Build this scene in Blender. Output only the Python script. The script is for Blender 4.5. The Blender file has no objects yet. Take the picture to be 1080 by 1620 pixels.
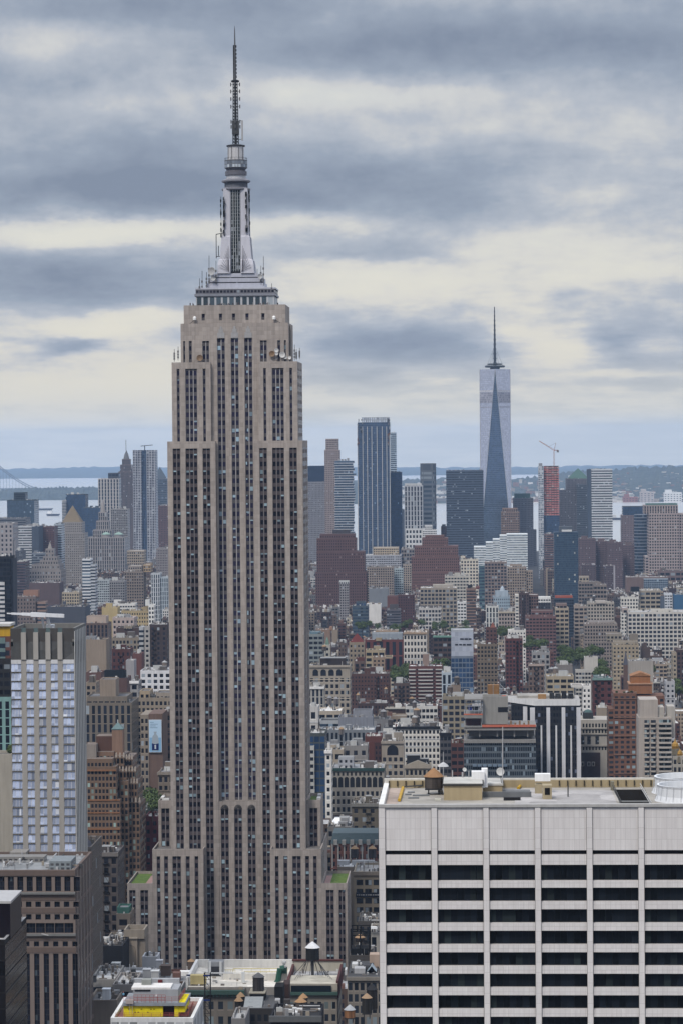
import bpy, math, random
import numpy as np
from mathutils import Vector, Matrix
R = math.radians
sc = bpy.context.scene
C = sc.collection

# ------------------------------------------------------------------ camera
F = 4582.0                       # focal length in pixels of a 1080 wide frame
EYE = Vector((0.0, 0.0, 259.0))  # viewing deck
YAW, PITCH, ROLL = R(2.6), math.atan((810-701)/F), R(0.47)
_fh = Vector((-math.sin(YAW), math.cos(YAW), 0))
_r0 = Vector((math.cos(YAW), math.sin(YAW), 0))
FWD = (_fh*math.cos(PITCH) + Vector((0, 0, -math.sin(PITCH)))).normalized()
_u0 = _r0.cross(FWD)
UP = _u0*math.cos(ROLL) + _r0*math.sin(ROLL)
RT = _r0*math.cos(ROLL) - _u0*math.sin(ROLL)
cam = bpy.data.cameras.new('camera')
cam.sensor_fit = 'HORIZONTAL'; cam.sensor_width = 36.0; cam.lens = 36.0*F/1080
cam.clip_start = 1.0; cam.clip_end = 150000
camo = bpy.data.objects.new('camera', cam); C.objects.link(camo)
camo.matrix_world = Matrix(((RT.x, UP.x, -FWD.x, EYE.x), (RT.y, UP.y, -FWD.y, EYE.y), (RT.z, UP.z, -FWD.z, EYE.z), (0, 0, 0, 1)))
sc.camera = camo
sc.view_settings.view_transform = 'Standard'; sc.view_settings.look = 'None'
sc.view_settings.gamma = 1.0; sc.view_settings.exposure = 0.12
sc.cycles.use_denoising = True
sc.cycles.max_bounces = 5; sc.cycles.diffuse_bounces = 3; sc.cycles.glossy_bounces = 3
sc.cycles.volume_bounces = 1; sc.cycles.transmission_bounces = 2
sc.cycles.sample_clamp_indirect = 4.0

def at(px, py, Y):
    """the point that stands at distance Y (south of the deck) on the ray of a photo pixel"""
    d = FWD + RT*((px-540)/F) + UP*((810-py)/F)
    p = EYE + d*(Y/d.y)
    return p
def proj(x, y, z):
    v = Vector((x, y, z)) - EYE
    w = v.dot(FWD)
    return 540+F*v.dot(RT)/w, 810-F*v.dot(UP)/w
def gz(d):                       # the earth curves away: matters beyond a few km
    return -d*d/(2*7.4e6)

# ------------------------------------------------------------------ node helper
class NT:
    def __init__(s, tree): s.t = tree; s.t.nodes.clear()
    def n(s, typ, **kw):
        nd = s.t.nodes.new(typ)
        for k, v in kw.items(): setattr(nd, k, v)
        return nd
    def l(s, a, b): s.t.links.new(a, b)
    def put(s, sock, v):
        if isinstance(v, bpy.types.NodeSocket): s.l(v, sock)
        else: sock.default_value = v
    def m(s, op, a, b=None, c=None):
        nd = s.n('ShaderNodeMath', operation=op)
        s.put(nd.inputs[0], a)
        if b is not None: s.put(nd.inputs[1], b)
        if c is not None: s.put(nd.inputs[2], c)
        return nd.outputs[0]
    def vec(s, x, y, z):
        nd = s.n('ShaderNodeCombineXYZ')
        for i, v in enumerate((x, y, z)): s.put(nd.inputs[i], v)
        return nd.outputs[0]
    def noise(s, v, scale, detail=3.0, rough=.55, dist=0.0):
        nd = s.n('ShaderNodeTexNoise')
        s.l(v, nd.inputs['Vector']); nd.inputs['Scale'].default_value = scale
        nd.inputs['Detail'].default_value = detail; nd.inputs['Roughness'].default_value = rough
        nd.inputs['Distortion'].default_value = dist
        return nd.outputs[0]
    def mix(s, f, a, b, bt='MIX'):
        nd = s.n('ShaderNodeMix', data_type='RGBA', blend_type=bt)
        s.put(nd.inputs[0], f)
        for i, v in ((6, a), (7, b)):
            s.put(nd.inputs[i], v if isinstance(v, bpy.types.NodeSocket) or len(v) == 4 else (*v, 1))
        return nd.outputs[2]
    def sep(s, v):
        nd = s.n('ShaderNodeSeparateXYZ'); s.l(v, nd.inputs[0]); return nd.outputs
    def step(s, x, e0, e1):
        nd = s.n('ShaderNodeMapRange', interpolation_type='SMOOTHSTEP')
        s.put(nd.inputs[0], x); nd.inputs[1].default_value = e0; nd.inputs[2].default_value = e1
        return nd.outputs[0]

# ------------------------------------------------------------------ sky: broken overcast, banks of dark and bright cloud by direction
SUN_EL, SUN_AZ = R(52), R(205)     # high and soft, azimuth clockwise from +Y
w = bpy.data.worlds.new('World'); sc.world = w; w.use_nodes = True
k = NT(w.node_tree)
tc = k.n('ShaderNodeTexCoord'); dx, dy, dz = k.sep(tc.outputs['Generated'])
el = k.m('MULTIPLY', k.m('ARCSINE', dz), 180/math.pi)
az = k.m('MULTIPLY', k.m('ARCTAN2', dx, dy), 180/math.pi)
el = k.m('MAXIMUM', el, -1.0)
ll = k.m('MULTIPLY', k.m('LOGARITHM', k.m('ADD', el, 2.2), math.e), 2.4)   # strata get thinner towards the horizon
wc = k.vec(k.m('MULTIPLY', az, .14), ll, .0)
w1 = k.noise(wc, 1.3, 5, .6); wc2 = k.vec(k.m('MULTIPLY', az, .17), ll, 7.3); w2 = k.noise(wc2, 1.6, 7, .62)
azw = k.m('ADD', az, k.m('MULTIPLY', k.m('SUBTRACT', w1, .5), 3.2))
elw = k.m('ADD', el, k.m('MULTIPLY', k.m('SUBTRACT', w2, .5), 1.0))
base = k.noise(k.vec(k.m('MULTIPLY', az, .11), k.m('MULTIPLY', ll, 1.25), 3.1), 1.35, 9, .6, .25)
fine = k.noise(k.vec(k.m('MULTIPLY', az, .22), k.m('MULTIPLY', ll, 1.8), 1.7), 1.8, 8, .56, .15)
den = k.m('ADD', .49, k.m('MULTIPLY', k.m('SUBTRACT', base, .5), .8))
den = k.m('ADD', den, k.m('MULTIPLY', k.m('SUBTRACT', fine, .5), .62))
puff = k.noise(k.vec(k.m('MULTIPLY', az, .75), k.m('MULTIPLY', ll, 3.2), 4.4), 2.2, 7, .56, 0)
den = k.m('ADD', den, k.m('MULTIPLY', k.m('SUBTRACT', puff, .5), .34))
for (cx, cy, sx, sy, am) in [   # azimuth, elevation centres given as photo pixels, turned to degrees below
    (780, 75, 420, 42, .50), (260, 15, 320, 30, .34), (60, 75, 130, 30, -.22), (900, 195, 330, 50, -.22),
    (610, 150, 240, 22, -.30), (180, 165, 160, 16, -.12), (200, 225, 240, 30, .12), (260, 295, 360, 45, .50), (720, 300, 150, 40, .22),
    (920, 300, 130, 40, -.12), (170, 365, 210, 22, -.60), (480, 350, 130, 20, -.28), (90, 432, 180, 32, .46),
    (560, 395, 120, 22, .22), (860, 430, 260, 60, -.22), (170, 505, 230, 26, -.36), (105, 545, 44, 14, .40),
    (635, 548, 150, 32, .48), (560, 445, 130, 30, -.26), (860, 548, 70, 22, -.34), (965, 548, 60, 18, .24),
    (190, 610, 220, 30, -.30), (960, 592, 90, 12, -.22), (640, 625, 300, 20, -.1), (230, 570, 420, 80, -.16), (820, 470, 420, 75, -.14), (520, 650, 700, 42, -.16)]:
    gx = k.m('DIVIDE', k.m('SUBTRACT', azw, (cx-540)/79.97-2.6), sx/79.97)
    gy = k.m('DIVIDE', k.m('SUBTRACT', elw, (701-cy)/79.97), sy/79.97)
    g = k.m('EXPONENT', k.m('MULTIPLY', k.m('ADD', k.m('MULTIPLY', gx, gx), k.m('MULTIPLY', gy, gy)), -1.0))
    den = k.m('MULTIPLY_ADD', g, am, den)
cr = k.n('ShaderNodeValToRGB'); k.l(den, cr.inputs[0]); e = cr.color_ramp.elements
e[0].position = 0.0; e[0].color = (.71, .68, .615, 1)
e[1].position = 1.0; e[1].color = (.205, .245, .325, 1)
for p, c in ((.24, (.61, .60, .585)), (.42, (.44, .47, .525)), (.66, (.30, .345, .425))):
    q = e.new(p); q.color = (*c, 1)
low = k.step(el, 2.0, .2)
ccol = k.mix(k.m('MULTIPLY', low, .66), cr.outputs[0], (.70, .63, .45))
warm = k.m('MULTIPLY', k.step(el, 6.2, 2.0), k.step(den, .5, .08))
ccol = k.mix(k.m('MULTIPLY', warm, .6), ccol, (.82, .75, .62))
hi = k.m('ADD', 1.0, k.m('MULTIPLY', k.step(el, 10, 45), 1.5))               # overcast zenith is the brightest
north = k.m('MULTIPLY', k.step(dy, .1, -.5), k.step(el, 15, 6))                # added unseen dark sky low behind the camera, so glass reflects darker
hi = k.m('ADD', hi, k.m('MULTIPLY', k.m('EXPONENT', k.m('MULTIPLY', k.m('MAXIMUM', el, 0.0), -1.6)), .10))   # bright strip of sky over the sea
hi = k.m('MULTIPLY', hi, k.m('SUBTRACT', 1.0, k.m('MULTIPLY', north, .86)))
cloud = k.n('ShaderNodeBackground'); k.l(ccol, cloud.inputs[0]); k.l(hi, cloud.inputs[1])
nis = k.n('ShaderNodeTexSky', sky_type='NISHITA'); nis.sun_disc = False
nis.sun_elevation = SUN_EL; nis.sun_rotation = SUN_AZ
sky = k.n('ShaderNodeBackground'); k.l(nis.outputs[0], sky.inputs[0]); sky.inputs[1].default_value = .10
ms = k.n('ShaderNodeMixShader'); k.l(sky.outputs[0], ms.inputs[1]); k.l(cloud.outputs[0], ms.inputs[2])
k.l(k.m('ADD', .80, k.m('MULTIPLY', k.step(den, .1, .4), .16)), ms.inputs[0])
wo = k.n('ShaderNodeOutputWorld'); k.l(ms.outputs[0], wo.inputs[0])

sl = bpy.data.lights.new('sun', 'SUN'); sl.energy = 2.2; sl.angle = R(14); sl.color = (1, .93, .83)
slo = bpy.data.objects.new('sun', sl); C.objects.link(slo)
_sd = Vector((math.sin(SUN_AZ)*math.cos(SUN_EL), math.cos(SUN_AZ)*math.cos(SUN_EL), math.sin(SUN_EL)))
slo.rotation_euler = (-_sd).to_track_quat('-Z', 'Y').to_euler(); slo.location = (0, -200, 900)

# ------------------------------------------------------------------ materials
MATS = {}
def newmat(name):
    m = bpy.data.materials.new(name); m.use_nodes = True
    k = NT(m.node_tree); out = k.n('ShaderNodeOutputMaterial'); b = k.n('ShaderNodeBsdfPrincipled')
    b.inputs['Specular IOR Level'].default_value = .18
    k.l(b.outputs[0], out.inputs[0]); return m, k, b
def wallnodes(k, amt=.5):
    at_ = k.n('ShaderNodeVertexColor', layer_name='Col')
    g = k.n('ShaderNodeNewGeometry'); P = g.outputs['Position']
    x, y, z = k.sep(P)
    n1 = k.noise(P, .05, 7, .68)
    n2 = k.noise(k.vec(k.m('MULTIPLY', x, .9), k.m('MULTIPLY', y, .9), k.m('MULTIPLY', z, .06)), 1.0, 3, .6)
    f = k.m('ADD', 1-amt, k.m('MULTIPLY', k.m('ADD', n1, n2), amt))
    return k.mix(1.0, at_.outputs[0], k.vec(f, f, f), 'MULTIPLY'), P
def plain(rough=.85, metal=0.0, amt=.5):
    key = ('plain', rough, metal, amt)
    if key not in MATS:
        m, k, b = newmat('painted_surface'); c, P = wallnodes(k, amt)
        k.l(c, b.inputs['Base Color']); b.inputs['Roughness'].default_value = rough; b.inputs['Metallic'].default_value = metal
        MATS[key] = m
    return MATS[key]
def roofmat():
    if 'roof' not in MATS:
        m, k, b = newmat('roofing'); c, P = wallnodes(k, .3)
        n = k.noise(P, .22, 5, .65); vo = k.n('ShaderNodeTexVoronoi'); vo.inputs['Scale'].default_value = .16; k.l(P, vo.inputs['Vector']); f = k.m('ADD', .38, k.m('ADD', k.m('MULTIPLY', n, .8), k.m('MULTIPLY', k.sep(vo.outputs['Color'])[0], .42)))
        c = k.mix(1.0, c, k.vec(f, f, f), 'MULTIPLY')
        k.l(c, b.inputs['Base Color']); b.inputs['Roughness'].default_value = .9; MATS['roof'] = m
    return MATS['roof']
def fac(ww, wh, glass=(.013, .015, .022), lit=.05, litc=(.20, .23, .26), gm=0.0, gr=.18, red=0.0, half=False, spand=None, spw=.9, var=1.0):
    """a wall with a grid of windows; UV counts bays across and floors down"""
    key = (ww, wh, glass, lit, litc, gm, gr, red, half, spand, spw, var)
    if key in MATS: return MATS[key]
    m, k, b = newmat('windowed_wall'); c, P = wallnodes(k)
    uv = k.n('ShaderNodeUVMap'); u, v, _ = k.sep(uv.outputs[0])
    fu = k.m('FRACT', u); fv = k.m('FRACT', v)
    mu = k.m('LESS_THAN', k.m('ABSOLUTE', k.m('SUBTRACT', fu, .5)), ww/2)
    mv = k.m('LESS_THAN', k.m('ABSOLUTE', k.m('SUBTRACT', fv, .5)), wh/2)
    on = k.m('GREATER_THAN', v, 0.0)
    mask = k.m('MULTIPLY', k.m('MULTIPLY', mu, mv), on)
    px, py, pz = k.sep(P)
    seg = k.m('ADD', k.m('FLOOR', k.m('MULTIPLY', px, .04)), k.m('MULTIPLY', k.m('FLOOR', k.m('MULTIPLY', py, .04)), 7.0))
    oi = k.n('ShaderNodeObjectInfo')
    wn = k.n('ShaderNodeTexWhiteNoise', noise_dimensions='3D')
    k.l(k.vec(k.m('FLOOR', u), k.m('FLOOR', v), k.m('ADD', seg, k.m('MULTIPLY', oi.outputs['Random'], 61.0))), wn.inputs[0])
    r = wn.outputs[0]; rc = k.sep(wn.outputs[1])
    sh = k.m('ADD', 1-.55*var, k.m('MULTIPLY', rc[0], 1.1*var))
    gcol = k.mix(1.0, (*glass, 1), k.vec(sh, sh, sh), 'MULTIPLY')
    L = k.m('GREATER_THAN', r, 1-lit)
    if half:      # blinds drawn over the upper half, sometimes over all of it
        L = k.m('MULTIPLY', L, k.m('LESS_THAN', fv, k.m('ADD', .36, k.m('MULTIPLY', k.m('MULTIPLY', rc[1], rc[1]), .4))))
    ls = k.m('ADD', .6, k.m('MULTIPLY', rc[2], .8))
    gcol = k.mix(L, gcol, k.mix(1.0, (*litc, 1), k.vec(ls, ls, ls), 'MULTIPLY'))
    if red:
        gcol = k.mix(k.m('MULTIPLY', k.m('GREATER_THAN', rc[0], 1-red), k.m('LESS_THAN', r, .5)), gcol, (.16, .016, .02))
    if ww < .7 and not spand:      # stone sills
        sl_ = k.m('MULTIPLY', k.m('LESS_THAN', k.m('ABSOLUTE', k.m('SUBTRACT', fu, .5)), ww/2+.06), k.m('MULTIPLY', k.m('LESS_THAN', k.m('ABSOLUTE', k.m('SUBTRACT', fv, .5+wh/2+.05)), .05), on))
        lw = k.m('ADD', 1.0, k.m('MULTIPLY', sl_, .35)); c = k.mix(1.0, c, k.vec(lw, lw, lw), 'MULTIPLY')
    if spand:     # metal panels between the windows of one strip
        c = k.mix(k.m('MULTIPLY', on, k.m('LESS_THAN', k.m('ABSOLUTE', k.m('SUBTRACT', fu, .5)), spw/2)), c, (*spand, 1))
    k.l(k.mix(mask, c, gcol), b.inputs['Base Color'])
    mm = k.m('MULTIPLY', mask, k.m('SUBTRACT', 1.0, L))
    k.l(k.m('ADD', .85, k.m('MULTIPLY', mm, gr-.85)), b.inputs['Roughness'])
    b.inputs['Specular IOR Level'].default_value = .26
    if gm: k.l(k.m('MULTIPLY', mm, gm), b.inputs['Metallic'])
    MATS[key] = m
    return m
BL = (.035, .06, .10)
STY = {
 'p': lambda: fac(.46, .50), 'P': lambda: fac(.58, .60), 'w': lambda: fac(.74, .48), 'r': lambda: fac(1.01, .46, (.02, .027, .04)),
 's': lambda: fac(.52, .9, (.013, .017, .027), .04), 'g': lambda: fac(.90, .80, (.10, .15, .22), .03, (.2, .26, .33), .55, .12, var=.5),
 'b': lambda: fac(.86, .78, (.035, .075, .16), .02, (.12, .18, .27), .35, .15, var=.6), 'd': lambda: fac(.9, .7, (.012, .016, .026), .02, (.06, .07, .09), .1, .15),
 'G': lambda: fac(.72, .62, (.018, .022, .034), .07), 'f': lambda: fac(.40, .55, (.016, .018, .028), .05), 'n': lambda: plain(),
 'h': lambda: fac(1.01, .55, (.04, .065, .10), .05, (.16, .21, .26), .25, .2), 'B': lambda: fac(.8, .55, (.012, .014, .02), .08),
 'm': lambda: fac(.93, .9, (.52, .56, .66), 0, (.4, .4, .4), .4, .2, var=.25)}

# ------------------------------------------------------------------ mesh builder
class MB:
    def __init__(s): s.v = []; s.f = []; s.uv = []; s.c = []; s.mi = []; s.sm = []
    def face(s, pts, col=(.4, .4, .4), uv=None, mi=0, sm=False):
        b = len(s.v); s.v.extend(tuple(p) for p in pts); n = len(pts)
        s.f.append(tuple(range(b, b+n))); s.uv.extend(uv if uv else [(-1, -1)]*n)
        s.c.append((col, n)); s.mi.append(mi); s.sm.append(sm)
    def box(s, x0, x1, y0, y1, z0, z1, col, bay=None, flo=3.5, par=0.0, mi=0, top=True, bot=False, tcol=None, tmi=None):
        if x0 > x1: x0, x1 = x1, x0
        if z0 > z1: z0, z1 = z1, z0
        def U(w):
            if not bay: return None
            n = max(1, round(w/bay)); a = (par)/flo
            return [(0, (z1-z0)/flo-a), (n, (z1-z0)/flo-a), (n, -a), (0, -a)]
        s.face([(x0, y0, z0), (x1, y0, z0), (x1, y0, z1), (x0, y0, z1)], col, U(x1-x0), mi)
        s.face([(x1, y0, z0), (x1, y1, z0), (x1, y1, z1), (x1, y0, z1)], col, U(y1-y0), mi)
        s.face([(x1, y1, z0), (x0, y1, z0), (x0, y1, z1), (x1, y1, z1)], col, U(x1-x0), mi)
        s.face([(x0, y1, z0), (x0, y0, z0), (x0, y0, z1), (x0, y1, z1)], col, U(y1-y0), mi)
        if top: s.face([(x0, y0, z1), (x1, y0, z1), (x1, y1, z1), (x0, y1, z1)], tcol or col, None, mi if tmi is None else tmi)
        if bot: s.face([(x0, y1, z0), (x1, y1, z0), (x1, y0, z0), (x0, y0, z0)], col, None, mi)
    def rim(s, x0, x1, y0, y1, z, h, t, col, mi=0):       # parapet: top edge and inner faces
        a, b, c, d = x0+t, x1-t, y0+t, y1-t
        for q in ([(x0, y0, z), (x1, y0, z), (b, c, z), (a, c, z)], [(x1, y0, z), (x1, y1, z), (b, d, z), (b, c, z)],
                  [(x1, y1, z), (x0, y1, z), (a, d, z), (b, d, z)], [(x0, y1, z), (x0, y0, z), (a, c, z), (a, d, z)],
                  [(b, c, z-h), (a, c, z-h), (a, c, z), (b, c, z)], [(b, d, z-h), (b, c, z-h), (b, c, z), (b, d, z)],
                  [(a, d, z-h), (b, d, z-h), (b, d, z), (a, d, z)], [(a, c, z-h), (a, d, z-h), (a, d, z), (a, c, z)]):
            s.face(q, col, None, mi)
    def loft(s, rings, col, mi=0, cap=True, sm=False, closed=True, uvs=None):
        n = len(rings[0])
        for j in range(len(rings)-1):
            for i in range(n if closed else n-1):
                i2 = (i+1) % n
                uv = None
                if uvs: uv = [(i*uvs, j), (i*uvs+uvs, j), (i*uvs+uvs, j+1), (i*uvs, j+1)]
                s.face([rings[j][i], rings[j][i2], rings[j+1][i2], rings[j+1][i]], col, uv, mi, sm)
        if cap:
            s.face(list(rings[-1]), col, None, mi); s.face(list(reversed(rings[0])), col, None, mi)
    def cyl(s, cx, cy, prof, col, n=12, mi=0, cap=True, sm=True, a0=0.0):   # prof: (z, r)
        s.loft([[(cx+r*math.cos(a0+2*math.pi*i/n), cy+r*math.sin(a0+2*math.pi*i/n), z) for i in range(n)] for z, r in prof], col, mi, cap, sm)
    def sq(s, cx, cy, prof, col, mi=0, ry=None):                            # square tapers: (z, half)
        s.loft([[(cx-r, cy-(ry or r), z), (cx+r, cy-(ry or r), z), (cx+r, cy+(ry or r), z), (cx-r, cy+(ry or r), z)] for z, r in prof], col, mi)
    def bar(s, p, q, r, col, n=4, mi=0):
        p = Vector(p); q = Vector(q); d = (q-p)
        if d.length < 1e-6: return
        a = d.orthogonal().normalized(); b = d.normalized().cross(a)
        s.loft([[tuple(c + a*r*math.cos(2*math.pi*i/n) + b*r*math.sin(2*math.pi*i/n)) for i in range(n)] for c in (p, q)], col, mi)
    def dish(s, c, r, d, col, n=14):           # shallow bowl facing direction d
        c = Vector(c); d = Vector(d).normalized(); a = d.orthogonal().normalized(); b = d.cross(a)
        ring = lambda rr, off: [tuple(c+d*off+a*rr*math.cos(2*math.pi*i/n)+b*rr*math.sin(2*math.pi*i/n)) for i in range(n)]
        s.loft([ring(.05*r, 0), ring(.55*r, .07*r), ring(r, .28*r), ring(.96*r, .30*r), ring(.5*r, .13*r), ring(.05*r, .06*r)], col, 0, True, True)
    def build(s, name, mats, parent=None, loc=None):
        me = bpy.data.meshes.new(name)
        if loc is None: loc = LOC.get(parent.name, (0, 0, 0)) if parent else (0, 0, 0)
        v = np.array(s.v, dtype=float).reshape(-1, 3) - np.array(loc)
        me.from_pydata(v.tolist(), [], s.f)
        uvl = me.uv_layers.new(name='UVMap'); uvl.data.foreach_set('uv', np.array(s.uv, dtype=np.float32).ravel())
        ca = me.color_attributes.new('Col', 'FLOAT_COLOR', 'CORNER')
        arr = np.concatenate([np.tile(np.array((*tone(c), 1.0), dtype=np.float32), n) for c, n in s.c])
        ca.data.foreach_set('color', arr)
        for m in (mats if isinstance(mats, (list, tuple)) else [mats]): me.materials.append(m)
        me.polygons.foreach_set('material_index', s.mi); me.polygons.foreach_set('use_smooth', s.sm)
        me.update()
        o = bpy.data.objects.new(name, me); C.objects.link(o)
        if parent: o.parent = parent; LOC[o.name] = loc
        else: o.location = loc; LOC[o.name] = loc
        return o
LOC = {}
def tone(c):      # contrast curve: lowers mid and dark colours, keeps pale ones
    k_ = min(1.0, .46+.84*(.3*c[0]+.5*c[1]+.2*c[2])); return tuple(min(.82, v*k_) for v in c[:3])
def tag(o, label, cat=None, group=None, kind=None, ref=None):
    if label: o['label'] = label
    if cat: o['category'] = cat
    if group: o['group'] = group
    if kind: o['kind'] = kind
    return o
def thing(name, label, cat, loc, group=None):
    o = bpy.data.objects.new(name, None); C.objects.link(o); o.empty_display_size = 2
    o.location = loc; LOC[o.name] = tuple(loc)
    return tag(o, label, cat, group)
def struct(o): o['kind'] = 'structure'; return o
def copy_tree(o, parent=None):
    c = o.copy(); C.objects.link(c)
    if parent: c.parent = parent
    for ch in list(o.children): copy_tree(ch, c)
    return c
def wall_open(mb, x0, x1, z0, z1, y, ops, dep, col, mi=0, uvs=None):
    """a wall facing the camera with real openings and their reveals"""
    xs = sorted({x0, x1, *[o[0] for o in ops], *[o[1] for o in ops]}); zs = sorted({z0, z1, *[o[2] for o in ops], *[o[3] for o in ops]})
    xs = [x for x in xs if x0-1e-6 <= x <= x1+1e-6]; zs = [z for z in zs if z0-1e-6 <= z <= z1+1e-6]
    for a, b in zip(xs, xs[1:]):
        run = None
        for c, d in zip(zs, zs[1:]):
            mx, mz = (a+b)/2, (c+d)/2
            hole = any(o[0] < mx < o[1] and o[2] < mz < o[3] for o in ops)
            if hole:
                if run: _q(mb, a, b, run[0], run[1], y, col, mi, uvs); run = None
            else: run = (run[0], d) if run else (c, d)
        if run: _q(mb, a, b, run[0], run[1], y, col, mi, uvs)
    for a, b, c, d in ops:
        mb.face([(a, y, c), (a, y+dep, c), (a, y+dep, d), (a, y, d)], col, None, mi)
        mb.face([(b, y+dep, c), (b, y, c), (b, y, d), (b, y+dep, d)], col, None, mi)
        mb.face([(a, y, d), (a, y+dep, d), (b, y+dep, d), (b, y, d)], col, None, mi)
        mb.face([(a, y+dep, c), (a, y, c), (b, y, c), (b, y+dep, c)], col, None, mi)
def _q(mb, a, b, c, d, y, col, mi, uvs):
    uv = None
    if uvs: uv = [((a-uvs[0])/uvs[1], (uvs[2]-c)/uvs[3]), ((b-uvs[0])/uvs[1], (uvs[2]-c)/uvs[3]), ((b-uvs[0])/uvs[1], (uvs[2]-d)/uvs[3]), ((a-uvs[0])/uvs[1], (uvs[2]-d)/uvs[3])]
    mb.face([(a, y, c), (b, y, c), (b, y, d), (a, y, d)], col, uv, mi)
def pane(parent, name, a, b, c, d, y, mat, n=1, m=1, col=(.02, .025, .035), v0=0.0):
    q = MB(); q.face([(a, y, c), (b, y, c), (b, y, d), (a, y, d)], col, [(0, m+v0), (n, m+v0), (n, v0), (0, v0)])
    return q.build(name, mat, parent)

PAL = {'tan': (.33, .26, .20), 'cream': (.52, .46, .37), 'brown': (.155, .105, .085), 'red': (.165, .07, .06), 'dkred': (.10, .05, .047),
       'grey': (.26, .26, .27), 'lt': (.43, .43, .44), 'white': (.66, .65, .64), 'dk': (.05, .052, .06), 'or': (.29, .145, .09),
       'lime': (.40, .36, .33), 'yel': (.50, .40, .22), 'teal': (.10, .19, .19), 'blue': (.10, .17, .25), 'pink': (.45, .36, .32), 'mauve': (.17, .12, .125)}
HAND = []       # every building placed by hand: footprint, height, how far down it shows, phrase that names it
rng = random.Random(7)
HAZE = 2.5e-5
# ------------------------------------------------------------------ the setting: ground, water, wooded shores
def sheet(name, x_at, ys, dz, mat, col, nx=10):
    mb = MB(); rows = []
    for Y in ys:
        a, b = x_at(Y)
        rows.append([(a+(b-a)*i/nx, Y, gz(math.hypot(a+(b-a)*i/nx, Y))+dz) for i in range(nx+1)])
    mb.loft(rows, col, cap=False, closed=False)
    return struct(mb.build(name, mat))
gys = [-37500, -25000, -15000, -9000, -5000, -2000, 0, 1000, 2000, 3000, 4000, 5000, 6000, 7000, 8000, 9000, 10000, 11500, 13000, 15000, 17500, 20000, 23000, 26000, 30000, 34000, 37500]
sheet('ground', lambda Y: (-37500, 37500), gys, 0.0, plain(.9), (.075, .075, .08), 24)
def watermat():
    m, k, b = newmat('water'); g = k.n('ShaderNodeNewGeometry'); P = g.outputs['Position']
    b.inputs['Specular IOR Level'].default_value = .5; b.inputs['Base Color'].default_value = (.46, .455, .44, 1)
    n = k.noise(P, .0016, 5, .6); k.l(k.m('ADD', .12, k.m('MULTIPLY', n, .16)), b.inputs['Roughness'])
    n2 = k.noise(P, .05, 3, .6); bp = k.n('ShaderNodeBump'); bp.inputs['Strength'].default_value = .15; bp.inputs['Distance'].default_value = 1.5
    k.l(n2, bp.inputs['Height']); k.l(bp.outputs[0], b.inputs['Normal']); return m
sheet('water', lambda Y: (-.45*Y, .45*Y), [6900, 8000, 9000, 10000, 11500, 13000, 14500, 16000, 18000, 20000, 23000, 26000, 30000, 34000, 37400], 1.2, watermat(), (.1, .11, .12), 30)
def leafmat(name, c1, c2, s=.02):
    m, k, b = newmat(name); g = k.n('ShaderNodeNewGeometry'); P = g.outputs['Position']
    n = k.noise(P, s, 6, .7); f = k.step(n, .35, .65)
    k.l(k.mix(f, (*c1, 1), (*c2, 1)), b.inputs['Base Color']); b.inputs['Roughness'].default_value = .9
    return m
M_WOOD = leafmat('wooded_slope', (.022, .032, .032), (.062, .074, .062), .012)
def ridge(name, pts, ybase, Dshore, Dtop, bump, mat, n=120, label=None):
    """a wooded shore: a bank at Dshore that climbs to a skyline at Dtop; pts = (photo x, photo y) of the skyline"""
    mb = MB(); rr = random.Random(len(pts)*7+int(Dtop)); rows = [[] for _ in range(9)]
    for i in range(n+1):
        px = pts[0][0]+(pts[-1][0]-pts[0][0])*i/n
        for a, b in zip(pts, pts[1:]):
            if a[0] <= px <= b[0]: py = a[1]+(b[1]-a[1])*(px-a[0])/max(1e-6, b[0]-a[0]); break
        top = at(px, py, Dtop); x_s = at(px, ybase, Dshore).x; z_s = gz(Dshore)
        for j, t in enumerate((0, .02, .12, .3, .5, .7, .86, 1.0, 1.3)):
            tt = min(t, 1); Y = Dshore+(Dtop-Dshore)*t
            z = z_s+(top.z-z_s)*(tt**.8) if t <= 1 else gz(Y)-5
            if 0 < t <= 1: z += bump*(rr.random()-.5)*2*(.4 if t < .9 else 1)*1.0
            if t == .02: z = max(z, z_s+bump*.9)
            if t == 0: z = z_s-8
            x = x_s+(top.x-x_s)*tt
            rows[j].append((x, Y, z))
    mb.loft(rows, (.05, .06, .04), cap=False, closed=False, sm=False)
    return struct(mb.build(name, mat))
ridge('far_hills', [(-90, 743), (20, 742), (60, 741), (120, 739), (170, 738.5), (230, 739), (280, 740.5), (420, 741), (500, 741), (560, 740), (640, 738.5), (690, 740), (760, 738.5), (860, 738), (930, 737), (1000, 735.5), (1080, 736), (1180, 737)], 757, 27000, 34000, 9, M_WOOD, 160)
ridge('wooded_headland', [(-90, 774), (-20, 774), (8, 775), (25, 772.5), (50, 772), (75, 772), (95, 770), (120, 771), (150, 770.5), (190, 772), (240, 774), (300, 777)], 788.5, 14300, 15200, 7, M_WOOD, 150)
ridge('hillside', [(470, 768), (560, 762), (620, 759), (660, 757), (700, 757), (740, 758), (800, 757.5), (830, 755), (870, 751), (900, 746), (940, 743), (975, 742), (1010, 739.5), (1050, 738), (1090, 737), (1190, 738)], 794.5, 12700, 16800, 10, M_WOOD, 190)
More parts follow.
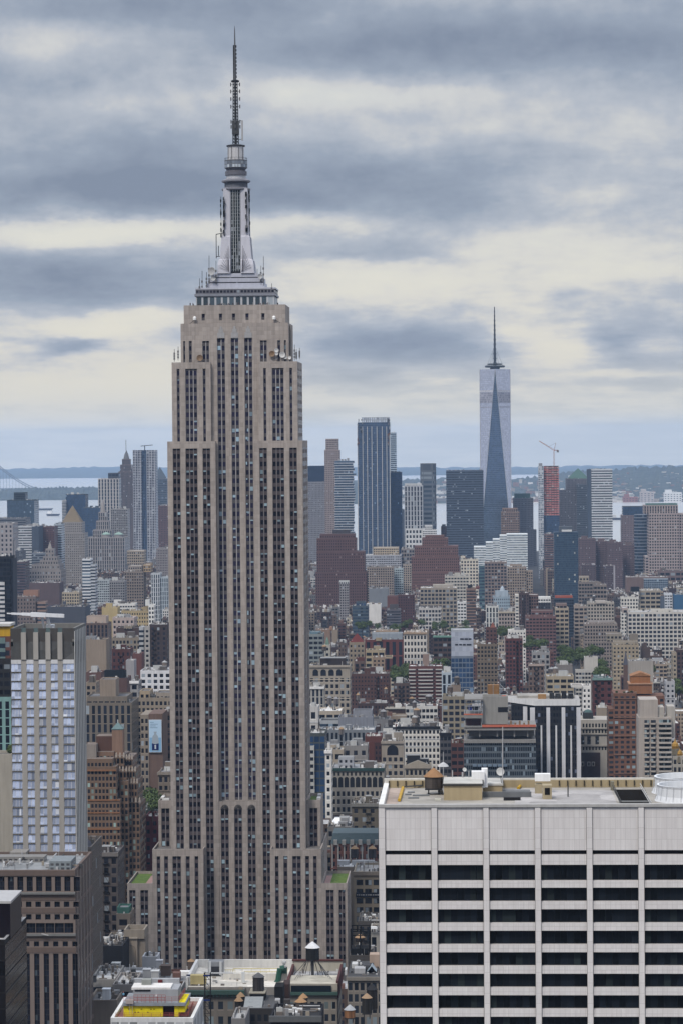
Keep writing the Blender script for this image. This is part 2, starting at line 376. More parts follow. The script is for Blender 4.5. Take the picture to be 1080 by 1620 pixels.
# houses and sheds scattered over the far slope, too many and too small to count
mb = MB(); rr = random.Random(5)
for i in range(1500):
    px = rr.uniform(600, 1110); t = rr.random()**2.2*.8
    if px < 900 and rr.random() < .6: continue
    D = 12750+4000*t; ys = 794.5+(738+(1080-px)*.045-794.5)*t**.8
    p = at(px, ys+rr.uniform(-2, 2), D); s = rr.uniform(5, 16)*(1.7 if t < .05 else 1)
    c = rr.choice([(.6, .58, .55), (.5, .48, .45), (.32, .2, .17), (.25, .24, .24), (.7, .68, .66), (.4, .33, .28)])
    mb.box(p.x-s, p.x+s, D-8, D+8, p.z-14, p.z+rr.uniform(3, 9), c)
tag(mb.build('hillside_houses', plain()), 'scatter of small pale houses and sheds over the wooded far shore', 'houses', None, 'stuff')
for n, (x0, x1, y0, y1, c, lab) in enumerate([(1012, 1034, 778, 789, (.45, .40, .38), 'pale boxy warehouse on the far shore, the left one with a stepped top'),
        (1050, 1078, 779, 785, (.6, .6, .6), 'long low white shed on the far shore at the right edge'),
        (985, 1008, 786, 791, (.35, .15, .12), 'low rust red shed at the waterline of the far shore'),
        (640, 662, 781, 787, (.42, .27, .24), 'low pink brick warehouse on the far shore between two towers')]):
    a = at(x0, y1, 12730); b = at(x1, y0, 12730); m = MB()
    t = thing('warehouse', lab, 'building', ((a.x+b.x)/2, 12730, gz(12730)))
    m.box(a.x, b.x, 12730, 12790, gz(12730)-5, b.z, c, 14, 9, 4); m.build('wall', fac(.5, .4), t)
    m = MB(); m.box(a.x+6, a.x+(b.x-a.x)*.45, 12740, 12780, b.z, b.z+12, c); m.build('roof_shed', plain(), t)
# boats out on the bay
def boat(px, py, L, lab, cw=(.5, .5, .5)):
    D = (702-py) and None
    y = 9000
    for _ in range(40):       # find where the ray meets the water
        p = at(px, py, y); y += (p.z-(gz(y)+1.2))*8
    p = at(px, py, y); t = thing('boat', lab, 'boat', (p.x, y, gz(y)+1.2)); z = gz(y)+1.2
    m = MB(); h = L/2
    m.loft([[(p.x-h*.9, y-6, z), (p.x+h*.8, y-6, z), (p.x+h*.9, y, z), (p.x+h*.8, y+6, z), (p.x-h*.9, y+6, z)],
            [(p.x-h, y-7, z+7), (p.x+h*.9, y-7, z+7), (p.x+h*1.1, y, z+8), (p.x+h*.9, y+7, z+7), (p.x-h, y+7, z+7)]], (.06, .07, .10)); m.build('hull', plain(), t)
    m = MB(); m.box(p.x-h*.8, p.x-h*.2, y-5, y+5, z+7, z+17, cw); m.build('deckhouse', plain(), t)
boat(977, 822.5, 60, 'small dark ship on the grey water beside the striped slab tower')
boat(66, 807, 90, 'long low barge on the water left of the dark glass twin block')
boat(84, 816, 50, 'small pale ferry on the left water, the nearer of the two vessels there', (.7, .7, .7))
# suspension bridge at the left edge
D = 17800; t = thing('suspension_bridge', 'long suspension bridge at the left edge with two drooping cables over a flat deck', 'bridge', (at(10, 780, D).x, D, gz(D)))
def deckz(px): return at(px, 773.5+(px-25)*-.008, D).z
m = MB(); a = at(-70, 773, D); b = at(62, 773, D)
m.box(a.x, b.x, D-14, D+14, a.z-8, a.z, (.16, .18, .20)); m.build('deck', plain(), t)
def cab(px): u = (62-px)/62; return 773-35.5*(u**1.45) if px <= 62 else 773
for dy in (-14, 14):
    m = MB(); q = [at(px, cab(px)+(0 if dy < 0 else 3.0), D+dy) for px in range(-70, 64, 6)]
    for c, e_ in zip(q, q[1:]): m.bar(c, e_, 3.0, (.15, .165, .18))
    m.build('cable', plain(), t)
for px in range(-60, 60, 5):
    m = MB(); p = at(px, cab(px)+1, D); m.bar(p, (p.x, p.y, a.z), 1.1, (.14, .15, .16), 3); m.build('hanger', plain(), t)
m = MB()
for px in range(-66, 62, 8):
    p = at(px, 776, D); m.box(p.x-6, p.x+6, D-8, D+8, gz(D), a.z-8, (.3, .32, .34))
tag(m.build('pier', plain(), t), None, None, None, 'stuff')
# ------------------------------------------------------------------ hand placed buildings
def rcol():
    return rng.choice([(.20, .20, .21), (.30, .30, .31), (.42, .42, .42), (.12, .12, .125), (.52, .51, .50), (.26, .23, .21), (.36, .35, .34)])
def bulkhead(t, x0, x1, y0, y1, z, h, col, name='bulkhead', sty='n'):
    m = MB(); m.box(x0, x1, y0, y1, z-.9, z+h, col, 3 if sty != 'n' else None, 3.4, .8, tcol=(.3, .3, .3)); m.build(name, STY[sty](), t)
def tankmesh(t, cx, cy, z, r=2.3, h=4.2, leg=2.2, wood=(.16, .12, .10), cone=(.34, .21, .12), pre=''):
    m = MB()
    for i in range(4):
        a = math.pi/4+i*math.pi/2; m.bar((cx+.75*r*math.cos(a), cy+.75*r*math.sin(a), z), (cx+.75*r*math.cos(a), cy+.75*r*math.sin(a), z+leg), .14, (.06, .06, .065))
    m.box(cx-r*.8, cx+r*.8, cy-r*.8, cy+r*.8, z+leg-.25, z+leg, (.06, .06, .065), bot=True)
    return m
def bld(name, label, ref, x0, x1, yt, yb, D, dep, col, sty, bay=2.8, flo=3.45, cat='building', tiers=(), cor=None, roof=None, bulk=2, pyr=None, par=1.6, near=None, group=None, tank=0):
    col = PAL.get(col, col) if isinstance(col, str) else col
    a = at(x0, yt, D); b = at(x1, yt, D); z1 = (a.z+b.z)/2; X0, X1 = a.x, b.x; z0 = gz(D)-3
    t = thing(name, label, cat, ((X0+X1)/2, D, z0+3), group)
    rc = roof or rcol(); hr = min(1.0, .12*(X1-X0))
    m = MB(); m.box(X0, X1, D, D+dep, z0, z1, col, bay, flo, par, top=False); m.rim(X0, X1, D, D+dep, z1, 1.0, min(.5, hr), col); m.build('wall', STY[sty](), t)
    m = MB(); m.face([(X0+.2, D+.2, z1-.95), (X1-.2, D+.2, z1-.95), (X1-.2, D+dep-.2, z1-.95), (X0+.2, D+dep-.2, z1-.95)], rc); m.build('roof', roofmat(), t)
    if cor:
        c = PAL.get(cor, cor) if isinstance(cor, str) else cor
        m = MB(); m.box(X0-.4, X1+.4, D-.9, D-.003, z1-1.5, z1+.25, c, bot=True); m.build('cornice', plain(), t)
    if D < 3400 and sty in 'pPf' and z1 > 18 and X1-X0 > 6:
        r2 = random.Random(int(x0*31+yt)); kk_ = r2.uniform(1.12, 1.4)
        for fz in sorted(r2.sample([.12, .2, .3, .42, .55], 2)):
            zz = z1-1-fz*z1; m = MB(); m.box(X0-.15, X1+.15, D-.35, D-.003, zz-.35, zz+.25, tuple(min(.6, v*kk_) for v in col), bot=True); m.build('string_course', plain(), t)
        if sum(col) < .6 and X1-X0 > 9:
            fx = X0+(X1-X0)*r2.choice([.28, .5, .7]); m = MB(); n_ = int(z1/flo)
            for i in range(1, n_): zz = z1-i*flo-.6; m.box(fx-1.5, fx+1.5, D-1.1, D-.01, zz, zz+.14, (.02, .02, .022), bot=True); m.bar((fx-1.3, D-.9, zz), (fx+1.3, D-.9, zz-flo), .09, (.02, .02, .022), 3)
            m.box(fx-1.5, fx-1.4, D-1.12, D-1.02, z1-n_*flo, z1-flo, (.02, .02, .022)); m.build('fire_escape', plain(), t)
    zt, ya = z1, D
    for q in tiers:
        tx0, tx1, ty, dy, td = q[:5]; tc_ = q[5] if len(q) > 5 else col; ts = q[6] if len(q) > 6 else sty
        tc_ = PAL.get(tc_, tc_) if isinstance(tc_, str) else tc_
        Y = D+dy; p = at(tx0, ty, Y); q2 = at(tx1, ty, Y); zz = (p.z+q2.z)/2
        m = MB(); zb = min(zt, z1)-1.2 if zz > zt-1 else z0
        m.box(p.x, q2.x, Y, Y+td, z0 if zz <= z1 else z1-1.2, zz, tc_, bay, flo, par, top=False); m.rim(p.x, q2.x, Y, Y+td, zz, .8, min(.5, .1*(q2.x-p.x)), tc_)
        m.face([(p.x+.1, Y+.1, zz-.75), (q2.x-.1, Y+.1, zz-.75), (q2.x-.1, Y+td-.1, zz-.75), (p.x+.1, Y+td-.1, zz-.75)], rc, None, 1)
        m.build('upper_tier' if zz > z1 else 'wing', [STY[ts](), roofmat()], t)
        HAND.append(dict(x=(p.x, q2.x), y=(Y, Y+td), z=zz, yb=yb, px=(tx0, tx1), ref=None))
        zt = max(zt, zz)
    if pyr:
        pa, pb, ytop, ybot, dy, pc, n = pyr; pc = PAL.get(pc, pc) if isinstance(pc, str) else pc
        l = at(pa, ybot, D+dy); r_ = at(pb, ybot, D+dy); zz = at((pa+pb)/2, ytop, D+dy).z; w = (r_.x-l.x)/2; cx = (l.x+r_.x)/2
        m = MB(); m.sq(cx, D+dy+w, [(l.z-.5, w), (l.z+(zz-l.z)*.5, w*.52), (zz, .3)], pc) if n == 4 else m.cyl(cx, D+dy+w, [(l.z-.5, w), (l.z+(zz-l.z)*.55, w*.62), (zz, .3)], pc, n)
        m.build('spire', plain(), t)
    rr = random.Random(int(x0*13+yt*7)); W = X1-X0
    if not tiers and not pyr:
        for i in range(bulk):
            bw = min(W*.4, rr.uniform(3, 8)); bd = min(dep*.4, rr.uniform(3, 7)); bx = X0+1+rr.random()*max(.1, W-bw-2); by = D+2+rr.random()*max(.1, dep-bd-4)
            bulkhead(t, bx, bx+bw, by, by+bd, z1, rr.uniform(1.5, 4.5), rr.choice([col, (.3, .3, .31), (.18, .16, .15), (.5, .5, .49)]))
    for i in range(tank):
        cx = X0+W*rr.uniform(.2, .8); cy = D+dep*rr.uniform(.3, .7); wt = tankmesh(t, cx, cy, z1-1, 2.1)
        wt.cyl(cx, cy, [(z1+1.2, 2.1), (z1+5.2, 2.0)], rr.choice([(.16, .12, .10), (.12, .11, .11), (.25, .2, .17)]), 10); wt.cyl(cx, cy, [(z1+5.2, 2.3), (z1+6.6, .1)], rr.choice([(.34, .21, .12), (.4, .4, .4), (.2, .18, .17)]), 10)
        wt.build('water_tank', plain(), t)
    m = MB()
    for i in range(max(5, min(34, int(W*dep/22)))):
        w_ = rr.uniform(.5, min(2.4, W*.2)); bx = X0+.7+rr.random()*max(.1, W-w_-1.4); by = D+1+rr.random()**1.3*max(.1, dep-w_-2); c_ = rr.choice([(.62, .61, .60), (.34, .34, .35), (.12, .12, .12), (.22, .19, .17), (.48, .48, .47), col])
        if rr.random() < .3: m.bar((bx, by, z1-1), (bx, by, z1+rr.uniform(1, 3)), .14, c_, 5)
        else: m.box(bx, bx+w_, by, by+rr.uniform(.5, 2.6), z1-1, z1+rr.uniform(-.3, 1.5), c_)
    tag(m.build('roof_clutter', plain(.7), t), None, None, None, 'stuff')
    HAND.append(dict(x=(X0, X1), y=(D, D+dep), z=z1, yb=yb, px=(x0, x1), ref=ref, py=(yt, yb)))
    return t, X0, X1, z1
B = bld
# --- far left skyline
B('office_block', 'dark green glass block with a square plant room, standing alone before the left water', 'the dark green glass block', 11, 54, 791, 826, 5600, 60, (.05, .075, .085), 'g', 3, 4, tiers=[(22, 40, 779, 8, 30, (.06, .08, .09), 'd')])
B('office_block', 'dark glass block on the far left shore with pale striped bays on both ends', None, 104, 135, 782, 830, 6500, 50, (.06, .075, .095), 'b', 3, 4)
B('apartment_tower', 'pale striped stack of balconies against the left end of the dark glass shore block', None, 98, 104, 792, 830, 6480, 30, 'lt', 'r', 3, 3.4)
B('office_block', 'lower teal block in front of the vertical striped tower, beside the wedding cake spire', None, 131, 158, 803, 840, 6300, 40, (.09, .12, .15), 'b', 3, 4)
B('government_tower', 'pale stone tower crowned by a steep gold pyramid roof', 'the gold pyramid tower', 95, 134, 843, 925, 5100, 45, (.34, .31, .29), 'f', 3.4, 4.2, tiers=[(97, 130, 826, 3, 38)], pyr=(98, 128, 800, 826, 4, (.27, .21, .135), 4))
t, *_ = B('government_building', 'broad pale stone block with a tall tiered wedding cake spire topped by a gold figure', 'the wedding cake spire', 136, 197, 850, 905, 5400, 60, (.37, .34, .33), 's', 4.2, 7, tiers=[(147, 177, 838, 14, 30), (152, 172, 824, 18, 22), (156, 169, 810, 20, 15)], pyr=(158, 167, 790, 811, 22, (.36, .33, .31), 10))
for px in (167, 187):
    p = at(px, 850, 5402); m = MB(); m.cyl(p.x, 5412, [(p.z-2, 8.5), (p.z+5, 8.5)], (.37, .34, .33), 14); m.cyl(p.x, 5412, [(p.z+5, 9.5), (p.z+8, 5), (p.z+10, .2)], (.30, .42, .37), 14); m.build('turret', plain(), t)
B('art_deco_tower', 'slim brown art deco tower rising in steps to a needle spire on the left skyline', 'the needle spired tower', 187, 211, 746, 830, 7000, 36, (.22, .17, .16), 's', 3, 4, tiers=[(190, 209, 735, 3, 28), (193, 206, 726, 6, 20)], pyr=(194.5, 204.5, 712, 727, 8, (.20, .20, .20), 8))
p = at(199.5, 713, 7012); q = at(199.3, 696, 7012); m = MB(); m.bar(p, q, .8, (.12, .12, .13)); m.build('needle', plain(), [o for o in C.objects if o.get('label', '').startswith('slim brown art deco')][0])
B('office_tower', 'tower with white vertical fins and dark glass left of the needle spired tower', None, 155, 188, 757, 812, 6700, 45, (.50, .47, .45), 's', 7.4, 8, tiers=[(171, 188, 748, 10, 30, (.10, .11, .14), 'd')])
B('apartment_block', 'pale concrete apartment block with a grid of windows between the two left stone towers', None, 175, 202, 805, 846, 5900, 35, (.36, .34, .33), 'G', 4, 3.4)
B('office_tower', 'blue grey tower under a sloped pyramid roof half hidden by the big limestone skyscraper', None, 244, 264, 757, 800, 6800, 40, (.17, .19, .23), 'h', 4, 4.2, pyr=(242, 262, 739, 757, 1, (.12, .15, .19), 4))
B('office_block', 'brown masonry block squeezed between the rippled silver tower and the limestone skyscraper', None, 249, 266, 800, 860, 5900, 40, (.20, .12, .12), 'f', 3, 3.8)
B('office_block', 'slab of white bands and blue glass at far left with a dark right flank', 'the white banded slab', 29, 60, 832, 885, 4800, 50, (.52, .53, .55), 'r', 3, 4.2)
B('office_block', 'dark blue grey slab end joining the white banded slab on its right', None, 50, 61, 833, 885, 4796, 50, (.10, .125, .17), 'n')
B('office_block', 'dull red brick slab standing just right of the white banded slab', None, 61, 86, 833, 868, 4850, 40, (.17, .085, .085), 'f', 2.6, 3.6)
B('office_block', 'blue and white banded block tucked left of the gold pyramid tower', None, 85, 97, 829, 868, 4900, 40, (.42, .47, .52), 'r', 3, 4)
B('office_block', 'pale stone tower at the left edge with few small windows', 'the pale left edge tower', -20, 20, 828, 880, 4400, 50, (.38, .35, .35), 'f', 6, 7, tiers=[(20, 24, 855, 4, 30, (.40, .38, .38), 'n')])
B('office_block', 'wide grey block behind the pale left edge tower with a flat dark roof', None, -20, 40, 820, 835, 5000, 60, (.20, .21, .24), 'r', 3, 4)
B('courthouse', 'stepped stone courthouse with a ziggurat top at lower left of the gold pyramid tower', 'the stepped courthouse', 42, 96, 902, 935, 4500, 60, (.33, .295, .28), 'f', 4, 6, tiers=[(50, 94, 893, 6, 50), (63, 92, 886, 10, 40), (68, 90, 880, 14, 30), (72, 85, 868, 18, 20)], pyr=(75, 82, 857, 869, 20, (.36, .33, .31), 4))
B('office_block', 'low blue striped office block between the courthouse and the white banded slab', None, 50, 71, 875, 902, 4560, 40, (.22, .25, .30), 'r', 3, 4)
B('office_block', 'small dark block with tiny windows at far left below the white banded slab', None, 24, 36, 871, 888, 4300, 30, (.13, .14, .17), 'f')
B('brick_block', 'purple brown brick block right beside the black tower at the left edge', None, 24, 40, 889, 920, 4100, 40, (.15, .10, .11), 'r', 3, 4)
B('brick_block', 'long windowless purple brown brick block below the stepped courthouse', 'the windowless brick block', 46, 94, 922, 948, 3900, 40, 'mauve', 'n', cor=None)
B('apartment_tower', 'slim white tower with blue window bands standing in front of the pale stone block', 'the slim white tower', 130, 143, 884, 948, 4000, 26, (.62, .63, .65), 'h', 10, 4.4, tiers=[(143, 150.5, 893, 1, 25, (.50, .52, .56), 'r')])
B('office_block', 'small pale blue block with a terrace right of the slim white tower', None, 151, 173, 917, 935, 4100, 30, (.42, .46, .48), 'w')
B('office_block', 'grey block with one blank wall and one windowed half behind the cream rooftops', None, 173, 197, 919, 943, 3800, 26, (.30, .29, .30), 'P')
B('hotel', 'tan stepped hotel with arched rows of windows and a golden brick side wing', 'the tan stepped hotel', 197, 227, 904, 941, 3900, 34, (.30, .245, .21), 'P', 3.2, 4, tiers=[(203, 224, 895, 6, 26, (.36, .31, .27)), (201, 228, 871, 250, 30, (.40, .34, .28)), (227, 238, 893, 4, 30, (.46, .33, .20))])
B('office_block', 'white slab with vertical fins left of the limestone skyscraper, before the rippled tower', None, 239, 253, 907, 942, 3900, 26, (.52, .55, .58), 's', 3, 6, tiers=[(253, 266, 913, 2, 22, (.44, .50, .55), 's')])
B('office_block', 'grey masonry block with rows of windows under the rippled silver tower', None, 247, 268, 868, 905, 4700, 40, (.29, .26, .26), 'f', 2.6, 4)
B('apartment_block', 'brown brick apartment block with orange brick rear wing behind the white roof crane', 'the brown block behind the roof crane', 22, 56, 944, 986, 3300, 30, (.24, .19, .175), 'f', 3.4, 4.4, tiers=[(37, 60, 934, 14, 14, (.38, .22, .16), 'n'), (58, 72, 952, 4, 20, (.36, .25, .21), 'r')])
B('warehouse', 'plain blue grey windowless warehouse wall right of the roof crane', None, 75, 135, 960, 985, 3100, 40, (.115, .125, .16), 'n')
B('loft_building', 'low cream loft with a green tinted roof at the foot of the slim white tower', None, 98, 125, 937, 955, 3700, 30, (.45, .38, .28), 'P', 3, 4)
# --- 8-sided rippled tower and others are built on their own below
B('office_tower', 'grey office tower under a dark blue top box just right of the limestone skyscraper', None, 487, 514, 762, 890, 6000, 60, (.30, .295, .32), 'f', 3, 4, tiers=[(487, 513, 737, 2, 50, (.035, .06, .12), 'n')])
B('hotel_tower', 'slim tan stone tower with a notched crown on the skyline right of the limestone skyscraper', 'the slim tan stone tower', 513, 537, 712, 835, 5900, 36, (.36, .29, .27), 'f', 3.4, 4, tiers=[(515, 535, 694, 3, 28, (.38, .31, .29), 'P')])
B('office_block', 'two toned block of blue windows and white balconies beneath the tall blue glass tower', None, 577, 634, 878, 897, 4700, 50, (.42, .43, .47), 'w', 3, 3.6, tiers=[(590, 630, 866, 12, 30, (.46, .38, .28), 'P')])
B('apartment_block', 'cream brick block with even square windows left of the striped stepped office', 'the even windowed cream block', 580, 622, 897, 931, 4300, 40, (.34, .28, .24), 'P', 3.4, 3.6)
B('apartment_block', 'small pale blue balcony block between the even windowed block and the red stepped building', None, 622, 637, 899, 921, 4350, 26, (.40, .47, .50), 'w')
B('office_block', 'grey tan office with a glassy middle left of the red stepped building', None, 634, 655, 868, 900, 4750, 40, (.30, .27, .26), 'G', 4, 6)
B('loft_building', 'narrow beige loft beside the foot of the red stepped building', None, 637, 650, 893, 922, 4400, 26, (.40, .34, .29), 'P')
B('office_tower', 'white gridded tower on a low white base left of the round crowned tower', 'the white gridded tower', 639, 668, 768, 838, 5300, 34, (.44, .45, .48), 's', 6, 9, tiers=[(641, 672, 836, -8, 40, (.58, .58, .58), 'P'), (640, 666, 765, 4, 26, (.5, .5, .5), 'G')])
B('office_block', 'small white stepped block at the foot of the round crowned tower', None, 668, 690, 838, 850, 5150, 26, (.60, .60, .60), 'w', tiers=[(671, 683, 831, 4, 16, (.6, .6, .6), 'w')])
B('office_tower', 'broad dark steel office slab left of the tallest glass tower', 'the broad dark slab', 705, 764, 744, 870, 5600, 60, (.12, .155, .22), 'r', 3, 4.6, bulk=0)
B('office_block', 'low brown brick block behind the red stepped building and before the water', None, 697, 706, 833, 850, 5650, 40, (.17, .10, .10), 'f')
B('loft_building', 'white loft with rows of dark windows right below the red stepped building', 'the ribbon windowed cream loft', 703, 741, 911, 942, 4000, 40, (.50, .47, .42), 'w', 4, 4.4, bulk=3)
B('loft_building', 'cream tower block with square black windows left of the striped stepped office', None, 728, 756, 885, 910, 4400, 26, (.58, .53, .45), 'P', 4.4, 5, tiers=[(728, 735, 880, 3, 16)])
B('loft_building', 'big beige loft with large square windows below the red stepped building', 'the big square windowed loft', 664, 722, 930, 975, 3700, 45, (.37, .32, .26), 'G', 4.6, 5, tiers=[(684, 716, 925, 10, 20, (.40, .36, .31), 'n')])
B('loft_building', 'white low loft with dark windows in front of the big square windowed loft', None, 662, 697, 962, 984, 3550, 30, (.50, .48, .46), 'G', 4, 5)
B('apartment_tower', 'narrow brown brick tower of stacked balconies with a black tank on top', 'the narrow balcony tower', 737, 752, 931, 978, 3500, 22, (.30, .195, .155), 'r', 4, 3.6, tiers=[(752, 758, 928, 2, 18, (.25, .10, .09), 'f'), (739, 747, 926, 5, 10, (.03, .03, .04), 'n')])
B('apartment_block', 'white balcony block with black openings beside the narrow balcony tower', None, 723, 737, 952, 976, 3560, 20, (.60, .60, .60), 'w', 4, 4)
B('unfinished_tower', 'unfinished grid tower with teal glass on its left side and a brown frame top', 'the unfinished teal glass block', 766, 801, 889, 955, 4000, 36, (.30, .235, .21), 'G', 4.4, 4.4, tiers=[(757, 766, 895, 3, 30, (.11, .20, .23), 'h')])
B('loft_building', 'tan loft with a domed roof tank right of the unfinished teal glass block', 'the tan domed loft', 802, 832, 897, 937, 4200, 36, (.36, .29, .235), 'P', 3.4, 4, tiers=[(832, 842, 903, 3, 24), (806, 825, 893, 8, 16)])
B('hospital', 'pale blue block with a round topped drum and a bright blue band', 'the pale blue drum block', 780, 806, 944, 968, 3600, 30, (.32, .40, .47), 'f', 2.6, 4, tiers=[(783, 803, 935, 4, 18, (.38, .45, .52), 'n')], pyr=(789, 799, 927, 936, 8, (.40, .46, .52), 10))
B('apartment_block', 'small white glazed block at the foot of the pale blue drum block', None, 768, 788, 959, 978, 3350, 22, (.55, .55, .53), 's', 4, 6)
B('loft_building', 'cream classical loft with small upper windows and a flat cornice near the tree clump', 'the cream classical loft', 788, 815, 968, 988, 3300, 30, (.42, .36, .33), 'P', 3.2, 4.4, cor='cream')
B('apartment_tower', 'dark brown brick tower with a white left edge of balconies', 'the dark brown tower', 820, 836, 938, 992, 3250, 26, (.115, .075, .075), 'f', 3, 3.6, tiers=[(814.5, 820, 941, 1, 24, (.60, .57, .53), 'w'), (836, 851, 941, 6, 24, (.19, .12, .11), 'P')])
B('office_block', 'dark block capped by a bright white roof storey with a strip of windows', None, 847, 870, 952, 968, 3300, 24, (.09, .09, .105), 'f', tiers=[(846.5, 870.5, 945, -.6, 25, (.66, .66, .65), 'w')])
B('apartment_block', 'wide red brown apartment block with white window bands and stepped terraces', 'the white banded red apartments', 831, 879, 975, 1004, 3100, 30, (.23, .125, .12), 'w', 3.6, 3.5, tiers=[(840, 874, 966, 5, 22)])
B('office_tower', 'brown tan stepped tower with arched crown before the tallest glass tower', None, 792, 821, 810, 850, 5400, 40, (.30, .215, .18), 'P', 3.4, 4.4, tiers=[(794, 818, 804, 4, 30, (.33, .23, .19), 's')])
B('office_tower', 'grey office tower with a low green roof right of the tallest glass tower', None, 811, 843, 788, 880, 6100, 50, (.20, .20, .23), 'f', 3, 4, tiers=[(813, 838, 781, 5, 36, (.11, .20, .19), 'n'), (843, 848, 838, 6, 36)])
B('brick_tower', 'plain brown red brick slab just left of the dark blue glass hotel tower', None, 861, 876, 845, 890, 5000, 30, (.24, .155, .15), 'r', 3, 4)
B('office_tower', 'grey tower under a large green copper pyramid roof', 'the green pyramid tower', 895, 931, 757, 860, 6200, 60, (.16, .155, .18), 'f', 3, 4, pyr=(898, 931, 741, 757, 2, (.11, .20, .175), 4), tiers=[(884, 897, 775, 6, 40), (912, 940, 766, -30, 30, (.13, .15, .18), 'r')])
B('office_tower', 'slab of bright white bands and dark glass beside the green pyramid tower', 'the bright banded slab', 935, 968, 742, 862, 6000, 50, (.56, .58, .60), 'r', 3, 5.2, tiers=[(929, 935, 742.5, 1, 48, (.10, .13, .18), 'n')])
for i, (a_, b_, y_, D_, lab) in enumerate([(915, 942, 852, 5000, 'leftmost purple brown slab tower of the long brick estate on the right'), (942, 960, 856, 5020, 'second slab from the left in the purple brown brick estate'),
        (960, 985, 858, 4990, 'third slab from the left in the purple brown brick estate, set slightly forward'), (985, 1003, 862, 5040, 'rightmost purple brown slab of the brick estate, beside the round glass tower')]):
    B('apartment_tower', lab, None, a_, b_, y_, 935, D_, 30, (.19, .13, .14), 'f', 2.4, 3.3, tiers=[(a_+4, a_+14, y_-4, 6, 14, (.20, .14, .14), 'n')])
B('apartment_block', 'low white edged stair tower in front of the brick estate, the left one', None, 920, 941, 893, 925, 4900, 22, (.155, .11, .12), 'f', 2.6, 3.3, tiers=[(936, 941, 892, -1, 22, (.42, .40, .43), 'n')])
B('apartment_block', 'low white edged stair tower in front of the brick estate, the right one', None, 956, 972, 895, 932, 4880, 22, (.155, .11, .12), 'f', 2.6, 3.3, tiers=[(954.5, 957.5, 895, -1, 22, (.42, .40, .43), 'n'), (970, 972.5, 895, -1, 22, (.42, .40, .43), 'n')])
B('office_tower', 'brown office tower under a dark teal hipped top at right', None, 983, 1012, 815, 870, 5700, 50, (.25, .19, .20), 'f', 3, 4, tiers=[(985, 1022, 801, 6, 40, (.07, .10, .13), 'b')])
B('office_tower', 'large tan gridded tower with a green glass attic at the right edge', 'the large tan gridded tower', 1026, 1074, 812, 905, 5000, 60, (.42, .35, .335), 'P', 4.4, 5, tiers=[(1018, 1072, 799, 10, 40, (.40, .33, .31), 's'), (1022, 1071, 796.5, 14, 30, (.13, .24, .22), 'n'), (1074, 1110, 812, 3, 40), (1020, 1026, 880, 2, 50)])
B('station_building', 'long low brown base building with dark garage openings at the right edge', None, 1043, 1110, 903, 920, 4800, 40, (.24, .17, .165), 'B', 9, 8)
B('market_hall', 'long flat brown building with glazed roof lights before the brick estate', 'the long flat brown hall', 990, 1057, 913, 932, 4500, 40, (.25, .175, .16), 'n', tiers=[(1018, 1056, 915, -6, 10, (.34, .40, .46), 'g')])
B('loft_building', 'low tan loft with square windows right of the dark blue glass hotel tower', None, 915, 941, 921, 945, 4100, 30, (.28, .235, .21), 'B', 4, 5, tiers=[(916, 931, 912, 8, 20, (.40, .34, .27), 'P')])
B('loft_building', 'flat tan loft with a cream fascia beside the brick estate stair tower', None, 939, 959, 925, 945, 4050, 26, (.30, .25, .22), 'B', 5, 6)
B('parking_garage', 'tan garage block with deep open decks below the long flat brown hall', 'the open deck garage', 1012, 1045, 934, 962, 3700, 36, (.40, .345, .27), 'B', 7, 5.5, tiers=[(998, 1011, 929, -10, 14, (.03, .035, .05), 'n')])
B('apartment_block', 'white grid block with black square windows left of the long white gridded block', None, 982, 1009, 945, 972, 3600, 22, (.60, .575, .53), 'P', 3.6, 4.4)
B('office_block', 'long white block gridded with deep dark windows at the right edge', 'the long white gridded block', 993, 1110, 968, 1004, 3200, 40, (.55, .52, .48), 'G', 4.4, 4.6, tiers=[(984, 993, 962, 3, 36, (.44, .37, .34), 'P'), (1030, 1064, 964, 8, 14, (.54, .51, .46), 'n')])
B('apartment_block', 'cream slab pair with a tall blank centre wall and windows on both flanks', 'the blank centred cream slab', 929, 971, 953, 986, 3300, 26, (.43, .39, .34), 'P', 3.2, 4, tiers=[(942, 958, 951, -1.5, 20, (.50, .45, .41), 'n')])
B('apartment_block', 'stepped beige apartment base below the blank centred cream slab', None, 924, 976, 987, 1006, 3150, 34, (.33, .28, .25), 'P', 3, 3.8, tiers=[(931, 972, 983, 6, 22, (.36, .31, .28), 'P')])
B('loft_building', 'loft with long dark window bands left of the blank centred cream slab', None, 908, 930, 959, 985, 3400, 26, (.38, .315, .27), 'B', 6, 4.6)
B('loft_building', 'cream loft with rows of big windows under the dark blue glass hotel tower', 'the cream loft under the hotel tower', 878, 899, 962, 998, 3350, 30, (.46, .385, .29), 'B', 4.4, 5, tiers=[(879, 896, 955, 4, 18, (.30, .22, .2), 'B')])
B('office_block', 'low dark blue block with orange safety netting on top beneath the glass hotel tower', None, 876, 907, 946, 966, 3600, 26, (.07, .10, .14), 'd', tiers=[(878, 905, 943, 1, 20, (.50, .12, .07), 'n')])
B('storage_building', 'plain bright blue windowless block near the right edge', 'the bright blue block', 1066, 1100, 941, 964, 3600, 26, (.07, .18, .33), 'n', bulk=1)
B('apartment_tower', 'thin white and grey tower left of the bright blue block', None, 1051, 1063, 939, 962, 3620, 20, (.58, .60, .63), 'w', tiers=[(1045, 1051, 944, 2, 16, (.14, .17, .22), 'n')])
B('apartment_tower', 'thin pale tower with a white top standing before the massive red brick tower', None, 537, 551, 922, 958, 3900, 18, (.33, .31, .32), 'P', tiers=[(536.5, 551.5, 919, -.4, 16, (.52, .52, .52), 's')])
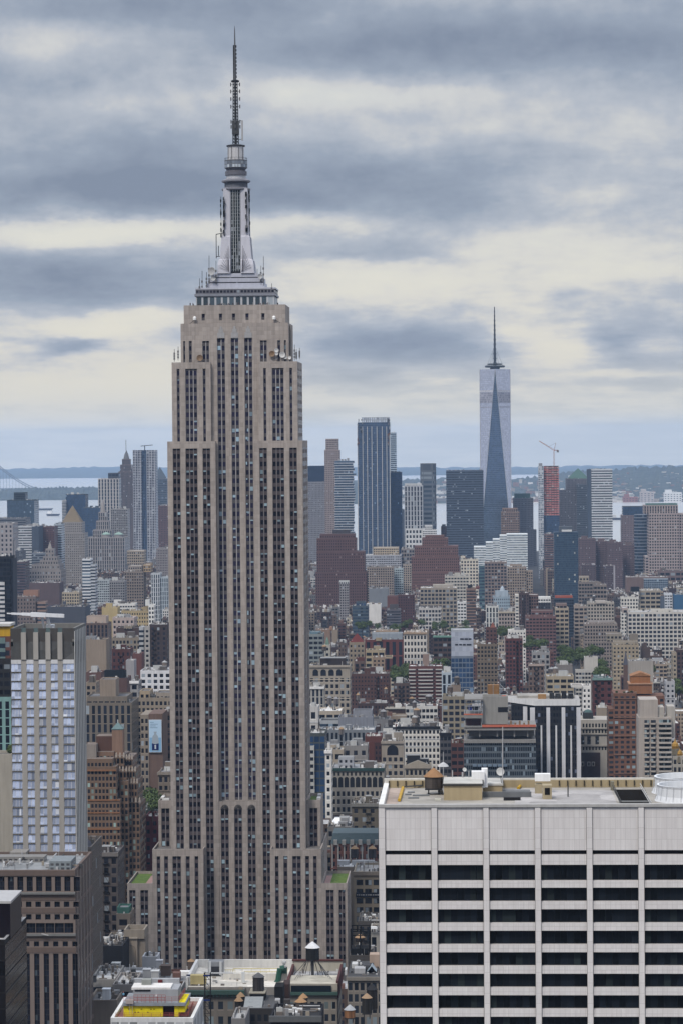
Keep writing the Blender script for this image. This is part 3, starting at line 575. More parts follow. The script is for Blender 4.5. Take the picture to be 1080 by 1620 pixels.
B('office_block', 'dark grey block of narrow horizontal bands below the red ziggurat building', None, 611, 633, 964, 984, 3450, 24, (.17, .16, .19), 'r', 3, 3.2, tiers=[(616, 629, 957, 4, 14, (.12, .11, .12), 'n')])
B('office_block', 'low blue grey shed roofed block right of the massive red brick tower', None, 583, 614, 931, 946, 3950, 26, (.26, .28, .31), 'n', roof=(.34, .36, .39))
B('brick_block', 'dark red brick apartment block with tiny windows left of the big square windowed loft', None, 629, 655, 941, 968, 3650, 24, (.13, .06, .06), 'f', tiers=[(612, 629, 943, 2, 18, (.2, .09, .08), 'n')])
B('office_block', 'dark blue green glazed block with terraces below the massive red brick tower', None, 557, 582, 958, 974, 3500, 24, (.11, .14, .17), 'h', 3, 4, tiers=[(563, 578, 952, 4, 14, (.09, .12, .15), 'b')])
# --- village, left of the big skyscraper
B('loft_building', 'brown brick loft with narrow paired windows under a cream penthouse', 'the brown loft with cream penthouse', 136, 171, 986, 1011, 2600, 26, (.19, .135, .12), 's', 3.4, 3.6, tiers=[(137, 168, 975, 6, 18, (.50, .40, .34), 'n')])
B('townhouse', 'windowless yellow wall building among the rooftops right of the hotel tower', 'the yellow walled house', 161, 186, 961, 976, 3000, 22, (.50, .395, .21), 'n', bulk=1)
B('loft_building', 'low white roofed loft behind the yellow walled house', None, 177, 214, 955, 966, 3080, 20, (.62, .61, .59), 'w', bulk=3)
B('loft_building', 'long yellow brick loft with a row of small arched windows', 'the long yellow loft', 192, 235, 966, 988, 2950, 26, (.47, .375, .22), 'p', 2.6, 4, tiers=[(224, 235, 961, 3, 16)])
B('apartment_block', 'narrow white tower with paired black windows right of the long yellow loft', None, 235, 244, 957, 985, 2940, 18, (.66, .65, .63), 'P', 3.2, 4.4, tiers=[(230, 236, 949, 6, 8, (.62, .62, .6), 'n')])
B('townhouse', 'pale pink stucco building with scattered windows below the long yellow loft', 'the pale pink building', 178, 212, 977, 1004, 2700, 26, (.47, .385, .355), 'p', 4.4, 5)
B('brick_block', 'dark brick block with a tan stair bay in the middle', None, 184, 222, 993, 1010, 2520, 22, (.12, .08, .075), 'n', tiers=[(196, 209, 991, -1, 14, (.33, .275, .215), 's')])
B('loft_building', 'tan loft with arched windows before the dark brick block', None, 177, 222, 1009, 1030, 2430, 26, (.32, .27, .215), 'P', 3, 4.4, bulk=3)
B('apartment_tower', 'dark brown brick building with a pale stair strip against the limestone skyscraper', 'the dark brick building with a pale strip', 237, 264, 988, 1050, 2350, 26, (.095, .07, .07), 'f', 4, 4, tiers=[(228.5, 237, 992, -1, 14, (.42, .40, .38), 'p'), (220, 227, 992, 2, 14, (.45, .46, .48), 'r')])
B('townhouse', 'beige house with one round arched window right of the hotel tower side', None, 136, 168, 1012, 1034, 2350, 22, (.36, .29, .23), 'n', bulk=3, tiers=[(136, 151, 1007, 4, 10, (.32, .33, .35), 'n')])
B('brick_block', 'dark red brick house with a gabled front below the tan arched loft', None, 177, 206, 1027, 1046, 2280, 22, (.14, .055, .05), 'f', 4, 5)
B('brick_block', 'red brown party wall house with a green roof edge by the grey blank slab', None, 210, 224, 1034, 1056, 2230, 18, (.22, .10, .09), 'n', bulk=1)
B('townhouse', 'plain grey blank slab building leaning over low white roofs', None, 199, 212, 1045, 1068, 2200, 16, (.38, .37, .38), 'n', bulk=0)
B('apartment_block', 'white block gridded with black windows beside the limestone skyscraper on its left', 'the white gridded block', 222, 270, 1061, 1094, 2150, 30, (.60, .60, .62), 'P', 5, 4.4, tank=1)
B('brick_block', 'brown brick block capped by a long black rooftop water cooler', 'the black capped brown block', 160, 201, 1073, 1100, 2080, 26, (.17, .10, .09), 'n', tiers=[(165, 198, 1061, 4, 8, (.02, .026, .035), 'n')], bulk=0)
B('brick_block', 'brown low block with a white tarred roof left of the black capped brown block', None, 136, 160, 1064, 1082, 2150, 22, (.2, .115, .1), 'n', bulk=3, roof=(.62, .61, .6))
B('loft_building', 'tan brick loft at the hotel tower side with a two window penthouse', None, 136, 152, 1080, 1100, 1950, 18, (.34, .275, .215), 'P', 4, 4, bulk=2)
B('office_block', 'brown tower of tall dark window strips below a blank tan rooftop box', 'the dark striped brown tower', 134, 208, 1112, 1180, 1850, 40, (.225, .19, .155), 's', 3.6, 6, tiers=[(137, 201, 1102, 4, 30, (.25, .21, .17), 'w'), (158, 183, 1075, 8, 18, (.34, .275, .22), 'n')])
B('apartment_block', 'slim grey stone building with a pale top storey right of the blank tan rooftop box', None, 206, 219, 1078, 1122, 1950, 20, (.34, .33, .33), 'P', 4.4, 5, cor='white', bulk=1)
B('office_block', 'broad tan office block with close rows of windows against the limestone skyscraper', 'the broad tan office block', 217, 272, 1104, 1135, 1900, 40, (.34, .285, .225), 'P', 2.8, 4.4, tiers=[(221, 237, 1093, 4, 20, (.43, .34, .24), 'P'), (247, 272, 1096, 5, 20, (.36, .31, .26), 'P'), (208, 218, 1120, 3, 34, (.24, .21, .18), 'P')], tank=0)
# --- village, right of the big skyscraper
B('office_block', 'blue glass and tan corner building beside the limestone skyscraper, left of the clock house', None, 488, 511, 1003, 1032, 2700, 26, (.27, .30, .30), 'B', 4, 4.6, tiers=[(490, 506, 1000, 3, 18, (.14, .24, .30), 'h')])
B('loft_building', 'tan building with an orange side wall behind the blue glass corner building', None, 499, 522, 996, 1012, 2850, 20, (.33, .23, .18), 'n', tiers=[(521, 525, 992, 3, 14, (.42, .24, .16), 'n')])
B('church_tower', 'small pale church tower with a green cap beside the limestone skyscraper', None, 513, 522, 1020, 1038, 2600, 8, (.44, .42, .37), 'p', 4, 5, pyr=(514, 521, 1008, 1020, 1, (.22, .33, .27), 8))
B('townhouse', 'tan brick house under a steep dark red hipped roof', 'the red hipped roof house', 552, 576, 1016, 1042, 2700, 16, (.33, .27, .20), 'p', 4, 4.4, pyr=(552, 576, 1003, 1017, 0, (.21, .045, .04), 4))
B('library', 'long red brick hall with tall windows, a stone gable and a grey vaulted roof', 'the red brick hall', 577, 638, 1012, 1034, 2750, 24, (.20, .065, .06), 's', 6, 14, tiers=[(588, 636, 1002, 4, 18, (.32, .36, .41), 'n'), (594, 603, 1009, -1.5, 10, (.40, .32, .21), 'n')])
B('apartment_block', 'white stone palazzo with arched windows under a flat tan tiled roof', 'the white palazzo', 638, 674, 1001, 1030, 2750, 30, (.56, .53, .49), 'P', 3, 6, cor=(.42, .31, .22), roof=(.38, .25, .17), bulk=0)
B('apartment_block', 'cream stone block with a tan tiled roof behind the red brick hall', None, 594, 629, 998, 1006, 2900, 24, (.44, .39, .33), 'P', 3, 4, cor=(.42, .31, .22), roof=(.38, .25, .17), bulk=0)
B('office_block', 'dark brown brick hall with a bright green copper roof edge', 'the green edged brick hall', 685, 714, 1006, 1032, 2650, 24, (.115, .075, .07), 'B', 4, 4.6, cor=(.20, .36, .30))
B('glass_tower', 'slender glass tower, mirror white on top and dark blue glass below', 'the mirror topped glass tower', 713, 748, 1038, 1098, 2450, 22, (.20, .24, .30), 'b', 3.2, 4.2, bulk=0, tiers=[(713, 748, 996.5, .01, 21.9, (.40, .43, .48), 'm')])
B('apartment_block', 'tan block of small even windows with a dark planted roof', 'the tan even windowed block', 589, 608, 1040, 1068, 2500, 20, (.36, .265, .195), 'p', 3, 3.4, bulk=0, roof=(.05, .06, .04), tiers=[(608, 620, 1039, .5, 19, (.41, .33, .24), 'P')])
B('apartment_block', 'long dark red brick block draped with ivy along its roof terrace', 'the ivy topped brick block', 555, 615, 1066, 1100, 2420, 26, (.145, .075, .065), 'f', 2.6, 3.2, bulk=3, roof=(.2, .2, .2))
B('loft_building', 'narrow brown loft between the arcaded tan loft and the tan even windowed block', None, 560, 577, 1046, 1068, 2480, 18, (.19, .13, .115), 'P', 4, 4, tiers=[(563, 576, 1041, 3, 12, (.17, .07, .06), 'n')])
B('townhouse', 'low yellow loft in front of the red brick hall', None, 578, 608, 1028, 1042, 2600, 18, (.42, .345, .235), 'B', 5, 5, bulk=1)
t, X0, X1, z1 = B('apartment_block', 'red brick apartment block banded with long white balconies and a brick chimney', 'the white balconied red block', 646, 699, 1054, 1108, 2500, 24, (.185, .075, .068), 'w', 3.4, 3.1, bulk=0, tiers=[(668, 678, 1036, 8, 8, (.32, .235, .20), 'n')])
for i in range(15):
    z = z1-2.5-i*3.1
    for a_, b_ in ((0, .2), (.28, .72), (.8, 1)):
        m = MB(); m.box(X0+(X1-X0)*a_, X0+(X1-X0)*b_, 2498.8, 2499.997, z-.9, z, (.52, .5, .48), bot=True); m.build('balcony', plain(), t)
B('apartment_block', 'brown brick block left of the white balconied red block', None, 622, 647, 1081, 1108, 2420, 22, (.145, .10, .09), 'P', 3.4, 3.6, bulk=3)
B('loft_building', 'pale blue loft with tall thin windows beside the mirror topped glass tower', None, 698, 714, 1064, 1105, 2300, 18, (.40, .46, .52), 's', 4, 8)
B('loft_building', 'tan stair block carrying a rusty water tank before the mirror topped glass tower', None, 713, 728, 1084, 1104, 2150, 12, (.30, .235, .19), 'n', bulk=0, tank=1)
B('loft_building', 'tan loft with large square windows below the mirror topped glass tower', 'the square windowed tan loft', 699, 746, 1102, 1158, 2050, 26, (.32, .275, .205), 'G', 4, 4.2, bulk=3, tank=1)
B('apartment_tower', 'tan brown apartment tower crowned by red tiled turrets', 'the red turreted apartments', 754, 786, 1019, 1050, 2700, 24, (.26, .205, .15), 'P', 3, 3.8, tiers=[(768, 785, 993, 8, 10, (.17, .085, .075), 'p'), (787, 795, 1016, 2, 22, (.43, .36, .27), 'p')], pyr=(774, 784, 985, 994, 9, (.30, .11, .08), 4))
B('apartment_block', 'dark red brick apartment tower with ranks of bay windows', 'the dark red bay windowed tower', 799, 826, 1010, 1056, 2650, 26, (.17, .06, .055), 'P', 3.4, 3.6, bulk=3)
B('townhouse', 'long low white roofed row before the tree clump', None, 803, 831, 997, 1007, 2900, 20, (.6, .58, .55), 'p', bulk=3, roof=(.6, .6, .6))
B('brick_block', 'brown gothic block with a row of pointed arches', None, 836, 860, 1051, 1080, 2320, 22, (.21, .15, .13), 'p', 3, 4, cor='pink')
B('loft_building', 'grey loft with a blue green roof beyond the gothic block', None, 841, 869, 1032, 1052, 2480, 22, (.34, .33, .33), 'P', 3.4, 4.6, roof=(.13, .22, .28))
B('office_block', 'tan brick block with long steel windows behind the white topped black tower', 'the steel windowed tan block', 864, 907, 1070, 1098, 2250, 26, (.42, .35, .25), 'B', 5, 4.4, tank=1)
B('townhouse', 'small white concrete box house rising over a terrace of plants', 'the white box house', 924, 945, 1040, 1062, 2500, 14, (.50, .475, .44), 'n', tiers=[(910, 944, 1060, -8, 10, (.48, .46, .43), 'B')], bulk=0)
B('brick_block', 'grey brown windowless block with a low cream roof left of the white box house', None, 880, 905, 1052, 1072, 2420, 18, (.27, .245, .235), 'n', bulk=2)
B('apartment_block', 'tall tan apartment house with even windows right of the leafy park', 'the tall tan apartment house', 969, 1010, 1020, 1072, 2650, 26, (.41, .34, .245), 'p', 3.2, 3.6, tiers=[(970, 1008, 1015, 4, 16, (.38, .33, .26), 'P'), (959, 983, 1003, 60, 24, (.34, .30, .25), 'P'), (996, 1009, 1004, 30, 12, (.30, .26, .22), 'n')])
B('brick_block', 'dark brown block right of the tall tan apartment house', None, 1014, 1028, 1024, 1046, 2700, 18, (.15, .11, .105), 'n', bulk=2)
B('office_block', 'big blank pale concrete block above the terracotta penthouse', 'the big blank pale block', 995, 1033, 1046, 1085, 2300, 24, (.40, .365, .33), 'n', bulk=3, tiers=[(1033, 1049, 1043, 14, 16, (.45, .45, .46), 'p')])
B('brick_block', 'dark brick apartment block at the right edge with a tan side strip', None, 1070, 1110, 1028, 1076, 2500, 24, (.12, .075, .075), 'P', 3.4, 3.8, tiers=[(1064, 1070, 1033, -1, 22, (.40, .34, .26), 'p')])
B('apartment_block', 'slim grey slab with little square windows near the right edge', None, 1053, 1067, 1078, 1112, 2050, 18, (.44, .44, .46), 'p', 4, 3.6, bulk=1)
B('brick_block', 'dark red brick block with teal window boxes left of the orange brown tower', 'the teal windowed red block', 937, 968, 1073, 1120, 2100, 26, (.155, .055, .055), 'p', 5, 4.4, cor=(.22, .32, .30), tiers=[(939, 962, 1070, 6, 14, (.15, .24, .25), 'n')])
B('loft_building', 'bright white loft with tall narrow windows behind the white topped black tower', 'the bright white loft', 921, 934, 1085, 1118, 2050, 16, (.68, .66, .64), 'p', 3.6, 3.8, bulk=1, tiers=[(903, 921, 1084, -1, 16, (.58, .555, .53), 'n')])
B('church', 'red sandstone church with a slate spire and a round clock face', 'the clock spired church', 986, 993, 1052, 1090, 2480, 5, (.19, .12, .10), 'n', pyr=(985.5, 993.5, 1032, 1052, 0, (.13, .13, .16), 4), bulk=0, tiers=[(982, 995, 1070, 6, 12, (.19, .10, .09), 's')])
# --- nearer, right of the big skyscraper
t, X0, X1, z1 = B('loft_building', 'large tan stone loft with an arcade of round headed windows along its top', 'the arcaded tan loft', 489, 553, 1053, 1136, 2280, 30, (.385, .34, .285), 'P', 4.2, 5, cor=(.42, .37, .31), roof=(.06, .055, .055), bulk=2, par=9)
bulkhead(t, X0+8, X1-4, 2290, 2306, z1, 5, (.07, .055, .055), 'penthouse')
for i in range(4):
    cx = X0+5+i*6.2; m = MB(); n = 10
    pts = [(cx+2.2*math.cos(math.pi*j/n), 2279.95, z1-5.2+2.2*math.sin(math.pi*j/n)) for j in range(n+1)]+[(cx-2.2, 2279.95, z1-8.2), (cx+2.2, 2279.95, z1-8.2)]
    m.face(list(reversed(pts)), (.03, .035, .05)); m.build('arched_window', plain(.2), t)
B('loft_building', 'pale loft with a white cornice tucked between the arcaded tan loft and the skyscraper', None, 486, 512, 1087, 1112, 2180, 20, (.42, .40, .37), 's', 3.4, 6, cor='white')
B('loft_building', 'white party wall building with two tall windows against the limestone skyscraper', None, 488, 503, 1118, 1155, 1960, 18, (.55, .53, .51), 'p', 5, 9)
B('office_block', 'low white roofed block with a small pyramid skylight', None, 503, 540, 1125, 1138, 2050, 30, (.44, .38, .31), 'B', 6, 5, roof=(.6, .59, .57), pyr=(513, 526, 1118, 1128, 6, (.62, .62, .62), 4))
B('office_block', 'plain blue grey metal clad penthouse building with planted terrace', 'the blue grey metal block', 535, 589, 1135, 1152, 1950, 22, (.27, .285, .33), 'n', tiers=[(558, 588, 1124, 6, 14, (.30, .31, .35), 'n'), (506, 540, 1140, 4, 20, (.40, .42, .44), 'h')])
B('office_block', 'row of dark glazed shopfronts under the blue grey metal block', None, 508, 592, 1155, 1168, 1900, 24, (.24, .26, .29), 's', 3, 6, bulk=2)
B('loft_building', 'white loft with paired black windows and a heavy black cornice', 'the black corniced white loft', 627, 695, 1150, 1232, 2000, 34, (.60, .575, .535), 'P', 2.6, 4.2, cor=(.022, .024, .032), roof=(.12, .12, .13), bulk=3, tank=2)
B('office_block', 'low white roofed building with curved skylights left of the black corniced white loft', None, 589, 627, 1167, 1180, 1930, 26, (.55, .54, .52), 'n', roof=(.6, .6, .6), bulk=3)
B('loft_building', 'brick red party wall building between the grey roofs and the arched beige facade', None, 577, 603, 1165, 1205, 1870, 22, (.18, .07, .06), 'n', bulk=1, tiers=[(592, 603, 1175, -1, 18, (.11, .055, .055), 'f')])
t, X0, X1, z1 = B('loft_building', 'beige stone building with one great arched window at the top', 'the great arched beige building', 603, 638, 1173, 1240, 1850, 24, (.37, .325, .275), 'P', 3.2, 4.4, cor=(.38, .335, .29), bulk=2, par=9.5)
m = MB(); cx = (X0+X1)/2; n = 12
m.face(list(reversed([(cx+3.6*math.cos(math.pi*j/n), 1849.95, z1-6+3.6*math.sin(math.pi*j/n)) for j in range(n+1)]+[(cx-3.6, 1849.95, z1-9), (cx+3.6, 1849.95, z1-9)])), (.03, .035, .05)); m.build('arched_window', plain(.2), t)
t, X0, X1, z1 = B('loft_building', 'classical beige building with a shallow pediment and arched windows', 'the pedimented beige building', 640, 681, 1212, 1240, 1750, 20, (.38, .335, .275), 'P', 2.8, 5, bulk=0, cor=(.40, .35, .29))
m = MB(); m.face([(X0, 1749.5, z1+.3), (X1, 1749.5, z1+.3), ((X0+X1)/2, 1749.5, z1+3.4)], (.39, .345, .285)); m.face([((X0+X1)/2, 1749.5, z1+3.4), (X1, 1749.5, z1+.3), (X1, 1752, z1+.3), ((X0+X1)/2, 1752, z1+3.4)], (.3, .28, .25)); m.face([(X0, 1749.5, z1+.3), ((X0+X1)/2, 1749.5, z1+3.4), ((X0+X1)/2, 1752, z1+3.4), (X0, 1752, z1+.3)], (.3, .28, .25)); m.build('pediment', plain(), t)
bulkhead(t, X0+1, X0+9, 1758, 1766, z1, 5.5, (.03, .032, .04)); bulkhead(t, X1-7, X1-1.5, 1756, 1764, z1, 3.5, (.03, .032, .04))
B('loft_building', 'dark blue grey loft with a black cornice right of the black corniced white loft', None, 695, 713, 1160, 1222, 1950, 22, (.12, .115, .125), 'B', 3, 4.4, cor=(.03, .03, .04))
B('loft_building', 'red brick loft with green roof garden left of the building under construction', 'the roof garden brick loft', 713, 733, 1176, 1222, 1900, 22, (.155, .065, .055), 'B', 4, 4.6, roof=(.05, .09, .03))
t, X0, X1, z1 = B('loft_building', 'grey limestone palazzo with a dark green cornice and a storey of round arches', 'the green corniced palazzo', 524, 607, 1216, 1285, 1750, 34, (.36, .33, .29), 'P', 3.0, 4.8, cor=(.045, .10, .095), roof=(.33, .34, .36), bulk=3, par=13)
for i in range(9):
    cx = X0+2.2+i*(X1-X0-4.4)/8; m = MB(); n = 10
    m.face(list(reversed([(cx+1.35*math.cos(math.pi*j/n), 1749.95, z1-6.5+1.35*math.sin(math.pi*j/n)) for j in range(n+1)]+[(cx-1.35, 1749.95, z1-11.5), (cx+1.35, 1749.95, z1-11.5)])), (.035, .037, .045)); m.build('arched_window', plain(.25), t)
for i in range(12):
    cx = X0+2+i*(X1-X0-4)/11; m = MB(); m.box(cx-.6, cx+.6, 1749.9, 1749.97, z1-4.4, z1-2.3, (.04, .042, .05)); m.build('attic_window', plain(.25), t)
bulkhead(t, X0+4, X0+13, 1757, 1768, z1, 6, (.40, .41, .44), 'penthouse', 'p')
B('loft_building', 'tan block with large dark windows behind the green corniced palazzo', None, 514, 543, 1186, 1216, 1820, 22, (.42, .36, .29), 'B', 6, 6, bulk=3, roof=(.45, .44, .42))
B('loft_building', 'grey building with a mansard dormer behind the green corniced palazzo', None, 543, 581, 1180, 1210, 1830, 22, (.30, .285, .275), 'p', 5, 6, bulk=3)
B('apartment_tower', 'thin white tower one window wide beside the limestone skyscraper', 'the thin white tower', 514, 524, 1188, 1290, 1650, 16, (.60, .58, .55), 'p', 3.8, 4.6, cor='white', bulk=1)
B('glass_tower', 'dark green glass building squeezed against the right side of the limestone skyscraper', 'the dark green glass building', 488, 514, 1160, 1262, 1700, 24, (.10, .115, .115), 'b', 3.2, 4.2, tiers=[(488, 497, 1180, -3, 16, (.46, .46, .44), 'w')])
B('loft_building', 'dark olive brick building with a black cluttered roof left of the big white block', 'the olive brick building', 556, 608, 1272, 1330, 1560, 26, (.18, .155, .12), 'p', 4, 4.6, roof=(.03, .035, .045), bulk=3, cor=(.25, .24, .22))
B('loft_building', 'small black roofed building with a bright white terrace canopy', None, 518, 556, 1308, 1330, 1520, 22, (.20, .19, .18), 'P', 3, 4.6, roof=(.05, .055, .07), bulk=3)
t, X0, X1, z1 = B('french_hotel', 'red brick and white stone hotel under a long blue green mansard roof', 'the mansard roofed hotel', 523, 603, 1335, 1385, 1450, 24, (.25, .115, .095), 'P', 2.9, 3.8, bulk=0, par=.8, roof=(.08, .085, .095))
m = MB(); m.loft([[(X0, 1449.6, z1), (X1, 1449.6, z1), (X1, 1474, z1), (X0, 1474, z1)], [(X0+1, 1452, z1+5), (X1-1, 1452, z1+5), (X1-1, 1472, z1+5), (X0+1, 1472, z1+5)]], (.10, .145, .16)); m.build('mansard_roof', plain(.6), t)
for i in range(6):
    cx = X0+2.5+i*(X1-X0-5)/5; m = MB(); m.box(cx-.9, cx+.9, 1448.9, 1451, z1-.6, z1+1.9, (.42, .40, .37), bot=True); m.build('dormer', plain(), t)
for i in range(9):
    cx = X0+.8+i*(X1-X0-1.6)/8; m = MB(); m.box(cx-.35, cx+.35, 1449.7, 1449.97, z1-16, z1, (.44, .42, .39)); m.build('pilaster', plain(), t)
t, X0, X1, z1 = B('loft_building', 'tan stone loft with big paired windows right of the low grass roof', 'the tan loft by the grass roof', 559, 612, 1380, 1462, 1345, 30, (.34, .285, .215), 'n', 4, 4, cor=(.30, .255, .21), roof=(.32, .31, .3), bulk=0)
for i in range(6):
    for j in range(4):
        x = X0+1.2+j*4.0; z = z1-3.6-i*4.3; pane(t, 'window', x, x+3.1, z-2.6, z, 1344.97, fac(.9, .9, (.018, .02, .026), .1), 2, 1)
m = MB(); m.box(X0+1, X0+13, 1344.4, 1344.9, z1-11.7, z1-9.6, (.02, .022, .035)); sgn = m.build('sign_board', plain(), t)
m = MB()
for i in range(14): m.box(X0+1.6+i*.8, X0+1.6+i*.8+rng.uniform(.25, .55), 1344.34, 1344.38, z1-10.9, z1-10.4, (.5, .5, .52))
m.build('lettering', plain(), sgn)
p = at(713, 1011, 2450); tg_ = [o for o in C.objects if o.get('label', '').startswith('slender glass tower')][0]
for a_, b_, y_ in ((727, 733, 1011), (734, 739.5, 1011), (740.5, 745, 1011), (719, 724, 1020), (725.5, 730, 1020), (731.5, 736, 1020), (737.5, 745, 1020)):
    p, q = at(a_, y_-1, 2449.9), at(b_, y_+1.3, 2449.9); m = MB(); m.box(p.x, q.x, 2449.8, 2449.98, q.z, p.z, (.02, .02, .025)); m.build('vent_slot', plain(), tg_)
# ------------------------------------------------------------------ the big limestone skyscraper
def hand(x0, x1, y0, y1, z, yb, px, ref=None, py=None): HAND.append(dict(x=(x0, x1), y=(y0, y1), z=z, yb=yb, px=px, ref=ref, py=py))
XC = at(375.0, 960, 1284.5).x
def EZ(py, Y=1280): return at(375, py, Y).z
T = thing('limestone_skyscraper', 'huge stepped limestone art deco skyscraper with a silver mooring mast and antenna, tallest of all', 'skyscraper', (XC, 1300, 0))
LS = (.435, .382, .348)
LSM, k, b = newmat('limestone'); c, P = wallnodes(k, .42); x_, y_, z_ = k.sep(P)
fl = k.m('FLOOR', k.m('MULTIPLY', z_, .54)); wn_ = k.n('ShaderNodeTexWhiteNoise', noise_dimensions='3D'); k.l(k.vec(k.m('FLOOR', k.m('MULTIPLY', x_, .62)), k.m('FLOOR', k.m('MULTIPLY', y_, .62)), fl), wn_.inputs[0])
st_ = k.noise(k.vec(k.m('MULTIPLY', x_, .8), k.m('MULTIPLY', y_, .8), k.m('MULTIPLY', z_, .018)), 1.0, 5, .7); jt = k.m('LESS_THAN', k.m('FRACT', k.m('MULTIPLY', z_, .54)), .08)
f = k.m('MULTIPLY', k.m('ADD', .88, k.m('MULTIPLY', wn_.outputs[0], .2)), k.m('ADD', .62, k.m('MULTIPLY', st_, .74))); f = k.m('SUBTRACT', f, k.m('MULTIPLY', jt, .1))
low_tone = k.m('ADD', .80, k.m('MULTIPLY', k.step(z_, 40, 230), .2)); f = k.m('MULTIPLY', f, low_tone)  # stone gets darker towards the bottom
k.l(k.mix(1.0, c, k.vec(f, f, f), 'MULTIPLY'), b.inputs['Base Color']); b.inputs['Roughness'].default_value = .85
SPA = (.24, .225, .23); SPA2 = (.42, .40, .41); SPD = (.070, .056, .059)
M_ST = fac(.72, .56, (.0085, .0075, .013), .19, (.24, .33, .38), 0, .2, .05, True, SPD, .80)
M_STU = fac(.72, .56, (.020, .018, .040), .20, (.24, .33, .40), 0, .2, .15, True, (.085, .078, .082), .80)
ZREF = EZ(40)
def strip(a, b, z0, z1, y, n, mat=M_ST, side=None):
    SPC = SPA2 if mat is M_STU else SPA
    q = MB(); v0 = (ZREF-z1)/3.69; v1 = (ZREF-z0)/3.69; uv = [(0, v1), (n, v1), (n, v0), (0, v0)]
    if side is None: q.face([(XC+a, y, z0), (XC+b, y, z0), (XC+b, y, z1), (XC+a, y, z1)], SPC, uv)
    else: q.face([(XC+side, a, z0), (XC+side, b, z0), (XC+side, b, z1), (XC+side, a, z1)], SPC, uv)
    q.build('window_strip', mat, T)
def block(name, a, b, y0, y1, z1, strips, z0=-3, mat=M_ST, dep=.55, side=(), cap=1.2):
    m = MB(); ops = []
    for s in strips:
        sa, sb, n, zt = s[:4]; zb = s[4] if len(s) > 4 else z0+.01
        ops.append((XC+sa, XC+sb, zb, zt)); strip(sa, sb, zb, zt, y0+dep, n, mat)
    wall_open(m, XC+a, XC+b, z0, z1, y0, ops, dep, LS)
    for q in ([(XC+b, y0, z0), (XC+b, y1, z0), (XC+b, y1, z1), (XC+b, y0, z1)], [(XC+b, y1, z0), (XC+a, y1, z0), (XC+a, y1, z1), (XC+b, y1, z1)], [(XC+a, y1, z0), (XC+a, y0, z0), (XC+a, y0, z1), (XC+a, y1, z1)]): m.face(q, LS)
    m.rim(XC+a, XC+b, y0, y1, z1, cap, .5, LS)
    m.face([(XC+a+.4, y0+.4, z1-cap+.02), (XC+b-.4, y0+.4, z1-cap+.02), (XC+b-.4, y1-.4, z1-cap+.02), (XC+a+.4, y1-.4, z1-cap+.02)], (.25, .23, .22))
    m.build(name, LSM, T)
    for sa, sb, n, zt in side: strip(sa, sb, z0, zt, y0, n, mat, b+.03); strip(sb, sa, z0, zt, y0, n, mat, a-.03)
WINGS = [(16.6, 21.9, 3), (24.2, 27.6, 2), (10.9, 14.3, 2)]
zl = EZ(697.5); zu = EZ(572); zc = EZ(511, 1285); zd = EZ(482, 1285.5)
z_st = zl-6.5
for sgn_ in (-1, 1):
    f = lambda L, zt: [(min(sgn_*a, sgn_*b), max(sgn_*a, sgn_*b), n, zt) for a, b, n in L]
    block('lower_wing', *sorted((sgn_*8.6, sgn_*30)), 1280, 1321, zl, f(WINGS, zl-3.2), side=[(1284, 1287.4, 2, zl-3.2), (1291, 1297, 3, zl-3.2), (1303, 1309, 3, zl-3.2), (1313.5, 1317, 2, zl-3.2)])
    block('upper_wing', *sorted((sgn_*10.6, sgn_*27.9)), 1282, 1319, zu, f([(16.6, 21.9, 3), (24.4, 25.7, 1), (12.8, 14.1, 1)], zu-2.9), z0=zl-1.6, mat=M_STU, side=[(1286, 1289, 2, zu-3), (1293, 1298, 3, zu-3), (1304, 1309, 3, zu-3), (1312, 1315, 2, zu-3)])
cz = EZ(535, 1285)
cs = [(-7.85, -4.25, 2, cz, EZ(1268)), (-1.75, 1.75, 2, cz, EZ(1268)), (4.25, 7.85, 2, cz, EZ(1268))]
csd = [(-14.4, -11.3, 2, EZ(538), zu-2), (11.3, 14.4, 2, EZ(538), zu-2), (-20.4, -19.0, 1, EZ(538), zu-2), (19.0, 20.4, 1, EZ(538), zu-2), (-22.9, -22.0, 1, EZ(538), zu-2), (22.0, 22.9, 1, EZ(538), zu-2)]
block('core', -24, 24, 1284.5, 1316.5, zc, cs+csd, mat=M_STU)
tw = [(x-.75, x+.75, 1, EZ(495.5, 1285), EZ(506, 1285)) for x in (-13.9, -6.2, -.4, 5.6, 12.7)]
block('crown_block', -22.6, 22.6, 1285.5, 1315.5, zd, tw, z0=zc-1.1, mat=M_STU)
# the lower middle comes forward with three fan topped bays
zb = EZ(1268.5)
block('lower_middle', -8.6, 8.6, 1280.4, 1286, zb, [(-7.75, -4.2, 2, zb-3.4), (-1.75, 1.75, 2, zb-3.4), (4.2, 7.75, 2, zb-3.4)], cap=.3)
for x in (-5.97, 0, 5.97):
    m = MB(); n = 12
    for j in range(n):
        a0, a1 = math.pi*j/n+.04, math.pi*(j+1)/n-.04
        m.face([(XC+x+.3*math.cos(a1), 1280.3, zb-3.4+.3*math.sin(a1)), (XC+x+.3*math.cos(a0), 1280.3, zb-3.4+.3*math.sin(a0)), (XC+x+1.75*math.cos(a0), 1280.3, zb-3.4+2.0*math.sin(a0)), (XC+x+1.75*math.cos(a1), 1280.3, zb-3.4+2.0*math.sin(a1))], (.10, .095, .10) if j % 2 else (.05, .048, .05))
    m.build('fan_ornament', plain(.5, .3), T)
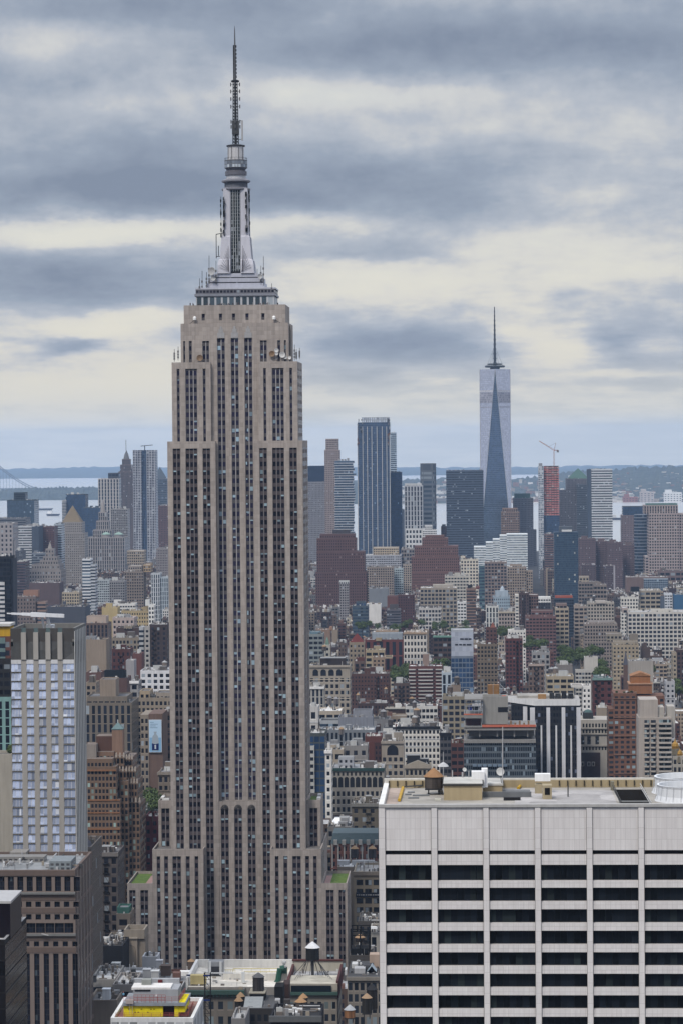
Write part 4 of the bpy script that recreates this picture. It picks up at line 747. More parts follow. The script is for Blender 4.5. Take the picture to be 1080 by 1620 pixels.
for x in (-6.05, 0, 6.05):       # pale metal finials above the three middle pairs
    m = MB(); m.box(XC+x-1.6, XC+x+1.6, 1284.32, 1284.49, cz+.2, cz+2.6, (.46, .45, .45)); m.box(XC+x-1.0, XC+x+1.0, 1284.28, 1284.31, cz+2.6, cz+4.3, (.46, .45, .45)); m.box(XC+x-.45, XC+x+.45, 1284.28, 1284.31, cz+4.3, cz+5.4, (.46, .45, .45))
    m.build('finial', plain(.5, .3), T)
zlb = EZ(1344, 1270)
LB = [(16.9, 18.6, 1), (20.7, 22.5, 1), (24.6, 28.4, 2), (30.3, 32.1, 1), (33.8, 35.4, 1)]
za = EZ(1266, 1288); zg = EZ(1398, 1270)
M_GR = leafmat('grass_roof', (.055, .10, .02), (.10, .15, .03), .6)
for sgn_ in (-1, 1):
    f = lambda L, zt: [(min(sgn_*a, sgn_*b), max(sgn_*a, sgn_*b), n, zt) for a, b, n in L]
    block('base_block', *sorted((sgn_*14.75, sgn_*37.3)), 1270, 1324, zlb, f(LB, zlb-3.1), side=[(1276, 1279, 2, zlb-3.5), (1284, 1287, 2, zlb-3.5), (1292, 1295, 2, zlb-3.5)])
    block('annex', *sorted((sgn_*30.05, sgn_*36.3)), 1287, 1312, za, f([(31.3, 35.0, 2)], za-3.6), z0=zlb-1.5)
    block('low_block', *sorted((sgn_*37.35, sgn_*48.6)), 1270, 1307, zg, f([(39.3, 42.8, 2), (44.9, 48.0-.3, 2)], zg-3.0), side=[(1275, 1278, 2, zg-3.5), (1283, 1286, 2, zg-3.5), (1292, 1295, 2, zg-3.5)])
    m = MB(); a, b = sorted((sgn_*38.2, sgn_*47.8)); a2, b2 = (a, b-3) if sgn_ < 0 else (a+2.6, b)
    m.face([(XC+a2, 1271, zg-1.1), (XC+b2, 1271, zg-1.1), (XC+b2, 1306, zg-1.1), (XC+a2, 1306, zg-1.1)], (.08, .12, .03)); m.build('grass_roof', M_GR, T)
    m = MB(); c0 = XC+(b2 if sgn_ < 0 else a); m.face([(c0, 1271, zg-1.08), (c0+(3 if sgn_ < 0 else 2.6), 1271, zg-1.08), (c0+(3 if sgn_ < 0 else 2.6), 1300, zg-1.08), (c0, 1300, zg-1.08)], (.40, .26, .24)); m.build('terrace', plain(), T)
m = MB(); m.face([(XC+31, 1288, za-1.1), (XC+34.4, 1288, za-1.1), (XC+34.4, 1311, za-1.1), (XC+31, 1311, za-1.1)], (.08, .12, .03)); m.build('grass_roof', M_GR, T)
for x, y, w_, l_ in ((-35.4, 1296, 1.5, 6), (-33, 1291, 2.2, 1.4), (35.2, 1292, 1.6, 5), (34.9, 1304, 1.4, 4)):
    m = MB(); m.box(XC+x-w_/2, XC+x+w_/2, y, y+l_, za-1.1, za+.4, (.62, .62, .62)); m.build('roof_unit', plain(), T)
hand(XC-30, XC+30, 1280, 1321, zl, 1530, (262, 490), 'the limestone skyscraper', (40, 1530)); hand(XC-48.6, XC+48.6, 1270, 1324, zlb, 1530, (203, 562))
# pavilion and mast
YM = 1301.0
def MZ(py): return at(372, py, YM).z
AL = (.58, .59, .65); M_AL = plain(.42, .35, .3)
M_GLS = fac(.86, .8, (.09, .14, .18), .2, (.35, .42, .46), .35, .15)
def slab(name, hw, z0, z1, col=AL, mat=None, bay=None, flo=3, hd=None, par=0):
    m = MB(); m.box(XC-hw, XC+hw, YM-(hd or hw*.62), YM+(hd or hw*.62), z0, z1, col, bay, flo, par); m.build(name, mat or M_AL, T)
slab('pavilion', 17.4, zd-1, MZ(470), (.50, .51, .54), fac(.70, .86, (.10, .135, .165), .3, (.34, .38, .42), .2, .15), 2.9, MZ(470)-zd+1.2, 12.5)
slab('pavilion_roof', 18.0, MZ(470), MZ(466.5), (.36, .37, .42), hd=13)
slab('penthouse', 17.6, MZ(466.5), MZ(459), (.20, .20, .23), fac(.7, .5, (.02, .02, .03), .1), 1.5, MZ(459)-MZ(466.5), 11.5)
for hw, a, b, c in ((17.9, 459, 456.5, AL), (13.0, 456.5, 449, (.52, .53, .60)), (12.2, 449, 447.2, (.05, .05, .06)), (12.3, 447.2, 441, (.52, .53, .60)), (11.2, 441, 439.3, (.05, .05, .06)), (11.2, 439.3, 434.5, (.53, .54, .61)), (9.6, 434.5, 433.3, AL)):
    slab('stepped_base', hw, MZ(a), MZ(b), c, None if c[0] > .1 else fac(.5, .8, (.02, .02, .03), .1), 1.2 if c[0] < .1 else None, 2.2)
slab('mast_core', 4.7, MZ(433.4), MZ(297), (.40, .40, .45), hd=4.7)
WP = [(433.4, 8.3), (420, 8.0), (412, 7.6), (411, 7.1), (390, 6.6), (375, 6.3), (374, 5.9), (345, 5.7), (310, 5.5), (299, 5.4)]
for sx in (-1, 1):
    for sy in (-1, 1):
        m = MB(); rings = []
        for py, w_ in WP:
            z = MZ(py); xs = sorted((sx*2.35, sx*w_)); ys = sorted((sy*2.35, sy*w_*.92))
            rings.append([(XC+xs[0], YM+ys[0], z), (XC+xs[1], YM+ys[0], z), (XC+xs[1], YM+ys[1], z), (XC+xs[0], YM+ys[1], z)])
        m.loft(rings, (.58, .575, .63)); m.build('mast_wing', M_AL, T)
        if sy < 0:      # the feathered relief on the wing faces
            m = MB()
            for j in range(9):
                t0 = j/8; m.bar((XC+sx*(2.7+.2*t0), YM-8.0+.55*t0, MZ(431-3*t0)), (XC+sx*(3.2+4.3*(1-t0)*.9), YM-7.72+.9*t0*.6, MZ(424-34*t0)), .09, (.20, .19, .22), 3)
            m.build('feather_relief', plain(.6), T)
for sx, sy, ax in ((0, -1, 'x'), (1, 0, 'y')):
    m = MB(); z0, z1 = MZ(432), MZ(300); n = 24
    if ax == 'x': m.face([(XC-2.1, YM-4.95, z0), (XC+2.1, YM-4.95, z0), (XC+2.1, YM-4.95, z1), (XC-2.1, YM-4.95, z1)], (.40, .42, .45), [(0, n), (4, n), (4, 0), (0, 0)])
    else: m.face([(XC+4.95, YM-2.1, z0), (XC+4.95, YM+2.1, z0), (XC+4.95, YM+2.1, z1), (XC+4.95, YM-2.1, z1)], (.40, .42, .45), [(0, n), (4, n), (4, 0), (0, 0)])
    m.build('mast_window', fac(.68, .94, (.028, .036, .042), .1, (.2, .22, .25), .2, .15), T)
for x in (-.98, 0, .98):
    m = MB(); m.box(XC+x-.1, XC+x+.1, YM-5.4, YM-4.96, MZ(432), MZ(300), (.50, .52, .53)); m.build('mullion', M_AL, T)
slab('mast_door', 2.3, MZ(441), MZ(430), (.05, .05, .055), hd=5.9)
def drum(name, prof, col=AL, mat=None, n=20):
    m = MB(); m.cyl(XC, YM, [(MZ(py), r) for py, r in prof], col, n); m.build(name, mat or M_AL, T)
drum('ring_flange', [(302, 5.6), (300.5, 6.5), (298.5, 6.5), (297, 5.6)], (.30, .30, .34))
drum('ring_drum', [(297, 5.2), (289, 5.2)], (.20, .21, .25), fac(.6, .8, (.05, .06, .08), .2), 20)
drum('ring_flange', [(289, 5.6), (287.5, 6.5), (285.5, 6.5), (283, 5.0)], (.33, .33, .37))
drum('upper_drum', [(283, 4.4), (277, 4.3)], (.55, .55, .58))
drum('cone', [(277, 4.9), (271, 4.9), (270, 4.2), (267, 4.5), (265.5, 5.1)], (.24, .24, .28))
m = MB(); n = 24; z0, z1 = MZ(265.5), MZ(254.5)
for i in range(n):
    a0, a1 = 2*math.pi*i/n, 2*math.pi*(i+1)/n
    m.face([(XC+5.15*math.cos(a0), YM+5.15*math.sin(a0), z0), (XC+5.15*math.cos(a1), YM+5.15*math.sin(a1), z0), (XC+5.15*math.cos(a1), YM+5.15*math.sin(a1), z1), (XC+5.15*math.cos(a0), YM+5.15*math.sin(a0), z1)], (.22, .23, .26), [(i, 2), (i+1, 2), (i+1, 0), (i, 0)])
m.build('glass_drum', fac(.8, .8, (.28, .32, .38), .25, (.4, .45, .5), .5, .2), T)
drum('drum_roof', [(254.5, 5.2), (253.5, 5.2), (252.5, 3.8)], (.20, .20, .22))
drum('top_drum', [(253, 3.75), (232, 3.65)], (.62, .61, .62))
m = MB()
for i in range(16):
    a0, a1 = 2*math.pi*i/16, 2*math.pi*(i+1)/16; r = 5.0
    m.bar((XC+r*math.cos(a0), YM+r*math.sin(a0), MZ(254)), (XC+r*math.cos(a0), YM+r*math.sin(a0), MZ(249.5)), .07, (.14, .14, .15), 3); m.bar((XC+r*math.cos(a0), YM+r*math.sin(a0), MZ(249.6)), (XC+r*math.cos(a1), YM+r*math.sin(a1), MZ(249.6)), .07, (.14, .14, .15), 3)
m.build('railing', plain(), T)
for x in (-1.6, 1.6, -3.3, 3.3):
    m = MB(); yy = YM-math.sqrt(max(.2, 3.85**2-x*x)); m.bar((XC+x, yy, MZ(252)), (XC+x, yy, MZ(233)), .12, (.13, .13, .14)); m.build('conduit', plain(), T)
drum('cap_flange', [(232, 3.8), (231.3, 4.2), (229.5, 4.2), (228, 2.2)], (.10, .10, .11))
# antenna
DKM = (.055, .058, .065)
m = MB(); z0, z1 = MZ(229), MZ(128); N = 20
for j in range(N):
    a, b = z0+(z1-z0)*j/N, z0+(z1-z0)*(j+1)/N; r = 1.25-.35*j/N
    cs_ = [(XC+sx*r, YM+sy*r) for sx, sy in ((-1, -1), (1, -1), (1, 1), (-1, 1))]
    for q in range(4):
        p, p2 = cs_[q], cs_[(q+1) % 4]; m.bar((*p, a), (*p, b), .16, DKM); m.bar((*p, a), (*p2, b), .10, DKM, 3); m.bar((*p2, a), (*p, b), .10, DKM, 3); m.bar((*p, b), (*p2, b), .09, DKM, 3)
m.build('lattice_mast', plain(.6), T)
m = MB(); m.cyl(XC, YM, [(z0, .5), (z1, .45)], (.12, .125, .13), 8); m.build('mast_pole', plain(.6), T)
rr = random.Random(3)
for py in (133, 144, 156, 168, 192, 200):      # arms with little panel aerials
    m = MB(); z = MZ(py)
    for a in range(4):
        c, s = math.cos(a*math.pi/2), math.sin(a*math.pi/2); m.bar((XC, YM, z), (XC+2.0*c, YM+2.0*s, z), .1, DKM, 3); m.box(XC+2*c-.22, XC+2*c+.22, YM+2*s-.22, YM+2*s+.22, z-.8, z+.8, (.16, .16, .17))
    m.build('aerial_arm', plain(), T)
m = MB(); m.box(XC-1.5, XC+1.5, YM-1.5, YM+1.5, MZ(212), MZ(191), (.10, .105, .11)); m.build('equipment_cage', fac(.5, .5, (.3, .32, .35), .0), T)
m = MB(); m.box(XC+2.6, XC+3.3, YM-.4, YM+.4, MZ(222), MZ(190), (.45, .45, .46)); m.bar((XC, YM, MZ(190.5)), (XC+3, YM, MZ(190.5)), .14, DKM); m.bar((XC, YM, MZ(220)), (XC+3, YM, MZ(220)), .14, DKM); m.build('side_aerial', plain(), T)
m = MB(); m.cyl(XC, YM, [(z1-.3, 1.8), (z1+.3, 1.9), (z1+.7, 1.0)], DKM, 12); m.build('top_platform', plain(), T)
m = MB(); m.cyl(XC, YM, [(z1+.5, .55), (MZ(110), .5), (MZ(72), .42), (MZ(71), .62), (MZ(70), .34), (MZ(46), .2), (MZ(40), .06)], (.16, .165, .18), 8); m.build('spike', plain(.6), T)
m = MB()
for j in range(9): z = MZ(122-j*6); m.box(XC-.85, XC-.45, YM-.3, YM+.3, z-.9, z+.9, DKM); m.box(XC+.4, XC+.75, YM-.3, YM+.3, z-.2, z+.9, DKM)
m.build('spike_aerial', plain(), T)
for sx, tops in ((-1, (312, 375)), (1, (305, 368))):      # dark aerial racks on both flanks of the mast
    for kx, w_ in ((5.0, .5), (6.4, .35)):
        m = MB(); y_ = YM-5.9
        m.bar((XC+sx*kx, y_, MZ(tops[1])), (XC+sx*kx, y_, MZ(tops[0])), .16, DKM)
        for j in range(14):
            z = MZ(rr.uniform(*tops)); m.box(XC+sx*kx-w_, XC+sx*kx+w_*rr.random(), y_-.4, y_+.2, z-.6, z+.8, rr.choice([DKM, (.10, .11, .12), (.2, .2, .21)]))
        m.build('aerial_rack', plain(), T)
m = MB(); x = XC-9.2
for a, b in (((x, YM, MZ(408)), (x, YM, MZ(370))), ((x, YM, MZ(370)), (XC-6, YM, MZ(368))), ((x, YM, MZ(405)), (XC-7, YM, MZ(405))), ((x+1, YM, MZ(404)), (x+1, YM, MZ(388)))): m.bar(a, b, .22, DKM)
m.build('aerial_bracket', plain(), T)
for px, py0, py1, yy in ((316, 475, 440, -11), (320, 470, 428, -10), (331, 455, 404, -8), (327, 458, 430, -9), (342, 452, 412, -9), (413, 450, 420, -8), (417, 452, 405, -9), (430, 470, 448, -11), (407, 450, 425, -6), (309, 570, 545, -16), (282, 570, 548, -17), (276, 572, 552, -17), (466, 570, 545, -14), (474, 568, 550, -14), (469, 570, 552, -10)):
    m = MB(); p = at(px, py0, YM+yy); q = at(px, py1, YM+yy); m.bar(p, q, .13, (.10, .10, .11), 3)
    for j in range(3): z = p.z+(q.z-p.z)*(.15+.2*j); m.box(p.x-.35, p.x+.35, p.y-.3, p.y+.3, z, z+1.0, (.22, .22, .23))
    m.build('whip_aerial', plain(), T)
def dish(px, py, Y, r, d, col): m = MB(); m.dish(at(px, py, Y), r, d, col); m.build('dish', plain(.5), T)
dish(336, 429, YM-9, 1.9, (-.5, -1, .1), (.42, .42, .43)); dish(337, 440, YM-9, 1.2, (.3, -1, .1), (.5, .5, .5)); dish(411, 437, YM-9, 1.2, (.6, -1, .1), (.5, .5, .5))
for px, py, r, c in ((316.5, 566, 1.45, (.30, .20, .13)), (430.5, 559.5, 1.35, (.32, .21, .13)), (447, 561, 1.35, (.58, .57, .56)), (437.5, 554, .95, (.62, .61, .6)), (437.5, 559, .8, (.58, .57, .56)), (452, 565, .8, (.5, .5, .5)), (458.5, 565.5, .8, (.62, .61, .6)), (438, 566, .7, (.16, .16, .18))):
    dish(px, py, 1283.6, r, (rng.uniform(-.3, .3), -1, 0), c)
for px, py in ((308, 503), (433.5, 502)):
    m = MB(); p = at(px, py, 1284.3); m.cyl(p.x, p.y, [(p.z-.8, .75), (p.z+.3, .75), (p.z+.8, .3)], (.75, .75, .74), 10); m.bar((p.x, p.y, p.z-.8), (p.x-3 if px < 400 else p.x+4, p.y+.6, p.z-3), .12, DKM); m.build('radome', plain(), T)
m = MB()
for i in range(40):
    x = XC-21+rng.random()*42; z = zd-.2; m.box(x, x+.35, 1286.6, 1287, z, z+rng.uniform(.6, 1.4), rng.choice([(.06, .06, .08), (.3, .3, .3), (.15, .1, .1)]))
tag(m.build('deck_clutter', plain(), T), None, None, None, 'stuff')
for x in (23.6, 24.6): # pipes on the right shoulder
    m = MB(); m.bar((XC+x, 1290, zu), (XC+x, 1290, zc-1), .5, (.36, .33, .31), 8); m.build('pipe', plain(), T)

# ------------------------------------------------------------------ the tallest glass tower downtown
D = 5980; p = at(783, 831, D); c = at(783.2, 700, D); rb = 31.5; zt = at(783, 583.5, D).z; z0 = -4; zb_ = 57; cx = c.x-.0; cy = D+rb
T2 = thing('glass_skyscraper', 'tall faceted glass tower with a thin spire on the right skyline, triangular faces twisting upward', 'skyscraper', (cx, cy, -2))
M_REFL_PALE = fac(.97, .9, (.72, .72, .82), 0, (.4, .42, .45), .9, .14, var=.22); M_REFL_DARK = fac(.97, .9, (.18, .25, .36), 0, (.4, .42, .45), .8, .10, var=.45)  # one glass in two tints: facets' pale and dark reflections put into the colour
m = MB(); m.box(cx-rb, cx+rb, D, D+2*rb, z0, zb_, (.25, .29, .36), 3, 4, top=False); m.build('base', M_REFL_DARK, T2)
bot = [(cx-rb, cy-rb), (cx+rb, cy-rb), (cx+rb, cy+rb), (cx-rb, cy+rb)]; top_ = [(cx, cy-rb), (cx+rb, cy), (cx, cy+rb), (cx-rb, cy)]
for i in range(4):
    a, b = bot[i], bot[(i+1) % 4]; t_ = top_[i]; t2 = top_[(i+1) % 4]
    m = MB(); m.face([(*a, zb_), (*b, zb_), (*t_, zt)], (.22, .27, .33), [(0, 90), (20, 90), (10, 0)]); m.build('rising_facet', M_REFL_DARK, T2)
    m = MB(); m.face([(*t_, zt), (*b, zb_), (*t2, zt)], (.30, .32, .38), [(0, 0), (10, 90), (20, 0)]); m.build('hanging_facet', M_REFL_PALE, T2)
zk = zt; m = MB(); m.face([(*q, zk) for q in top_], (.3, .3, .32)); m.build('roof', plain(), T2)
m = MB(); m.cyl(cx, cy, [(zk, 10), (zk+4, 10)], (.08, .09, .10), 20); m.cyl(cx, cy, [(zk+4, 20), (zk+6, 21), (zk+8, 20)], (.09, .10, .11), 24); m.cyl(cx, cy, [(zk+9.5, 15), (zk+11, 15.5), (zk+12, 15)], (.09, .10, .11), 24); m.build('ring_platform', plain(.6), T2)
zs = at(782, 485, cy).z
m = MB(); pr = [(zk, 3.2)]
for j in range(12):
    z = zk+12+(zs-zk-12)*j/12; r = 2.6-1.9*j/12; pr += [(z, r*1.5), (z+2, r*1.5), (z+2.2, r), (z+(zs-zk-12)/12-.2, r)]
pr.append((zs, .1)); m.cyl(cx, cy, pr, (.07, .075, .085), 8); m.build('spire', plain(.6), T2)
for a in range(6):
    m = MB(); m.bar((cx+17*math.cos(a), cy+17*math.sin(a), zk+7), (cx, cy, zk+48), .22, DKM, 3); m.build('stay', plain(), T2)
for i in range(4):       # plant floors and bright edges of the facets
    b = Vector((*bot[(i+1) % 4], zb_)); A = Vector((*top_[i], zt)); B2 = Vector((*top_[(i+1) % 4], zt)); nn = (A-b).cross(B2-b).normalized(); nn = nn if nn.dot(Vector((b.x-cx, b.y-cy, 0))) > 0 else -nn
    for y0_, y1_, c_ in ((617, 620, (.60, .60, .64)), (620.5, 637, (.36, .36, .42)), (643, 644.5, (.38, .38, .43))):
        f_ = lambda yy: (at(783, yy, 5990).z-zb_)/(zt-zb_); q_ = [b+(A-b)*f_(y1_), b+(B2-b)*f_(y1_), b+(B2-b)*f_(y0_), b+(A-b)*f_(y0_)]
        m = MB(); m.face([tuple(v_+nn*.4) for v_ in q_], c_, [(0, 5), (26, 5), (26, 0), (0, 0)]); m.build('plant_floor', fac(.5, .8, (.22, .22, .28), .3, (.34, .34, .4), .3, .2), T2)
    for e_ in (A, B2): m = MB(); m.bar(b+nn*.3, e_+nn*.3, .55, (.55, .56, .58), 4); m.build('edge_trim', plain(.3, .4), T2)
hand(cx-rb, cx+rb, D, D+2*rb, zt, 870, (757, 810), 'the tallest glass tower', (485, 865))

# ------------------------------------------------------------------ other special towers
def tower(name, label, ref, x0, x1, yt, yb, D, dep, cat='skyscraper'):
    a = at(x0, yt, D); b = at(x1, yt, D); z = (a.z+b.z)/2
    hand(a.x, b.x, D, D+dep, z, yb, (x0, x1), ref, (yt, yb))
    return thing(name, label, cat, ((a.x+b.x)/2, D, gz(D))), a.x, b.x, z
# tall blue glass tower with pale fins
t, X0, X1, z = tower('glass_skyscraper', 'tall dark blue glass tower with pale vertical fins and scaffolding on its unfinished top', 'the finned blue glass tower', 565, 616, 668, 872, 5500, 50)
m = MB(); m.box(X0, X1, 5500, 5550, -5, z, (.16, .20, .26), 2.6, 3.7); m.build('wall', STY['b'](), t)
for f_ in (.0, .16, .30, .44, .60, .76, .90, .995):
    x = X0+(X1-X0)*f_; m = MB(); m.box(x-.55, x+.55, 5498.6, 5499.98, 20, z-8, (.52, .51, .50)); m.build('fin', plain(), t)
zc_ = at(590, 660, 5505).z; m = MB(); m.box(X0+8, X1-1, 5504, 5546, z-.5, zc_, (.34, .36, .40), 4, 5); m.build('crown', fac(.6, .7, (.4, .44, .5), 0), t)
for i in range(26):
    m = MB(); x = X0+rng.random()**2*14 if i % 2 else X1-rng.random()*4; zz = z-rng.uniform(-8, 45); m.box(x-.8, x+.9, 5497.5, 5499.8, zz, zz+rng.uniform(2, 6), rng.choice([(.05, .05, .06), (.30, .29, .28), (.25, .12, .07)])); m.build('scaffold', plain(), t)
B('glass_tower', 'pale blue glass tower peeping out right of the finned blue glass tower', None, 612, 626, 684, 760, 5900, 30, (.42, .50, .58), 'h', 3, 4, bulk=0)
B('office_tower', 'dark blue slab joined to the right flank of the finned blue glass tower', None, 616, 635, 747, 866, 5560, 36, (.07, .10, .15), 'b', 3, 4, bulk=0)
B('office_block', 'narrow pale slab in the gap right of the dark blue slab', None, 635, 640, 806, 870, 5600, 20, (.34, .38, .44), 'n', bulk=0)
# stack of shifted glass floors
t, X0, X1, z = tower('apartment_tower', 'glass apartment tower of irregularly shifted white edged floors like stacked boxes', 'the shifted box tower', 529, 559, 729, 838, 5000, 34)
rr = random.Random(12); nf = 27; h = (z+3)/nf/1.0; zz = z; i = 0; base_z = at(540, 838, 5000).z-30
while zz > base_z:
    hh = 4.4; sh = (rr.uniform(-2.6, 2.6) if i % 3 else rr.uniform(-1, 1))*(1.3 if i < 9 else .8); xr = X1+sh; xl = X0+rr.uniform(-.6, .8)
    if i > 14: xr = X1-1+rr.uniform(-1, 1)
    m = MB(); m.box(xl, xr, 5000+rr.uniform(0, 1.5), 5033, zz-hh+.9, zz, (.20, .26, .33), 2.6, 3.6, .05, bot=True); m.build('floor_box', STY['g'](), t)
    m = MB(); m.box(xl-.5, xr+.5, 4999.2, 5034, zz-hh, zz-hh+.9, (.55, .56, .58), bot=True); m.build('floor_slab', plain(), t)
    zz -= hh; i += 1
m = MB(); m.box(X0, X1, 5001, 5033, -5, zz, (.3, .3, .32), 3, 4); m.build('wall', STY['g'](), t)
for i in range(4): m = MB(); x = X0+6+i*5; m.box(x, x+3.5, 5006, 5016, z, z+rr.uniform(2, 6), (.35, .35, .36)); m.build('roof_unit', plain(), t)
# rippled steel tower
t, X0, X1, z = tower('apartment_tower', 'tall silver tower with rippling window bays and a darker centre fold', 'the rippled silver tower', 210, 246, 712, 880, 5700, 40)
for j, (a, b, y, st) in enumerate(((0, .38, 5700, 'G'), (.38, .60, 5705, 'b'), (.60, 1.0, 5700.5, 'G'))):
    m = MB(); zs_ = [z-(z+4)*q/26 for q in range(27)]; xa, xb = X0+(X1-X0)*a, X0+(X1-X0)*b; col = (.44, .45, .50) if st == 'G' else (.15, .19, .25)
    n = 7
    for q in range(26):
        for e_ in range(n):
            f0, f1 = e_/n, (e_+1)/n
            w_ = lambda f, qq: 1.3*math.sin(f*9+qq*.55+j*2)*math.sin(f*math.pi)
            m.face([(xa+(xb-xa)*f0, y+w_(f0, q+1), zs_[q+1]), (xa+(xb-xa)*f1, y+w_(f1, q+1), zs_[q+1]), (xa+(xb-xa)*f1, y+w_(f1, q), zs_[q]), (xa+(xb-xa)*f0, y+w_(f0, q), zs_[q])], col, [(e_*.5, q*3+3), (e_*.5+.5, q*3+3), (e_*.5+.5, q*3), (e_*.5, q*3)])
    m.face([(xa, y, z), (xb, y, z), (xb, 5738, z), (xa, 5738, z)], (.3, .3, .3)); m.face([(xb, y, -5), (xb, 5738, -5), (xb, 5738, z), (xb, y, z)], col, [(0, 80), (12, 80), (12, 0), (0, 0)]); m.face([(xa, 5738, -5), (xa, y, -5), (xa, y, z), (xa, 5738, z)], col, [(0, 80), (12, 80), (12, 0), (0, 0)])
    m.build('rippled_bay', STY[st](), t)
m = MB(); x = X0+(X1-X0)*.5; m.bar((x, 5712, z), (x, 5712, z+9), 1.1, DKM); m.bar((x-8, 5712, z+8), (x+16, 5712, z+10), .9, DKM); m.build('roof_crane', plain(), t)
# tower with the round crown
t, X0, X1, z = tower('apartment_tower', 'slim dark tower with rounded corners and an open ring crown', 'the round crowned tower', 664, 689, 745, 835, 5600, 30)
def rrect(x0, x1, y0, y1, r, z, n=5):
    o = []
    for cx_, cy_, a0 in ((x1-r, y0+r, -90), (x1-r, y1-r, 0), (x0+r, y1-r, 90), (x0+r, y0+r, 180)):
        for i in range(n): a = R(a0+90*i/(n-1)); o.append((cx_+r*math.cos(a), cy_+r*math.sin(a), z))
    return o
m = MB(); K = 24; m.loft([rrect(X0, X1, 5600, 5630, 6, z-(z+5)*(1-j/K)) for j in range(K+1)], (.17, .20, .24), uvs=.9); m.build('wall', fac(.75, .5, (.04, .06, .09), .15), t)
m = MB(); zz = at(676, 733, 5600).z; m.loft([rrect(X0, X1, 5600, 5630, 6, z), rrect(X0, X1, 5600, 5630, 6, zz)], (.16, .18, .21), uvs=.6, cap=False); m.build('crown', fac(.7, .75, (.05, .06, .08), 0), t)
# striped stepped office block
t, X0, X1, z = tower('office_block', 'pale office block of white bands and blue glass stepping down to the left', 'the striped stepped office', 749, 834, 845, 905, 5000, 50, 'office building')
for i, (a, b, y, dy) in enumerate([(801, 834, 845, 0), (790, 801, 847, .5), (779, 790, 853, 1), (768, 779, 858, 1.5), (749, 768, 865, 2)]):
    p, q = at(a, y, 5000+dy), at(b, y, 5000+dy); m = MB(); m.box(p.x, q.x, 5000+dy, 5050, -5, p.z, (.58, .61, .62), 3, 4.1, .6); m.build('stepped_wing', fac(1.01, .42, (.16, .20, .25), .1, (.3, .34, .38), .2), t)
# the two big red brick buildings
t, X0, X1, z = tower('art_deco_tower', 'massive dark red brick tower with stepped shoulders right of the limestone skyscraper', 'the massive red brick tower', 500, 577, 905, 958, 4300, 60, 'building')
for a, b, y, y2, dy, dep in ((499, 581, 905, 958, 0, 60), (501, 576, 873, 905, 6, 48), (501, 563, 852, 873, 10, 40), (506, 561, 845, 852, 14, 32)):
    p, q = at(a, y, 4300+dy), at(b, y, 4300+dy); m = MB(); m.box(p.x, q.x, 4300+dy, 4300+dy+dep, -5, p.z, (.17, .088, .08), 3.4, 4.2, 2, tcol=(.15, .1, .1)); m.build('stepped_block', fac(.42, .55, (.02, .015, .02), .03, (.2, .17, .17)), t)
p = at(526, 838, 4330); m = MB(); m.box(p.x, p.x+26, 4330, 4340, p.z-14, p.z, (.10, .09, .10)); m.build('roof_shed', plain(), t)
p, q = at(572, 869, 4302), at(579, 873, 4302)
t, X0, X1, z = tower('art_deco_tower', 'broad red brick building stepping up like a ziggurat at centre right', 'the red ziggurat building', 648, 727, 880, 935, 4600, 60, 'building')
for a, b, y, dy, dep in ((646, 728, 905, 0, 70), (650, 726, 881, 5, 60), (655, 724, 864, 9, 48), (667, 708, 851, 13, 36), (672, 702, 847, 16, 28)):
    p, q = at(a, y, 4600+dy), at(b, y, 4600+dy); m = MB(); m.box(p.x, q.x, 4600+dy, 4600+dy+dep, -5, p.z, (.225, .115, .095), 3.2, 4.4, 2, tcol=(.2, .12, .11)); m.build('stepped_block', fac(.42, .55, (.022, .016, .02), .03, (.22, .18, .18)), t)
# dark blue glass hotel tower
t, X0, X1, z = tower('glass_tower', 'dark blue glass hotel tower standing alone among low lofts on the right', 'the dark blue glass hotel tower', 876, 914, 842, 960, 4500, 36)
m = MB(); m.box(X0, X1, 4500, 4536, -5, z, (.08, .12, .17), 2.2, 3.4); m.build('wall', fac(.88, .8, (.035, .065, .11), .012, (.4, .4, .36), .35, .12, var=.6), t)
p, q = at(884, 833, 4506), at(905, 833, 4506); m = MB(); m.box(p.x, q.x, 4506, 4530, z, p.z, (.14, .16, .19)); m.build('plant_room', plain(), t)
p, q = at(888, 838, 4499), at(904, 841, 4499); m = MB(); m.box(p.x, q.x, 4499, 4499.95, q.z, p.z, (.6, .6, .6)); m.build('white_band', plain(), t)
# tower under construction in red netting, with its crane
t, X0, X1, z = tower('unfinished_tower', 'tower under construction wrapped in red netting above dark glass lower floors', 'the red netted tower', 859, 884, 737, 850, 5500, 30)
zz = at(870, 815, 5500).z; nf = 21; h = (z-zz)/nf
m = MB(); m.box(X0+1.5, X1-1.5, 5501.5, 5528, zz, z, (.10, .045, .045)); m.build('core', plain(), t)
for i in range(nf+1): m = MB(); m.box(X0, X1, 5499.4, 5530, zz+i*h-.5, zz+i*h, (.36, .33, .32), bot=True); m.build('floor_slab', plain(), t)
for i in range(nf):
    m = MB(); n = 6
    for j in range(n):
        a, b = X0+(X1-X0)*j/n+.3, X0+(X1-X0)*(j+1)/n-.3; m.box(a, b, 5499.6, 5500, zz+i*h, zz+i*h+h*rng.uniform(.4, .75), (.56, .21, .20) if rng.random() < .8 else (.5, .33, .31))
    m.build('safety_netting', plain(), t)
m = MB(); m.box(X0, X1, 5500, 5530, -5, zz-.6, (.10, .13, .18), 3, 4); m.build('glass_wall', STY['b'](), t)
t, X0, X1, z = tower('apartment_tower', 'thin pale tower with bright slab edges glued to the left of the red netted tower', None, 851, 859, 737, 880, 5490, 26)
m = MB(); m.box(X0, X1, 5490, 5516, -5, z, (.46, .48, .52), 3.4, 4); m.build('wall', fac(.7, .6, (.12, .16, .22), .3, (.4, .42, .45), .2), t)
